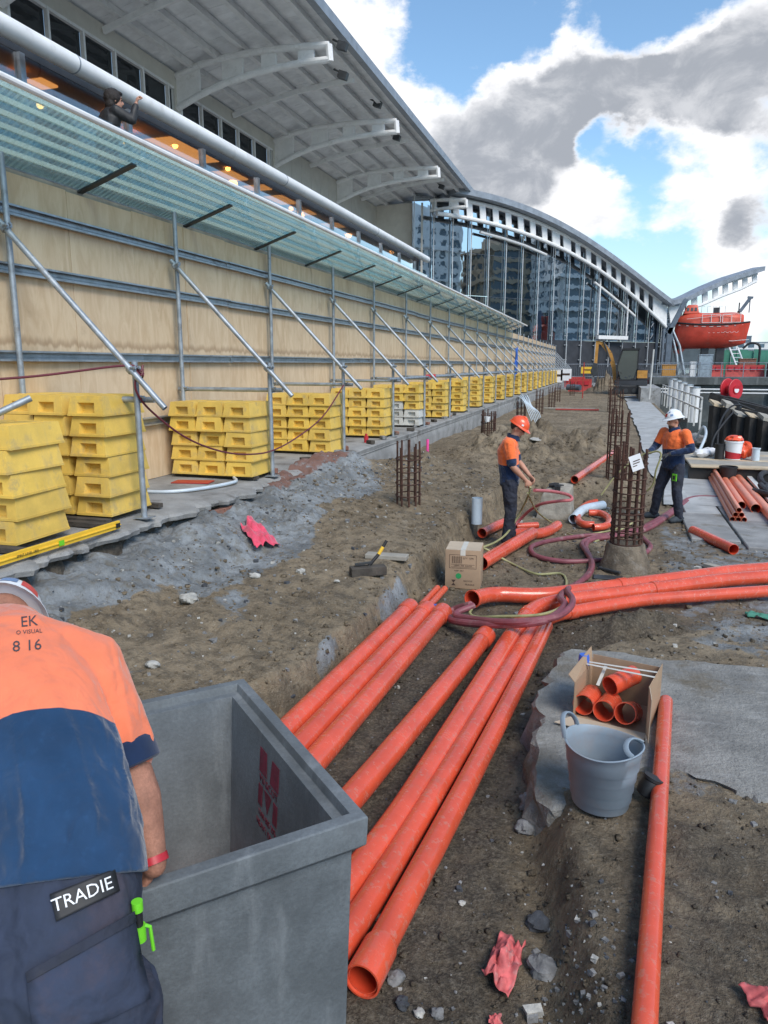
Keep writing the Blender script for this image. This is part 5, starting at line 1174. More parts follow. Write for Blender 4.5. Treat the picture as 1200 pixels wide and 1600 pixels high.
# pale hose held by the man in the white hat
Rz = Matrix.Rotation(p2.rotation_euler[2], 3, 'Z')
def W2(p): return Rz @ Vector(p) + Vector(p2.location)
b = MB(); h_ = [W2((.40, -.12, 1.09)), W2((.33, .0, 1.13)), W2((.36, .12, 1.08)), W2((.42, .10, .85)), W2((.40, .02, .60)), W2((.52, -.15, .35)), Vector((.45, 11.6, .12)), Vector((.1, 10.9, .03)), Vector((-.1, 10.4, .03))]
b.tube(smooth_path(h_), .014, 10); tag(b.build('hose', M['hose_green']), 'pale hose curling down from the gloved hands of the man in the white hat', 'hose')
b = MB(); b.tube(smooth_path([W2((.42, -.16, 1.09)), W2((.55, -.30, .95)), W2((.75, -.42, .72)), W2((.95, -.50, .40))]), .012, 10); tag(b.build('hose', M['hose_green']), 'straight end of pale hose pointing down from the gloved hand', 'hose')

# woman on the terrace
J3 = dict(pelvis=(0, 0, .88), waist=(.02, 0, 1.03), chest=(.06, 0, 1.21), neck=(.10, 0, 1.37), head=(.15, 0, 1.475), shR=(.09, -.16, 1.30), shL=(.06, .16, 1.30), elR=(.28, -.24, 1.20), elL=(.22, .25, 1.14), wrR=(.36, -.20, 1.43), wrL=(.33, .12, 1.12),
          hipR=(0, -.09, .84), hipL=(0, .09, .84), knR=(.03, -.1, .47), knL=(.0, .1, .47), anR=(0, -.1, .10), anL=(0, .1, .10), toR=(.2, -.12, 0), toL=(.2, .12, 0))
p3, V3, g3, R3 = person('dark-haired person in black leaning over the terrace with one hand raised', (-6.30, 8.62, 4.335), 1.0, J3, (.96, -.2, -.05), ('black', 'black', 'navy'), long_sleeve=True, split_z=.2, collar=False, boots='boot_dark', palm=((1, 0, .2), (0, 0, -1)))
b = MB(); b.ball(g3(-.035, 0, .035), .118, 1.0, .92, 1.0, 16, 10, R3); b.ball(g3(-.06, 0, -.06), .09, .8, 1.05, 1.1, 14, 9, R3); b.ball(g3(.03, 0, .095), .07, 1.0, 1.1, .45, 12, 8, R3)
organic('hair', b, .009, [M['hair']], None, 2, folds(40, .006, (1, 1, 1)), p3)

# ------------------------------------------------------------------ the man bending over the pit (close to the camera)
def bvh_of(o):
    me = o.data; off = Vector((0, 0, 0)); p = o
    while p is not None: off += p.location; p = p.parent
    return BVHTree.FromPolygons([v.co + off for v in me.vertices], [tuple(p.vertices) for p in me.polygons])
def drape_mesh(o, bvh, d, lift, parent):
    """lay a flat mesh (world coordinates) on a surface along direction d"""
    d = Vector(d).normalized(); 
    for v in o.data.vertices:
        h = bvh.ray_cast(v.co - d * .5, d, 1.2)
        if h[0] is not None: v.co = h[0] - d * lift
    off = Vector((0, 0, 0)); p = parent
    while p is not None: off += p.location; p = p.parent
    for v in o.data.vertices: v.co = v.co - off
    o.parent = parent; o.data.update()
def subdiv(o, n):
    bm = bmesh.new(); bm.from_mesh(o.data); bmesh.ops.triangulate(bm, faces=bm.faces[:]); bmesh.ops.subdivide_edges(bm, edges=bm.edges[:], cuts=n, use_grid_fill=True); bm.to_mesh(o.data); bm.free()
SHX = Vector((.062, .018, 0))
FL = Vector((-1.15, 1.2, .03))
Fs = Vector((.90, .43, -.06)).normalized()
fp = dict(pelvis=Vector((-1.24, 1.17, 1.02)), waist=Vector((-1.31, 1.32, 1.235)), mid=Vector((-1.42, 1.43, 1.39)), chest=Vector((-1.545, 1.535, 1.52)), upper=Vector((-1.66, 1.645, 1.605)), neck=Vector((-1.75, 1.74, 1.64)), head=Vector((-1.845, 1.86, 1.63)))
for k_ in ('pelvis', 'waist', 'mid'): fp[k_] = fp[k_] + SHX * {'pelvis': 1.15, 'waist': 1.0, 'mid': .6}[k_]
fp['neck'] += Vector((-.02, .01, 0)); fp['head'] += Vector((-.045, .0, 0))
fp['upper'] += Vector((0, -.01, .035)); fp['chest'] += Vector((0, 0, .018)); fp['neck'] += Vector((0, 0, .02)); fp['head'] += Vector((-.02, .02, -.03))
shR = fp['upper'] + Fs * .215 + Vector((.03, 0, -.055)); shL = fp['upper'] - Fs * .205
elR = Vector((-1.275, 1.66, 1.275)); wrR = Vector((-1.165, 1.585, 1.055)); elL = shL + Vector((-.05, .12, -.30)); wrL = elL + Vector((.12, .18, -.22))
Ff = Vector((-Fs.y, Fs.x, 0)).normalized()
hipR, hipL = fp['pelvis'] + Fs * .10 - Vector((0, 0, .06)), fp['pelvis'] - Fs * .10 - Vector((0, 0, .06))
knR, knL = hipR + Ff * .07 + Fs * .03 - Vector((0, 0, .42)), hipL + Ff * .05 - Fs * .03 - Vector((0, 0, .42)); anR, anL = Vector((knR.x, knR.y, .13)) - Ff * .04, Vector((knL.x, knL.y, .13)) - Ff * .04
b = MB()
b.etube([fp['pelvis'] - Vector((0, 0, .05)), fp['waist'], fp['mid'], fp['chest'], fp['upper'], fp['neck']], [.15, .15, .155, .165, .12, .06], [.10, .10, .105, .11, .085, .06], Fs, 22)
b.tube([fp['upper'], fp['neck'], fp['head']], [.07, .06, .058], 14)
hl = (Ff * .35 + Vector((0, 0, -.94))); gF, RF = head_shape(b, fp['head'] + hl * .02, hl, Ff + Vector((0, 0, .35)))
limb(b, [shR, shR.lerp(elR, .5), elR], [.068, .066, .060]); limb(b, [elR, elR.lerp(wrR, .28), elR.lerp(wrR, .6), wrR], [.060, .066, .054, .036])
limb(b, [shL, elL], [.06, .048]); limb(b, [elL, elL.lerp(wrL, .3), wrL], [.048, .052, .03])
hand(b, wrR, wrR - Vector((-.62, .30, -.55)), -Fs, .8, 1.05, -1); hand(b, wrL, elL, (0, 0, -1), .8, 1.05)
for h_, k_, a_ in ((hipR, knR, anR), (hipL, knL, anL)): limb(b, [h_, k_, a_], [.09, .058, .042])
man = organic('person', b, .010, [M['skin_arm']], smooth=3)
for v in man.data.vertices: v.co -= FL
man.location = FL; man.data.update()
tag(man, 'person seen from behind bending over the concrete pit in a faded orange and navy shirt', 'person')
def rel(o): 
    for v in o.data.vertices: v.co -= FL
    o.data.update(); o.parent = man; return o
b = MB()
sp = [fp['pelvis'].lerp(fp['waist'], .80), fp['pelvis'].lerp(fp['waist'], .90), fp['waist'].lerp(fp['mid'], .25), fp['mid'], fp['chest'], fp['upper'], fp['upper'].lerp(fp['neck'], .75)]
b.etube(sp, [.205, .200, .198, .205, .210, .172, .095], [.158, .152, .146, .146, .143, .120, .085], Fs, 34)
limb(b, [fp['upper'] + Fs * .10 - Vector((0, 0, .01)), shR, shR.lerp(elR, .45), shR.lerp(elR, .80)], [.098, .090, .088, .082], 18)
limb(b, [fp['upper'] - Fs * .10, shL, shL.lerp(elL, .8)], [.098, .09, .08], 18)
axis = (fp['upper'] - fp['waist']).normalized(); cut = (fp['mid'].lerp(fp['chest'], .10)).dot(axis) + .06
aR, qR = np.array(shR), np.array(elR - shR)
def mfF(c):
    lat = (c - np.array(fp['chest'])) @ np.array(Fs); v = cut + .035 - 1.0 * np.clip(lat, -.3, .3) ** 2 - c @ np.array(axis)
    t = ((c - aR) @ qR) / (qR @ qR); d = np.linalg.norm(c - (aR + np.clip(t, 0, 1)[:, None] * qR), axis=1); return np.where((d < .1) & (lat > .165) & (t > -.1), -.05, v)
def fF(co):
    def crease(k, wdt, seed, st):
        a = co * np.array(st) * k; n = fbm(a[:, 0] + a[:, 2] * .7, a[:, 1] * 1.1 - a[:, 2] * .5 + a[:, 0] * .3, 2, seed); return np.exp(-(n / wdt) ** 2)
    a = folds(6.5, .010, (1, 1, .55), 2)(co) + .009 * crease(5, .035, 3, (1, 1, .8)) + .0055 * crease(10, .04, 13, (.8, .8, 1.2)) + .0025 * crease(22, .06, 23, (1, 1, .7)) - .004
    s_ = co @ np.array(axis); w = np.clip(1.35 - (s_ - fp['waist'].dot(axis)) * 2.2, .45, 1.5) * sstep(sp[0].dot(axis) + .01, sp[0].dot(axis) + .06, s_); return a * w
shirt = rel(organic('shirt', b, .0085, [M['shirt2_worn']], mfF, 4, fF))
b = MB(); d_ = (elR - shR).normalized(); c0 = shR.lerp(elR, .74); u_ = d_.orthogonal().normalized(); w_ = d_.cross(u_)
b.rings([[c0 + d_ * x + (u_ * math.cos(t) + w_ * math.sin(t)) * r * (1 + .05 * math.sin(3 * t)) for t in [2 * PI * k / 28 for k in range(28)]] for r, x in ((.086, -.005), (.093, .005), (.093, .062), (.084, .068), (.070, .06), (.074, .0))], closed=True); b.build('sleeve_cuff', M['navy'], man)
b = MB(); b.tube([wrR.lerp(elR, .10), wrR.lerp(elR, .02)], [.042, .043], 16); b.build('wristband', M['red'], man)
b = MB(); b.etube([fp['pelvis'] - Vector((0, 0, .13)), fp['pelvis'] - Vector((0, 0, .05)), fp['pelvis'] + Vector((0, 0, .02)), fp['pelvis'].lerp(fp['waist'], .92)], [.196, .208, .200, .188], [.150, .160, .154, .140], Fs, 30)
for s_, h_, k_, a_ in ((1, hipR, knR, anR), (-1, hipL, knL, anL)): limb(b, [h_ + Fs * .01 * s_, h_.lerp(k_, .5), k_, k_.lerp(a_, .5), a_], [.125, .112, .088, .078, .074], 18)
pants = rel(organic('trousers', b, .009, [M['trouser_grey']], None, 4, lambda co: folds(8, .010, (1, 1, .8), 4)(co) + folds(20, .004, (1, 1, 1), 6)(co)))
for a_ in (anR, anL):
    b = MB(); b.etube([Vector((a_.x, a_.y, .14)), Vector((a_.x, a_.y, .06))], [.055, .055], [.06, .058], Fs, 14); g0 = Vector((a_.x, a_.y, .07)); b.etube([g0 - Ff * .09, g0 - Ff * .04, g0 + Ff * .08, g0 + Ff * .19], [.036, .05, .05, .034], [.05, .058, .05, .034], Fs, 14); rel(organic('boot', b, .01, [M['boot']], None, 2))
bs, bp_ = bvh_of(shirt), bvh_of(pants)
vd = lambda px, py: Vector(ray(px, py)).normalized()
def on(bvh, px, py):
    h = bvh.ray_cast(Vector((0, 0, CAM_H)), vd(px, py)); return h[0], h[1]
def patch(name, px4, m, lift, thick=0.0, n=10, bvh=None):          # cloth patch following the trousers between four points on them
    d = vd(sum(p[0] for p in px4) / 4, sum(p[1] for p in px4) / 4); q = [on(bvh, *p)[0] for p in px4]
    if any(x is None for x in q): return None
    b = MB(); b.add([q[0].lerp(q[1], i / n).lerp(q[3].lerp(q[2], i / n), j / n) for j in range(n + 1) for i in range(n + 1)], [(j * (n + 1) + i, j * (n + 1) + i + 1, (j + 1) * (n + 1) + i + 1, (j + 1) * (n + 1) + i) for j in range(n) for i in range(n)])
    o = b.build(name, M[m]); drape_mesh(o, bvh, d, lift, man)
    sm = o.modifiers.new('t', 'SOLIDIFY'); sm.thickness = lift * .9; sm.offset = -1
    return o
def lettering(s, px0, px1, size, m, bvh, name, squash=1.0, lift=.0035):
    a, c = on(bvh, *px0)[0], on(bvh, *px1)[0]
    if a is None or c is None: return
    d = vd((px0[0] + px1[0]) / 2, (px0[1] + px1[1]) / 2); xd = (c - a).normalized(); yd = xd.cross(d); mid = (a + c) / 2
    o = text(name, s, mid, xd, yd, size, M[m], None, 0, squash); subdiv(o, 1); drape_mesh(o, bvh, d, lift, man)
# hard hat of the bending man
hh = hard_hat(man, lambda x, y, z: gF(x, y, z) - FL, RF, 'hat_white', stickers=((2.4, .35, .3, 'hat_red'), (3.3, .4, .25, 'hat_blue'), (-2.3, .4, .3, 'hat_red'), (1.5, .5, .25, 'hat_blue'), (3.1, .95, .2, 'hat_red')))

# back print, belt lettering, pockets and the marker pen
for s_, p0, p1, sz, m_ in (('EK', (16, 974), (74, 968), .042, 'ink_black'), ('O VISUAL', (8, 990), (82, 984), .016, 'ink_black'), ('8 16', (6, 1012), (78, 1006), .042, 'ink_black')): lettering(s_, p0, p1, sz, m_, bs, 'back_print')
pb_ = patch('belt_patch', [(78, 1398), (178, 1358), (186, 1392), (88, 1440)], 'black', .006, bvh=bp_)
lettering('TRADIE', (90, 1414), (168, 1382), .040, 'print_white', bp_, 'belt_lettering', 1.0, .017)
patch('back_pocket', [(42, 1522), (205, 1428), (232, 1560), (60, 1640)], 'trouser_grey', .008, bvh=bp_)
patch('pocket_hem', [(42, 1520), (205, 1426), (208, 1442), (45, 1536)], 'trouser', .011, bvh=bp_)
h_, n_ = None, None
for px_ in (240, 236, 232, 228, 224, 220, 214, 206):
    h_, n_ = on(bp_, px_, 1458)
    if h_ is not None: break
if h_ is not None:
    pen = h_ + n_ * .006; ud = Vector((-.02, .02, 1)).normalized()
    for nm, a, e, r, m_ in (('pen_pocket', -.02, .02, .016, 'lime'), ('marker_body', .02, .06, .011, 'black'), ('marker_cap', .06, .085, .0135, 'lime')):
        b = MB(); b.tube([pen + ud * a, pen + ud * e], r, 14); b.build(nm, M[m_], man)
    b = MB(); b.tube([pen + ud * .02 + Fs * .014, pen + ud * .015 + Fs * .026, pen - ud * .02 + Fs * .028, pen - ud * .05 + Fs * .03], .0045, 8); b.build('marker_clip', M['lime'], man)
p3.scale = (.93, .93, .93); p3.location.z = 4.36

def seam(name, pxs, m, r, bvh, lift=.001):
    P = [on(bvh, *p)[0] for p in pxs]; P = [p for p in P if p is not None]
    if len(P) > 2:
        q = smooth_path(P, 6); out = []
        for v in q:
            d = (v - Vector((0, 0, CAM_H))).normalized(); h = bvh.ray_cast(v - d * .4, d, .8); out.append((h[0] - d * lift) if h[0] is not None else v)
        b = MB(); b.tube(out, r, 6); b.build(name, M[m], man)
# ------------------------------------------------------------------ rebar cages
def cage(x, y, z0, z1, r, label, nb=10, plug=False, tagp=False, seg=6, wire=True):
    t = thing('rebar_cage', label, 'rebar cage', (x, y, z0), random.uniform(0, 1), 'rusty pile cages standing out of the soil')
    for i in range(nb):
        a = 2 * PI * i / nb; h = z1 - z0 + random.uniform(-.16, .05) * (1 if i % 3 else .3); lx, ly = random.uniform(-.012, .012), random.uniform(-.012, .012)
        b = MB(); b.tube([(r * math.cos(a), r * math.sin(a), -.1), (r * math.cos(a) + lx, r * math.sin(a) + ly, h)], .0155, seg); b.build('bar', M['rust'], t, world=False)
    zz = .34 if plug else .15
    while zz < z1 - z0 - .12:
        b = MB(); b.tube([((r + .014) * math.cos(2 * PI * i / 20), (r + .014) * math.sin(2 * PI * i / 20), zz + .012 * math.sin(2 * PI * i / 20)) for i in range(21)], .009, 5); b.build('ring', M['rust'], t, world=False)
        zz += (.075 if zz < .72 and plug else .17)
    if plug:
        b = MB(); n = 40; rows = []
        for j in range(12):
            z = -.08 + .40 * j / 11; row = []
            for i in range(n):
                ca, sa = math.cos(2 * PI * i / n), math.sin(2 * PI * i / n); rr = (r + .14 - .10 * j / 11) * (1 + .22 * float(fbm(np.array([3 * ca]), np.array([3 * sa + z * 6]), 3, 9)[0])); row.append((rr * ca, rr * sa, z))
            rows.append(row)
        b.rings(rows); b.build('pile_head', M['soil_dark2'], t, world=False)
    if tagp:
        b = MB(); p = Vector((0, 0, 1.32 - z0)); b.obox(p + Vector((.05, -r - .035, .02)), (.062, .016, .025), (0, .002, 0), (-.03, .0, .085)); c = b.build('paper_tag', M['print_white'], t, world=False)
        b = MB(); 
        for k in range(4): b.obox(p + Vector((.05, -r - .039, .045 - .03 * k)), (.036, .010, .015), (0, .001, 0), (-.0016, 0, .005))
        b.build('print', M['ink'], c, world=False)
    t.rotation_euler[2] = 0
    return t
M['slab_rough'] = mat('rough_concrete_slab', (.25, .245, .23), .9, var=.3, scale=4, bump=1.0, bscale=38, dirt=((.15, .128, .095), 1.0, 1.6), grain=(110, .4), streak=((.40, .40, .39), .4, (3, 9, 3)))
M['soil_dark2'] = mat('clay_and_mortar', (.165, .135, .10), .95, var=.35, scale=9, bump=.9, bscale=40, dirt=((.27, .25, .22), .7, 6))
cage(.28, 9.16, gh(.28, 9.16), 1.50, .175, 'tall rusty rebar cage on a clay lump with a white paper tag', 12, True, True)
cage(.18, 13.9, gh(.2, 13.9), 1.66, .17, 'rusty rebar cage standing directly behind the tagged one', 10)
cage(.16, 21.5, gh(.2, 21), 1.78, .17, 'rusty rebar cage further back in the right row of cages', 7, seg=5)
cage(.10, 36, gh(.2, 36), 1.9, .2, 'far rusty rebar cage in the right row near the digger', 8, seg=4)
for (x, y, z1, l) in ((-2.64, 9.85, 1.42, 'rusty rebar cage beside the ledge, nearest of the left row'), (-2.72, 17.4, 1.42, 'rusty rebar cage holding a white cup in the left row'), (-3.05, 27, 1.32, 'rusty rebar cage under the grey conduit coil'), (-3.0, 33.5, 1.36, 'rusty rebar cage beyond the grey conduit coil'), (-2.8, 38, 1.35, 'rusty rebar cage with a white marker beyond the conduit coil'), (-3.0, 45, 1.3, 'small far rusty rebar cage beside the ledge wall'), (-2.6, 54, 1.35, 'farthest rusty rebar cage of the left row')):
    cage(x, y, gh(x, y) - .02, z1, .165, l, 10 if y < 25 else 8, seg=6 if y < 25 else 4)
b = MB(); b.lathe([(.05, 0), (.07, .12), (.06, .12), (.045, .01)], (-2.72, 17.20, 1.15), 12); tag(b.build('paper_cup', M['print_white']), 'white cup stuck between the bars of a rusty cage', 'cup')

# ------------------------------------------------------------------ broken concrete slab on the right
out = [(-.315, 4.02), (-.30, 4.30), (-.335, 4.62), (-.33, 5.00), (-.29, 5.38), (-.20, 5.60), (.10, 5.64), (.55, 5.60), (1.2, 5.66), (2.6, 5.72), (2.7, 4.3), (1.6, 3.95), (.9, 3.84), (.42, 3.97), (.14, 3.90), (-.05, 3.55), (-.20, 3.50), (-.33, 3.72)]
P_ = []
for a, c in zip(out, out[1:] + out[:1]):
    n_ = max(2, int(math.dist(a, c) / .07))
    for k in range(n_):
        x, y = a[0] + (c[0] - a[0]) * k / n_, a[1] + (c[1] - a[1]) * k / n_; j = float(fbm(np.array([x * 6]), np.array([y * 6]), 5, 33, .65)[0]) * (.26 if x < 1 else .05); P_.append((x + j, y + j * .6))
cxy = (.9, 4.7); n_ = len(P_); vs = []
for (k, z) in ((1.03, -.02), (1.012, .12), (1.0, .205), (1.0, .262), (.985, .285), (.93, .288), (.72, .287), (.45, .290), (.2, .288)):
    for i, (x, y) in enumerate(P_):
        w_ = float(fbm(np.array([x * 9 + z * 20]), np.array([y * 9]), 4, 35, .65)[0]) * (.12 if z < .27 else 0); t_ = z + (float(fbm(np.array([x * k * 2.5]), np.array([y * k * 2.5]), 3, 36)[0]) * .012 if z > .27 else 0)
        vs.append((cxy[0] + (x + w_ - cxy[0]) * k, cxy[1] + (y + w_ - cxy[1]) * k, t_ - .05 * max(0, min(1, (4.1 - (cxy[1] + (y - cxy[1]) * k)) / .5))))
b = MB(); m_ = 9; b.add(vs, [(j * n_ + i, j * n_ + (i + 1) % n_, (j + 1) * n_ + (i + 1) % n_, (j + 1) * n_ + i) for j in range(m_ - 1) for i in range(n_)] + [tuple((m_ - 1) * n_ + i for i in range(n_))])
struct(b, 'concrete_slab', M['slab_rough'], ang=18)
def slab_z(x, y): return max(gh(x, y), .285) if y > 3.95 else max(gh(x, y), .27 if y > 3.5 else 0)

# ------------------------------------------------------------------ grey tub, box of couplings, cardboard box
tx, ty = .065, 3.54; tz = slab_z(tx, ty) + .004
tub = thing('flexible_tub', 'grey flexible plastic tub with two loop handles on the right slab', 'tub', (tx, ty, tz), R(-18))
prof = [(.0, .004), (.135, .004), (.140, .012), (.145, .05), (.151, .056), (.152, .105), (.159, .111), (.161, .165), (.168, .171), (.170, .225), (.178, .231), (.180, .285), (.184, .29), (.188, .325), (.194, .329), (.196, .336), (.190, .339), (.182, .333), (.176, .29), (.134, .02), (.0, .016)]
b = MB(); n = 44; b.rings([[(r * 1.0 * math.cos(2 * PI * i / n), r * .93 * math.sin(2 * PI * i / n), z + (.012 * math.cos(4 * PI * i / n) if z > .3 else 0)) for i in range(n)] for r, z in [(max(r, .001), z) for r, z in prof]], cap=False); b.build('body', M['tub'], tub, world=False, ang=50)
for s, fold in ((-1, 0), (1, 1)):
    b = MB(); pts = []
    for i in range(13):
        a = PI * i / 12; y = .085 * math.cos(a); h = .085 * math.sin(a); x0 = math.sqrt(max(0, .192 ** 2 - (y / .93 * .192 / .192) ** 2))
        pts.append((s * (x0 - (h * .9 if fold else -.2 * h)), y, .345 + (.35 * h if fold else h)))
    b.etube(pts, [.014] * 13, [.007] * 13, (1, 0, .3), 10); b.build('handle', M['tub'], tub, world=False)
bz = slab_z(.17, 4.55) + .004
box2 = thing('cardboard_box', 'open cardboard box of short orange pipe couplings behind the grey tub', 'box', (.15, 4.55, bz), R(-14))
bw, bd, bh = .22, .20, .235; th = .004
for nm, a in (('panel', (-bw, bw, -bd, bd, 0, .006)), ('panel', (-bw, -bw + th, -bd, bd, .006, bh)), ('panel', (bw - th, bw, -bd, bd, .006, bh + .075)), ('panel', (-bw + th, bw - th, bd - th, bd, .006, bh + .05))):
    b = MB(); b.box(*a); b.build(nm, M['card'], box2, world=False)
b = MB(); b.prism([(-bw, -bd, .012), (bw, -bd, .012), (bw + .01, -bd - .16, .018), (-bw - .07, -bd - .15, .018)], (0, 0, .004)); b.build('flap', M['card_pale'], box2, world=False)
b = MB(); b.prism([(-bw, -bd, bh), (-bw, bd, bh), (-bw - .015, bd, bh + .10), (-bw - .06, -bd + .06, bh + .02)], (.003, 0, .003)); b.build('flap', M['card'], box2, world=False)
b = MB(); b.prism([(bw, -bd, .012), (bw, -bd, bh + .075), (bw + .035, -bd - .11, bh + .05), (bw + .035, -bd - .12, .02)], (.004, 0, 0)); b.build('flap', M['card_pale'], box2, world=False)
for p, q in (((-bw, .10, bh + .03), (bw, .02, bh + .085)), ((-bw, .06, bh + .03), (bw, -.05, bh + .08)), ((-bw + .12, .08, bh + .045), (-bw + .10, -.03, bh - .06))):
    b = MB(); b.beam(p, q, .022, .001); b.build('tape', M['tape'], box2, world=False)
b = MB(); b.lathe([(.0, 0), (.035, 0), (.035, .05), (.03, .07), (.0, .07)], (-bw - .03, bd * .5, bh + .005), 14); b.build('blue_cap', M['blue_tape'], box2, world=False)
def coupling(p, d, L, label, r=.066):
    b = MB(); d = Vector(d).normalized(); Rb = Matrix.Rotation(R(-14), 3, 'Z'); p = Rb @ (Vector(p) + Vector((-.025, .03, .01))) + Vector((.15, 4.55, bz)); d = Rb @ d
    b.pipe([p, p + d * L], r, r - .006, 24, 0, 1); tag(b.build('pipe_coupling', [M['orange'], M['orange_in']]), label, 'coupling', 'orange couplings in the open box')
coupling((-.145, -.19, .075), (0, 1, -.06), .2, 'left orange coupling with its open end showing in the box'); coupling((-.015, -.205, .073), (0, .95, -.10), .2, 'middle orange coupling with its open end showing in the box')
coupling((.115, -.215, .095), (.02, .75, -.28), .19, 'right orange coupling tilted up in the box'); coupling((-.02, -.06, .178), (.45, .85, .12), .22, 'orange coupling lying on top of the others in the box', .062)
# black fitting on the slab by the tub
b = MB(); b.lathe([(.03, 0), (.05, .01), (.055, .05), (.045, .09), (.05, .095), (.05, .11), (.03, .11)], (.285, 3.66, slab_z(.285, 3.66) + .01), 16, (.35, .2, .9), cap=True); tag(b.build('pipe_fitting', M['black']), 'black pipe fitting lying between the tub and the long pipe', 'fitting')

cbz = gh(-1.46, 7.95)
cb = thing('cardboard_box', 'sealed brown cardboard box with printed label standing in the trench', 'box', (-1.475, 7.98, cbz + .004), R(5))
w, d_, h = .195, .20, .44
b = MB(); b.box(-w, w, -d_, d_, 0, h); b.build('carton', M['card'], cb, world=False, bevel=.006, bseg=2)
b = MB(); b.box(-w + .004, -.003, -d_ + .004, d_ - .004, h + .0005, h + .004); b.build('top_flap', M['card_pale'], cb, world=False)
b = MB(); b.box(.003, w - .004, -d_ + .004, d_ - .004, h + .0005, h + .004); b.build('top_flap', M['card_pale'], cb, world=False)
b = MB(); b.box(-.028, .028, -d_ - .0015, d_ + .0015, h + .0045, h + .0055); b.box(-.028, .028, -d_ - .0015, -d_ - .0005, h - .06, h + .0055); b.build('tape', M['tape'], cb, world=False)
def inkbox(nm, x0, x1, z0, z1, m='ink'): b = MB(); b.box(x0, x1, -d_ - .0012, -d_ - .0004, z0, z1); return b.build(nm, M[m], cb, world=False)
for a in ((-.15, .15, .385, .389), (-.15, .15, .232, .236), (-.15, -.146, .236, .385), (.146, .15, .236, .385), (-.13, .13, .276, .279), (-.13, .13, .246, .249)): inkbox('printed_line', *a)
for i in range(13): inkbox('barcode', -.12 + i * .0085, -.12 + i * .0085 + .0022 + .003 * (i % 3 == 0), .29, .37)
cp = Vector(cb.location); Rc = Matrix.Rotation(R(5), 3, 'Z')
def ctext(s, x, z, size, m='ink'): p = Rc @ Vector((x, -d_ - .001, z)) + cp; o = text('printed_text', s, p, Rc @ Vector((1, 0, 0)), (0, 0, 1), size, M[m], None, .0004); o.data.transform(Matrix.Translation(-cp)); o.data.transform(Rc.inverted().to_4x4()); o.parent = cb
ctext('QTY  12PK', .06, .35, .026); ctext('150MM  PIPE  ELBOW', 0, .262, .022); ctext('KEEP  DRY', -.04, .205, .022); ctext('RECYCLE', .06, .09, .024); ctext('FRAGILE', .08, .05, .028)
b = MB(); b.lathe([(.0, -.0012), (.032, -.0012), (.032, .0)], (-.045, -d_ - .0003, .145), 20, (0, 1, 0)); b.build('green_dot', M['green_dot'], cb, world=False)
b = MB(); b.prism([(-.125, -d_ - .0012, .10), (-.075, -d_ - .0012, .10), (-.1, -d_ - .0012, .065)], (0, .0008, 0)); b.prism([(-.1, -d_ - .0012, .065), (-.075, -d_ - .0012, .035), (-.125, -d_ - .0012, .035)], (0, .0008, 0)); b.build('glass_symbol', M['ink'], cb, world=False)

# ------------------------------------------------------------------ small things on the soil
def lump(name, c, r, m, seed, s=(1, 1, .7), k=1.6, amp=.45, n=20):
    b = MB(); b.ball((0, 0, 0), 1, 1, 1, 1, n, n // 2)
    rng = np.random.default_rng(seed); o_ = rng.uniform(0, 50); v = []
    for p in b.v:
        q = np.array(p); f_ = 1 + amp * float(fbm(np.array([q[0] * k + o_ + q[2]]), np.array([q[1] * k - o_ * .3 + q[2] * 1.4]), 3, seed)[0]) * 2; v.append(tuple(np.array(c) + q * f_ * r * np.array(s)))
    b.v = v; return b.build(name, M[m])
for i, (px, py, r, m, l) in enumerate(((618, 1524, .034, 'stone', 'round grey stone beside the socket mouth of the nearest pipe'), (628, 1563, .030, 'stone_dark', 'dark stone just in front of the nearest pipe mouth'), (684, 1582, .026, 'stone', 'small pale grey stone at the bottom of the trench'), (655, 1578, .02, 'stone_pale', 'small flat pale stone between two grey stones'), (722, 1410, .016, 'stone_pale', 'lone pale pebble on the dark trench floor'),
                                      (820, 1265, .055, 'stone', 'angular grey stone in the broken slab edge'), (842, 1408, .05, 'stone_dark', 'blue grey stone set in the soil bank below the tub'), (850, 1480, .06, 'stone', 'long grey stone low in the right soil bank'), (832, 1232, .07, 'stone', 'broken slab corner stone under the grey tub'))):
    z = .03 if px < 800 else .14; p = gz(px, py, z); o = lump('stone', (p[0], p[1], gh(p[0], p[1]) + r * .3), r, m, i + 3); tag(o, l, 'stone', 'stones in the trench')
for i, (px, py, r, l) in enumerate(((398, 902, .06, 'pale concrete lump on the left soil bank below the pink cloth'), (238, 1028, .05, 'flat pale scrap of concrete above the pit corner'), (470, 893, .05, 'small white stone on the left soil bench'), (527, 905, .03, 'white chip lying on the left soil bench'), (150 + 145, 940, .09, 'bluish concrete lump low on the spilled concrete'))):
    p = gz(px, py, .42); o = lump('stone', (p[0], p[1], gh(p[0], p[1]) + r * .3), r, 'stone_pale', i + 30, (1, .8, .5)); tag(o, l, 'stone')
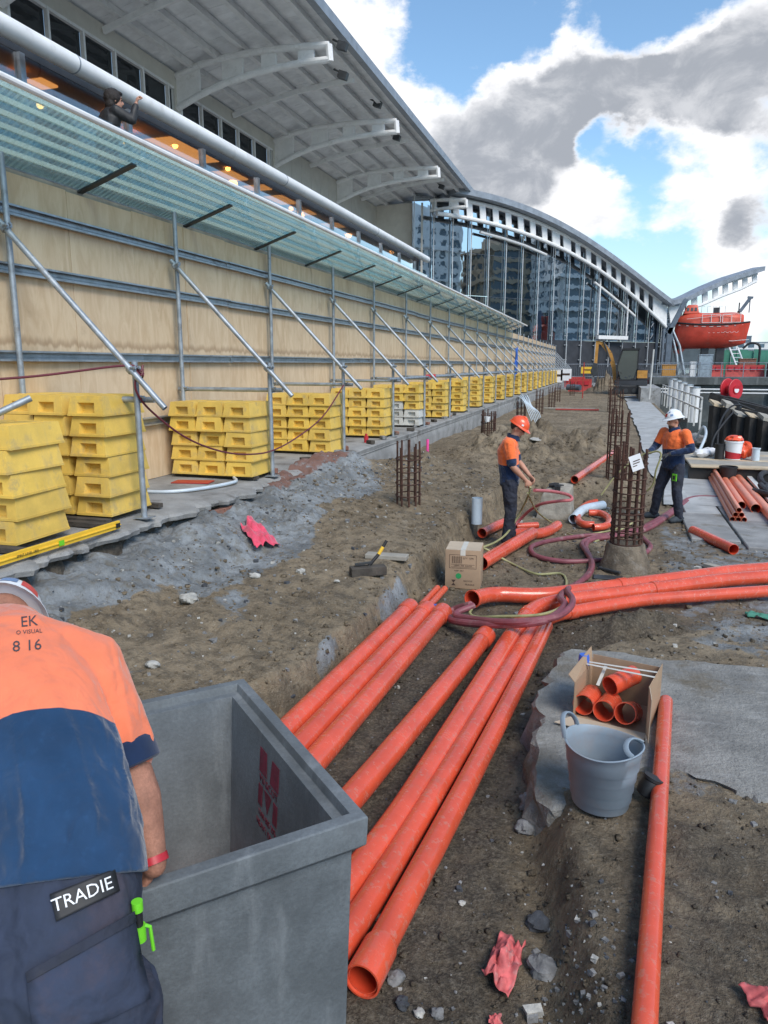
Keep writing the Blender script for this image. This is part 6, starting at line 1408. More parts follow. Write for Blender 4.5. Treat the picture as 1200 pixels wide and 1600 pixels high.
def rag(name, c, sx, sy, m, label, seed, hgt=.05, yaw=0.0, n=16, drop=None):
    b = MB(); g = []
    for j in range(n + 1):
        for i in range(n + 1):
            u, v = i / n - .5, j / n - .5; e = 1 + .40 * float(fbm(np.array([math.atan2(v, u) * 1.3]), np.array([seed * 3.1]), 2, seed)[0]) * 2
            x, y = u * sx * e, v * sy * e; X, Y = c[0] + x * math.cos(yaw) - y * math.sin(yaw), c[1] + x * math.sin(yaw) + y * math.cos(yaw)
            z = gh(X, Y) + .012 + hgt * (abs(float(fbm(np.array([u * 4 + seed]), np.array([v * 4]), 2, seed)[0])) * 2.0 + .5 * max(0, 1 - 3 * (u * u + v * v)))
            g.append((X, Y, z))
    b.add(g, [(j * (n + 1) + i, j * (n + 1) + i + 1, (j + 1) * (n + 1) + i + 1, (j + 1) * (n + 1) + i) for j in range(n) for i in range(n)])
    o = b.build(name, M[m], ang=70); sm = o.modifiers.new('s', 'SOLIDIFY'); sm.thickness = .003; return tag(o, label, 'cloth' if 'cloth' in name else 'scrap')
p = gz(400, 815, .72); rag('pink_cloth', (p[0] + .02, p[1], 0), .30, .50, 'cloth_pink', 'crumpled pink cloth lying on the spilled concrete below the ledge', 4, .10, .9)
p = gz(788, 1508, .03); rag('torn_sheet', (p[0], p[1], 0), .13, .25, 'cloth_faded', 'torn dirty pink plastic sheet on the trench floor', 7, .075, -.25)
p = gz(1200, 1580, .25); rag('torn_sheet', (p[0] + .02, p[1] + .01, 0), .14, .14, 'cloth_faded', 'torn pink sheet at the bottom right corner of the soil', 9, .06, .4)
p = gz(775, 1590, .05); rag('torn_sheet', (p[0], p[1], 0), .05, .06, 'cloth_faded', 'tiny pink scrap at the bottom edge of the trench', 12, .02, .4)
p = gz(1185, 953, .1); rag('green_cloth', (p[0] + .02, p[1], 0), .24, .12, 'green_mesh', 'green crumpled cloth at the right edge behind the slab', 14, .05)
# blocks of timber and a mattock on the left bench
def plank(name, c, L, w, h, yaw, m, label, tilt=0.0):
    b = MB(); a = Vector((math.cos(yaw), math.sin(yaw), tilt)).normalized(); s = Vector((-math.sin(yaw), math.cos(yaw), 0)); b.obox(c, a * L / 2, s * w / 2, a.cross(s) * h / 2); return tag(b.build(name, M[m], bevel=.006), label, 'timber')
p = gz(575, 887, .46); pz = gh(p[0], p[1]); plank('timber_block', (p[0], p[1], pz + .05), .36, .12, .09, .55, 'sleeper', 'dark timber block under the mattock on the soil bench')
p2_ = gz(600, 866, .46); plank('timber_block', (p2_[0], p2_[1] + .1, gh(p2_[0], p2_[1]) + .03), .46, .14, .05, .05, 'timber_grey', 'grey flat timber offcut behind the mattock')
mt = thing('mattock', 'mattock with a yellow and black handle leaning on a dark timber block', 'mattock', (p[0], p[1], pz + .1))
b = MB(); b.tube([(p[0] + .0, p[1] + .02, pz + .09), (p[0] + .08, p[1] + .10, pz + .20)], .017, 10); b.build('grip', M['black'], mt)
b = MB(); b.tube([(p[0] + .08, p[1] + .10, pz + .20), (p[0] + .115, p[1] + .135, pz + .27)], .018, 10); b.build('handle', M['level_y'], mt)
b = MB(); b.tube([(p[0] + .115, p[1] + .135, pz + .27), (p[0] + .145, p[1] + .165, pz + .33)], .016, 10); b.build('handle_end', M['black'], mt)
b = MB(); b.prism([(p[0] - .13, p[1] - .03, pz + .105), (p[0] + .02, p[1] + .05, pz + .12), (p[0] + .04, p[1] + .02, pz + .12), (p[0] - .11, p[1] - .07, pz + .105)], (0, 0, .018)); b.build('head', M['dark_steel'], mt)
# stone block with a drill on it
q = gz(862, 812, .02); o = lump('stone_block', (q[0] + .02, q[1] + .22, .20), .33, 'stone_pale2', 5, (1.0, .62, .95), 1.2, .16, 28) if False else None
M['stone_pale2'] = mat('weathered_stone', (.30, .275, .235), .9, var=.25, scale=6, bump=.6, bscale=30, dirt=((.17, .14, .10), .6, 4))
b = MB(); cx_, cy_ = q[0] + .03, q[1] + .26
b.hexa([(cx_ - .30, cy_ - .22, -.02), (cx_ + .27, cy_ - .17, -.02), (cx_ + .30, cy_ + .25, -.02), (cx_ - .26, cy_ + .24, -.02), (cx_ - .20, cy_ - .13, .42), (cx_ + .23, cy_ - .16, .46), (cx_ + .26, cy_ + .22, .55), (cx_ - .10, cy_ + .22, .56)])
o = b.build('stone_block', M['stone_pale2'], bevel=.03, bseg=2); tag(o, 'pale squared stone block in the trench behind the orange bends', 'stone')
sb = o.modifiers.new('s', 'SUBSURF'); sb.subdivision_type = 'SIMPLE'; sb.levels = sb.render_levels = 3
tx_ = bpy.data.textures.new('rock', 'CLOUDS'); tx_.noise_scale = .14; dm = o.modifiers.new('d', 'DISPLACE'); dm.texture = tx_; dm.strength = .05; dm.texture_coords = 'GLOBAL'
dr = thing('drill', 'black cordless drill lying on the pale stone block', 'drill', (cx_ - .02, cy_ + .02, .50))
b = MB(); b.tube([(cx_ - .12, cy_ + .02, .53), (cx_ - .02, cy_ + .03, .54), (cx_ + .04, cy_ + .03, .54)], [.03, .04, .036], 12); b.build('motor', M['black'], dr)
b = MB(); b.tube([(cx_ + .04, cy_ + .03, .54), (cx_ + .12, cy_ + .03, .54)], [.02, .01], 10); b.build('chuck', M['dark_steel'], dr)
b = MB(); b.tube([(cx_ - .04, cy_ + .02, .53), (cx_ + .02, cy_ - .1, .51)], .022, 8); b.obox((cx_ + .03, cy_ - .12, .51), (.045, 0, 0), (0, .03, 0), (0, 0, .035)); b.build('handle', M['black'], dr)
# hammer and plate by the tagged cage, flat lid on the mound
for px, py, L, yaw, lab in ((952, 893, .30, -.6, 'dark hammer handle lying beside the tagged rebar cage'),): 
    p = gz(px, py, .02); plank('hammer', (p[0], p[1], gh(p[0], p[1]) + .03), L, .035, .03, yaw, 'dark_steel', lab)
p = gz(950, 905, .0); plank('steel_plate', (p[0], p[1], gh(p[0], p[1]) + .012), .34, .16, .012, .05, 'dark_steel', 'dark steel plate lying at the foot of the tagged cage')
p = gz(1122, 885, .05); plank('timber_offcut', (p[0], p[1], gh(p[0], p[1]) + .03), .34, .10, .05, -.7, 'timber_grey', 'short timber offcut behind the horizontal orange pipes')
p = gz(838, 694, .62); b = MB(); b.lathe([(.0, .02), (.15, .015), (.16, 0), (.0, 0)], (p[0], p[1], gh(p[0], p[1]) + .03), 24, (.05, -.1, 1)); tag(b.build('round_lid', M['stone_pale']), 'pale round lid lying on the dirt mound', 'lid')
p = gz(905, 640, .35); plank('red_plank', (p[0] - .1, p[1], gh(p[0], p[1]) + .06), 2.0, .16, .06, .05, 'red_fade', 'faded red plank lying across the dirt path'); plank('grey_plank', (p[0] - .5, p[1] + .5, gh(p[0], p[1]) + .08), 2.4, .16, .06, .02, 'timber_grey', 'grey plank lying behind the red plank')
# pink marker pin and stick on the ledge wall
p = gy(716, 690, 17); b = MB(); b.tube([(-3.9, 16.2, .35), (-3.9, 16.2, .80)], .03, 8); tag(b.build('marker_peg', M['pink_paint']), 'bright pink marker peg standing against the ledge wall', 'peg')
b = MB(); b.tube([(-3.75, 13.6, .62), (-3.25, 12.9, .50)], .018, 7); tag(b.build('stick', M['timber']), 'pale stick lying on the rubble below the ledge', 'stick')

# ------------------------------------------------------------------ on the ledge
sl = thing('spirit_level', 'long yellow spirit level lying along the ledge edge by the nearest block stack', 'spirit level', (-4.44, 5.2, .93))
la, lb = Vector((-4.50, 4.3, .945)), Vector((-4.455, 5.88, .945)); ld = (lb - la).normalized()
b = MB(); b.beam(la, lb, .028, .075); b.beam(la, lb, .05, .012); b.build('beam', M['level_y'], sl, bevel=.002)
for t in (.02, .5, .97):
    b = MB(); c = la.lerp(lb, t) + Vector((.0265, 0, 0)); b.obox(c, (.001, 0, 0), ld * .03, (0, 0, .022)); b.build('vial_window', M['lime'] if t == .5 else M['black'], sl)
text('printed_text', 'SPIRIT LEVEL 1800', la.lerp(lb, .26) + Vector((.0268, 0, 0)), ld, (0, 0, 1), .03, M['black'], sl, .0004)
b = MB(); b.pipe([(-4.95, 5.02, 2.0), (-4.95, 5.04, 2.46)], .028, .023, 14); b.lathe([(.028, 0), (.04, .004), (.04, .012), (.0, .012)], (-4.95, 5.04, 2.455), 14)
tag(b.build('scaffold_stub', M['galv_dull']), 'short upright scaffold tube standing on the nearest yellow stack', 'scaffold tube')
b = MB(); b.pipe([(-5.06, 4.95, 1.98), (-4.78, 5.25, 2.17)], .030, .025, 14); tag(b.build('scaffold_stub', M['galv_dull']), 'sloping scaffold tube end lying on the nearest yellow stack', 'scaffold tube')
M['lead_red'] = mat('dark_red_cable', (.13, .018, .03), .5)
b = MB(); pts = smooth_path([(-5.9, 3.4, 2.35), (-5.5, 4.4, 2.30), (-5.0, 5.4, 2.34), (-4.6, 6.28, 2.44), (-4.50, 6.36, 2.40), (-4.50, 6.35, 2.20), (-4.47, 6.55, 1.98), (-4.42, 7.1, 1.66), (-4.43, 7.9, 1.42), (-4.45, 8.7, 1.30), (-4.47, 9.4, 1.28), (-4.5, 10.3, 1.38), (-4.52, 11.4, 1.62), (-4.5, 12.35, 2.1)])
b.tube(pts, .011, 8); tag(b.build('power_lead', M['lead_red']), 'dark red power lead drooping from post to post past the yellow stacks', 'cable')
b = MB(); b.tube([(-4.50 + .045 * math.cos(t), 6.41 + .045 * math.sin(t), 2.34 + .03 * math.sin(3 * t) + t * .006) for t in [i * .35 for i in range(40)]], .010, 7); tag(b.build('power_lead', M['lead_red']), 'dark red lead coiled round the first brace joint', 'cable')
b = MB(); b.tube(smooth_path([(-5.9, 8.0, .93), (-5.4, 7.7, .92), (-4.95, 7.9, .925), (-4.7, 8.6, .93), (-4.9, 9.0, .93)]), .022, 8); tag(b.build('conduit', M['white_pvc']), 'grey conduit curving on the ledge between the near stacks', 'conduit')
b = MB(); b.obox((-5.3, 8.6, .91), (.25, .05, 0), (-.02, .12, 0), (0, 0, .006)); tag(b.build('orange_tile', M['red_fade']), 'small orange board lying on the ledge behind the near stacks', 'board')
b = MB(); b.tube([(-4.7, 14.2, .90), (-4.7, 14.2, 1.03)], .045, 12); b.tube([(-4.7, 14.2, 1.03), (-4.7, 14.2, 1.08)], .025, 10); tag(b.build('red_bottle', M['red']), 'small red bottle standing on the ledge edge', 'bottle')
b = MB(); b.tube([(-4.6, 18.6, 2.15), (-4.3, 18.66, 2.17)], .05, 10); tag(b.build('red_cap_tube', M['red']), 'red wrapped tube end by the horizontal scaffold tube', 'tube')
# offcut blocks and rubble pieces between the stacks
for i in range(14):
    y = 9.9 + i * 1.0 + random.uniform(-.3, .3)
    b = MB(); c = (-4.62 + random.uniform(-.1, .12), y, .94); a = random.uniform(0, 3); b.obox(c, (.09 * math.cos(a), .09 * math.sin(a), 0), (-.05 * math.sin(a), .05 * math.cos(a), 0), (0, 0, .035)); tag(b.build('brick_piece', M[['brick', 'sleeper', 'stone'][i % 3]], bevel=.006), '%s loose on the ledge, %s loose piece from near end' % (['red brick piece', 'dark timber offcut', 'grey stone piece'][i % 3], ORD[i]), 'rubble', 'loose pieces along the ledge edge')
# blue cloth on a brace, conduit coil on a cage
b = MB(); g = []
for j in range(13):
    for i in range(6): g.append((-4.85 + .03 * math.sin(i * 2.1 + j * .7), 39.7 + (i - 2.5) * .16 * (1 + .25 * math.sin(j * 1.3)), 3.3 - j * .135 - .05 * math.sin(i)))
b.add(g, [(j * 6 + i, j * 6 + i + 1, (j + 1) * 6 + i + 1, (j + 1) * 6 + i) for j in range(12) for i in range(5)]); o = b.build('blue_cloth', M['blue_cloth']); o.modifiers.new('s', 'SOLIDIFY').thickness = .03; tag(o, 'blue cloth hanging from a far scaffold brace', 'cloth')
cc = thing('conduit_coil', 'coil of pale grey conduits slumped over a rusty cage', 'conduit', (-3.0, 27, .4))
for k in range(7):
    b = MB(); b.tube(smooth_path([(-3.35 + k * .055, 27.2, .9), (-3.2 + k * .06, 26.9 + .05 * (k % 3), 1.32 + .04 * (k % 3)), (-2.95 + k * .05, 26.7, 1.2 - .03 * k), (-2.75 + k * .06, 26.6, .8), (-2.6 + k * .055, 26.6, .42)]), .016, 6); b.build('conduit', M['white_pvc'], cc)

# ------------------------------------------------------------------ path and slabs on the right
b = MB(); ys = np.arange(13.6, 62, .6)
rows = [[(1.02 + .16 * float(fbm(np.array([y * .6]), np.array([1.0]), 3, 2)[0]) * 2, y, .045), (1.7, y, .06), (2.5, y, .055), (2.52, y, -.3)] for y in ys]; n = 4
b.add([p for r in rows for p in r], [(j * n + i, j * n + i + 1, (j + 1) * n + i + 1, (j + 1) * n + i) for j in range(len(rows) - 1) for i in range(n - 1)]); struct(b, 'path', M['conc_pale'])
for (x0, x1, y0, y1, m) in ((1.30, 1.85, 12.9, 16.6, 'conc_pale'), (1.88, 2.72, 10.6, 17.8, 'slab'), (1.2, 1.84, 10.9, 12.86, 'slab')):
    b = MB(); b.box(x0, x1, y0, y1, -.2, .05 + random.uniform(0, .012)); struct(b, 'pavement_slab', M[m], bevel=.012)

# ------------------------------------------------------------------ timber deck with buckets
dk = thing('timber_deck', 'low timber deck of pale planks on dark beams behind the salmon pipes', 'deck', (2.9, 18.2, 0))
for i in range(9):
    y = 16.75 + i * .36; b = MB(); b.box(1.72, 4.6 + .02 * i, y, y + .345, .31 + .002 * (i % 3), .35 + .002 * (i % 3)); b.build('plank', M['timber_grey' if i % 3 else 'timber'], dk, bevel=.006)
for y in (16.82, 19.6): b = MB(); b.box(1.7, 4.6, y, y + .2, .05, .306); b.build('beam', M['timber_dark'], dk)
def bucket(name, c, r0, r1, h, m, label, cat='bucket', handle=True, band=None):
    t = thing(name, label, cat, c)
    b = MB(); b.lathe([(.001, 0), (r0, 0), (r1, h * .92), (r1 + .012, h * .92), (r1 + .012, h), (r1 - .004, h), (r0 - .006, .012), (.001, .012)], (0, 0, 0), 24); b.build('body', M[m], t, world=False)
    if handle: b = MB(); b.tube([((r1 + .014) * math.cos(PI * i / 12), (r1 + .014) * math.sin(PI * i / 12) * .55 - .02, h - .03 - .0 * i + .12 * math.sin(PI * i / 12) * -.6) for i in range(13)], .005, 6); b.build('handle', M['dark_steel'], t, world=False)
    if band:
        b = MB(); n = 12; vs = []
        for i in range(n + 1):
            a = -PI + PI * i / n; zt_ = h * (.48 - .18 * i / n)
            for z in (.02, zt_): rr = r0 + (r1 - r0) * z / (h * .92) + .0022; vs.append((rr * math.cos(a), rr * math.sin(a), z))
        b.add(vs, [(2 * i, 2 * i + 2, 2 * i + 3, 2 * i + 1) for i in range(n)]); b.build('label', M[band], t, world=False)
    return t
bk = gz(1129, 705, .36); bucket('bucket', (bk[0], bk[1] - 1.6, .355), .155, .19, .42, 'print_white', 'white bucket with a red label and an orange cloth on the deck', band='red')
b = MB(); lump_c = (bk[0] + .02, bk[1] - 1.55, .80); o = lump('orange_cloth', lump_c, .18, 'hat_orange', 4, (1, .9, .5), 3, .5); tag(o, 'orange cloth heaped on top of the white bucket', 'cloth')
o = lump('orange_cloth', (bk[0] + .27, bk[1] - 1.5, .55), .17, 'hat_orange', 8, (.8, .8, 1.1), 3, .5); tag(o, 'orange cloth hanging beside the white bucket', 'cloth')
bucket('jug', (bk[0] - .28, bk[1] - 1.6, .355), .10, .10, .34, 'black', 'black jug with a pale lid beside the white bucket', 'jug')
bucket('canister', (bk[0] + .45, bk[1] - 1.7, .355), .085, .08, .28, 'white_pvc', 'pale blue canister at the right of the white bucket', 'canister', False)
bucket('bucket', (bk[0] - .30, 16.55, .05), .14, .17, .34, 'black', 'black bucket hanging below the front of the deck')
for k, (dx, dy, l) in enumerate(((-.62, -.6, 'left white bag lying on the deck'), (-.42, -.3, 'right white bag lying on the deck'))):
    o = lump('white_bag', (bk[0] + dx, bk[1] + dy - .8, .45), .16, 'print_white', 20 + k, (1.2, 1, .6), 2.5, .4); tag(o, l, 'bag')
b = MB(); b.beam((2.98, 19.9, .16), (2.74, 13.0, .12), .09, .05); tag(b.build('white_rod', M['white_paint']), 'long white batten lying right of the salmon pipes', 'batten')
rp = thing('rope_heap', 'heap of thick dark ropes at the right edge below the deck', 'rope', (3.4, 16, 0))
for k in range(16):
    r_ = random.uniform(.45, .8); cx, cy = 3.35 + random.uniform(-.2, .25), 15.2 + random.uniform(-.9, .9); z = -.30 + k * .032; a0 = random.uniform(0, 6)
    b = MB(); b.tube([(cx + r_ * math.cos(a0 + t) * .8, cy + r_ * math.sin(a0 + t) * 1.3, z + .07 * math.sin(2 * t + k) + .05) for t in [i * .26 for i in range(20)]], .055, 8); b.build('rope', M['rope'], rp)
# cut timber piles stepping down to the right
for i in range(13):
    x, y = 2.95 + i * .29, 23.6 - i * .24; h = 1.28 - i * .092 + .07 * math.sin(i * 2.2)
    t = thing('timber_pile', 'dark timber pile with pale sawn top, %s from left of the stepped row' % ORD[i], 'timber pile', (x, y, -.9), R(20), 'stepped row of cut timber piles')
    b = MB(); b.box(-.12, .12, -.14, .14, 0, .9 + h); b.build('shaft', M['timber_dark'], t, world=False, bevel=.012)
    b = MB(); b.prism([(-.135, -.16, .9 + h), (.135, -.15, .9 + h - .06), (.13, .16, .9 + h + .05), (-.14, .15, .9 + h + .12)], (.02, 0, .07 + .05 * math.sin(i * 1.7))); b.build('sawn_top', M['timber_grey'] if i % 3 else M['timber'], t, world=False)
for i in range(8):
    x0 = 3.2 + random.uniform(-.2, .4); y = 25.2 + i * .5; zz = .5 + random.uniform(0, .5)
    plank('timber_beam', (x0 + 2.0, y, zz), 3.6, .28, .26, random.uniform(-.35, -.05), 'timber_dark' if i not in (2, 5) else 'timber', '%s timber beam in the jumbled pile, %s from the front' % ('dark tarred' if i not in (2, 5) else 'pale', ORD[i]), -.22 + random.uniform(-.06, .06))
b = MB(); b.lathe([(.09, 0), (.19, 0), (.19, .5), (.09, .5)], (3.75, 25.4, 1.12), 20, (-.25, -.9, .1)); tag(b.build('rubber_fender', M['black']), 'black rubber roller with a pale core on top of the timber pile', 'roller')
for i in range(3): plank('white_batten', (5.6 + .12 * i, 24.5, 1.15), 1.9, .07, .06, .45 + .06 * i, 'white_paint', '%s white batten leaning at the right end of the timber pile' % ORD[i], .38)
sg = thing('notice_sign', 'white notice sign with a dark heading on the timber pile', 'sign', (5.35, 27.4, 1.2))
b = MB(); b.box(5.05, 5.7, 27.4, 27.43, 1.0, 1.45); b.build('board', M['print_white'], sg); b = MB(); b.box(5.08, 5.67, 27.392, 27.398, 1.27, 1.40); b.build('heading', M['blue_tape'], sg); b = MB(); b.box(5.12, 5.6, 27.392, 27.398, 1.17, 1.2); b.box(5.12, 5.5, 27.392, 27.398, 1.09, 1.12); b.build('text_line', M['ink'], sg)
# red hose reel
hr = thing('hose_reel', 'red hose reel of two discs on a post above a red box', 'hose reel', (4.22, 30, 0))
for s, c in ((-.16, (4.12, 30.12, 1.58)), (.16, (4.36, 29.86, 1.56))):
    b = MB(); b.lathe([(.10, -.02), (.36, -.03), (.38, -.015), (.38, .015), (.36, .03), (.10, .02)], c, 32, (.68, -.72, .05), cap=True); b.build('disc', M['red'], hr)
b = MB(); b.tube([(4.08, 30.16, 1.58), (4.40, 29.82, 1.56)], .16, 20); b.build('drum', M['red'], hr); b = MB(); b.lathe([(.0, 0), (.12, 0), (.12, .02), (0, .02)], (4.385, 29.83, 1.56), 20, (.68, -.72, .05)); b.build('hub', M['print_white'], hr)
b = MB(); b.box(4.16, 4.26, 29.95, 30.05, .55, 1.3); b.build('post', M['galv'], hr); b = MB(); b.box(3.98, 4.42, 29.8, 30.1, .35, .75); b.build('box', M['red'], hr); b = MB(); b.box(4.0, 4.4, 29.85, 30.05, -1.2, .35); b.build('plinth', M['timber_dark'], hr)
# debris at the path edge: dark mats, brown tarp, red net, tangled cables
for i, (px, py, r, m, s, nm, l) in enumerate(((1100, 668, .42, 'rope', (1.4, 1, .4), 'dark_mat', 'dark crumpled mat by the path edge'), (1098, 660, .34, 'card', (1.6, 1, .5), 'brown_tarp', 'brown rolled tarp below the white railing'), (1103, 664, .22, 'cloth_pink', (1.5, 1, .4), 'red_net', 'small heap of red netting by the deck'), (1085, 690, .40, 'stone', (1.2, 1.2, .6), 'grey_tarp', 'grey tarp bundle behind the man in the white hat'), (1130, 668, .36, 'timber_dark', (1.6, 1, .5), 'dark_tarp', 'dark tarp heap below the timber piles'))):
    p = gz(px, py, .1); o = lump(nm, (max(p[0], 2.2), min(p[1], 24) + .2 * i, .12), r, m, 50 + i, s, 2.2, .5); tag(o, l, 'tarp')
for k, (a, lab) in enumerate((([(2.7, 20.5, .1), (2.85, 21.6, .9), (3.3, 22.6, 1.35), (3.9, 23, 1.2)], 'black cable arching over the timber piles'), ([(2.5, 20.2, .1), (2.65, 21, .55), (2.9, 21.4, .9), (3.2, 21.9, 1.2)], 'thin black cable beside the arching cable'), ([(2.2, 20.4, .1), (2.5, 21.4, .6), (2.6, 23, .7), (2.55, 24, .3)], 'pale pipe looped at the path edge'))):
    b = MB(); b.tube(smooth_path(a), .025 + .012 * (k == 2), 7); tag(b.build('cable', M['black' if k < 2 else 'white_pvc']), lab, 'cable')
# white railing and white-capped posts
rl = thing('white_railing', 'white metal railing beside the path in front of white cylinders', 'railing', (3.9, 37, 0))
for i in range(11): b = MB(); y = 36.9 + 2.3 * i; x = 4.02 - .028 * i; b.box(x - .04, x + .04, y - .04, y + .04, -.5, .98); b.build('post', M['white_paint'], rl)
for z in (.96, .42): b = MB(); b.beam((4.02, 36.8, z), (3.72, 60, z), .07, .07); b.build('rail', M['white_paint'], rl)
for i in range(5):
    y = 47 + i * 3.0; x = 4.70 - .09 * i; t = thing('white_cylinder', 'white capped cylinder behind the white railing, %s from the near end' % ORD[i], 'cylinder', (x, y, -.88 + .07 * i), 0, 'white cylinders behind the railing')
    b = MB(); b.lathe([(.29, 0), (.29, 2.0)], (0, 0, 0), 24, cap=True); b.build('shell', M['steel_white'], t, world=False); b = MB(); b.lathe([(.31, 2.003), (.31, 2.07), (.0, 2.09)], (0, 0, 0), 24, cap=True); b.build('cap', M['galv'], t, world=False)

# ------------------------------------------------------------------ lifeboat quay
qy = 62.5
b = MB(); b.box(3.2, 60, qy, 100, -3, 1.45); b.box(3.1, 60, qy - .35, qy, .95, 1.50); struct(b, 'quay_wall', M['quay'])
b = MB(); b.box(1.9, 3.15, 52, 62, -1.5, .95); struct(b, 'concrete_wall', M['conc'])
for i in range(9): b = MB(); b.box(5.2 + i * 3.2, 5.8 + i * 3.2, qy - .5, qy - .36, -2.8, .9); tag(b.build('quay_fender', M['timber_dark']), 'dark timber fender on the stained quay wall, %s from the left' % ORD[i], 'fender', 'fenders on the quay wall')
for i, z in enumerate((.62, .36)): b = MB(); b.tube([(3.2, qy - .6, z), (40, qy - .6, z - .1)], .055, 8); tag(b.build('wall_pipe', M['steel_white']), '%s white pipe running along the stained quay wall' % ('upper' if i == 0 else 'lower'), 'pipe')
b = MB(); b.box(-30, 3.2, 66, 110, -1.5, .42); struct(b, 'forecourt', M['slab'])
qr = thing('quay_railing', 'thin grey railing along the quay edge under the lifeboat', 'railing', (5, qy + .3, 1.45))
for i in range(10): x = 3.4 + 1.55 * i; b = MB(); b.tube([(x, qy + .3, 1.45), (x, qy + .3, 2.65)], .035, 6); b.build('post', M['galv'], qr)
for z in (2.6, 2.1): b = MB(); b.tube([(3.4, qy + .3, z), (17.4, qy + .3, z)], .022, 6); b.build('rail', M['galv'], qr)
# lifeboat hung on its davits
LB = Vector((9.35, 84, 0)); lb_ = thing('lifeboat', 'orange-red enclosed lifeboat hanging on davits above the quay', 'lifeboat', tuple(LB))
def station(u):                                                    # u 0 stern .. 1 bow -> keel z, half beam, gunwale z
    beam = 1.42 * (1 - abs(2 * u - .95) ** 3.4 * .9); keel = 4.05 + .55 * max(0, u - .62) ** 2 * 14 * .5 + .15 * max(0, .2 - u) * 4; gun = 6.42 + .28 * (abs(u - .5) * 2) ** 2
    return keel, max(beam, .06), gun
rows, top = [], []
N = 25
for i in range(N):
    u = i / (N - 1); k, hb, g_ = station(u); x = -3.35 + 6.75 * u + .35 * 0; pts = []
    rake = (u - .5) * .0
    for j in range(13):
        a = PI * j / 12; yy = -hb * math.cos(a); zz = g_ - (g_ - k) * math.sin(a) ** .62; xx = x + (.55 * (zz - k) / (g_ - k) * max(0, u - .5) * 1.2) - .25 * (1 - (zz - k) / (g_ - k)) * max(0, .5 - u)
        pts.append((LB.x + xx, LB.y + yy, zz))
    rows.append(pts)
b = MB(); b.rings(rows); b.build('hull', M['red_boat'], lb_)
rows = []
for i in range(N):
    u = .03 + .90 * i / (N - 1); k, hb, g_ = station(u); x = -3.35 + 6.75 * u; h = 1.28 * (1 - abs(2 * u - 1) ** 5 * .75) * (.96 if u > .35 else 1.0); rows.append([(LB.x + x + .25 * max(0, u - .5), LB.y - hb * .90 * math.cos(PI * j / 12), g_ - .02 + h * math.sin(PI * j / 12) ** .55) for j in range(13)])
b = MB(); b.rings(rows); b.build('canopy', M['red_boat_light'], lb_)
b = MB(); b.tube([(LB.x - 3.4 + 6.9 * u + .32 * max(0, u - .5), LB.y - station(u)[1] * 1.02, station(u)[2]) for u in [i / 24 for i in range(25)]] , .085, 8); b.build('rubbing_strake', M['black'], lb_)
b = MB(); b.tube([(LB.x - 3.4 + 6.9 * u + .32 * max(0, u - .5), LB.y + station(u)[1] * 1.02, station(u)[2]) for u in [i / 24 for i in range(25)]] , .085, 8); b.build('rubbing_strake', M['black'], lb_)
b = MB(); b.hexa([(LB.x - 2.7, LB.y - .75, 7.55), (LB.x - 1.2, LB.y - .75, 7.6), (LB.x - 1.2, LB.y + .75, 7.6), (LB.x - 2.7, LB.y + .75, 7.55), (LB.x - 2.3, LB.y - .5, 8.45), (LB.x - 1.4, LB.y - .5, 8.45), (LB.x - 1.4, LB.y + .5, 8.45), (LB.x - 2.3, LB.y + .5, 8.45)]); wh = b.build('wheelhouse', M['red_boat_light'], lb_, bevel=.08, bseg=2)
for x in (-2.28, -1.9, -1.55): b = MB(); b.obox((LB.x + x, LB.y - .655, 8.0), (.11, 0, 0), (0, .012, .0), (0, .06, .16)); b.build('window', M['dark_steel'], wh)
for x0, x1 in ((-.95, .75), (.95, 2.6)):                           # panels of the canopy side, outlined in pale trim
    for p, q in (((x0, 6.62), (x1, 6.62)), ((x0, 7.42), (x1, 7.42)), ((x0, 6.62), (x0, 7.42)), ((x1, 6.62), (x1, 7.42)), (((x0 + x1) / 2, 6.62), ((x0 + x1) / 2, 7.42))):
        b = MB(); f_ = lambda x, z: (LB.x + x, LB.y - 1.28 - .07 * (7.4 - z) , z); b.beam(f_(*p), f_(*q), .05, .05); b.build('trim', M['white_line'], lb_)
b = MB(); b.beam((LB.x - 2.4, LB.y - 1.32, 7.0), (LB.x + 2.9, LB.y - 1.32, 7.5), .03, .03); b.build('canopy_line', M['white_line'], lb_)
for i in range(9): u = .06 + i * .105; k, hb, g_ = station(u); b = MB(); b.obox((LB.x - 3.3 + 6.75 * u, LB.y - hb * 1.01, g_ - .2), (.19, 0, 0), (0, .02, 0), (0, 0, .022)); b.build('reflective_strip', M['white_line'], lb_)
for i in range(7): x = -.2 + i * .42; b = MB(); b.tube([(LB.x + x + .16 * math.cos(t), LB.y - 1.38 + .22 * (1 - math.sin(t)) * .2, 5.75 - .14 * math.sin(t)) for t in [PI * k / 8 for k in range(9)]], .014, 5); b.build('grab_loop', M['white_line'], lb_)
b = MB(); b.tube([(LB.x + .4 + 3.2 * i / 10, LB.y - 1.02 + .12 * abs(i - 5) / 5, 4.80 + .14 * abs(i - 5) / 5) for i in range(11)], .03, 6); b.build('bilge_rail', M['white_line'], lb_)
b = MB(); b.prism([(LB.x - 3.2, LB.y - .05, 4.7), (LB.x - 2.2, LB.y - .05, 4.1), (LB.x - 2.6, LB.y - .05, 3.55), (LB.x - 3.35, LB.y - .05, 3.7)], (0, .1, 0)); b.build('rudder', M['red_boat'], lb_); b = MB(); b.lathe([(.0, -.1), (.26, -.12), (.30, 0), (.26, .12), (.22, .0)], (LB.x - 3.05, LB.y - .1, 4.25), 18, (1, 0, 0)); b.build('propeller_guard', M['dark_steel'], lb_)
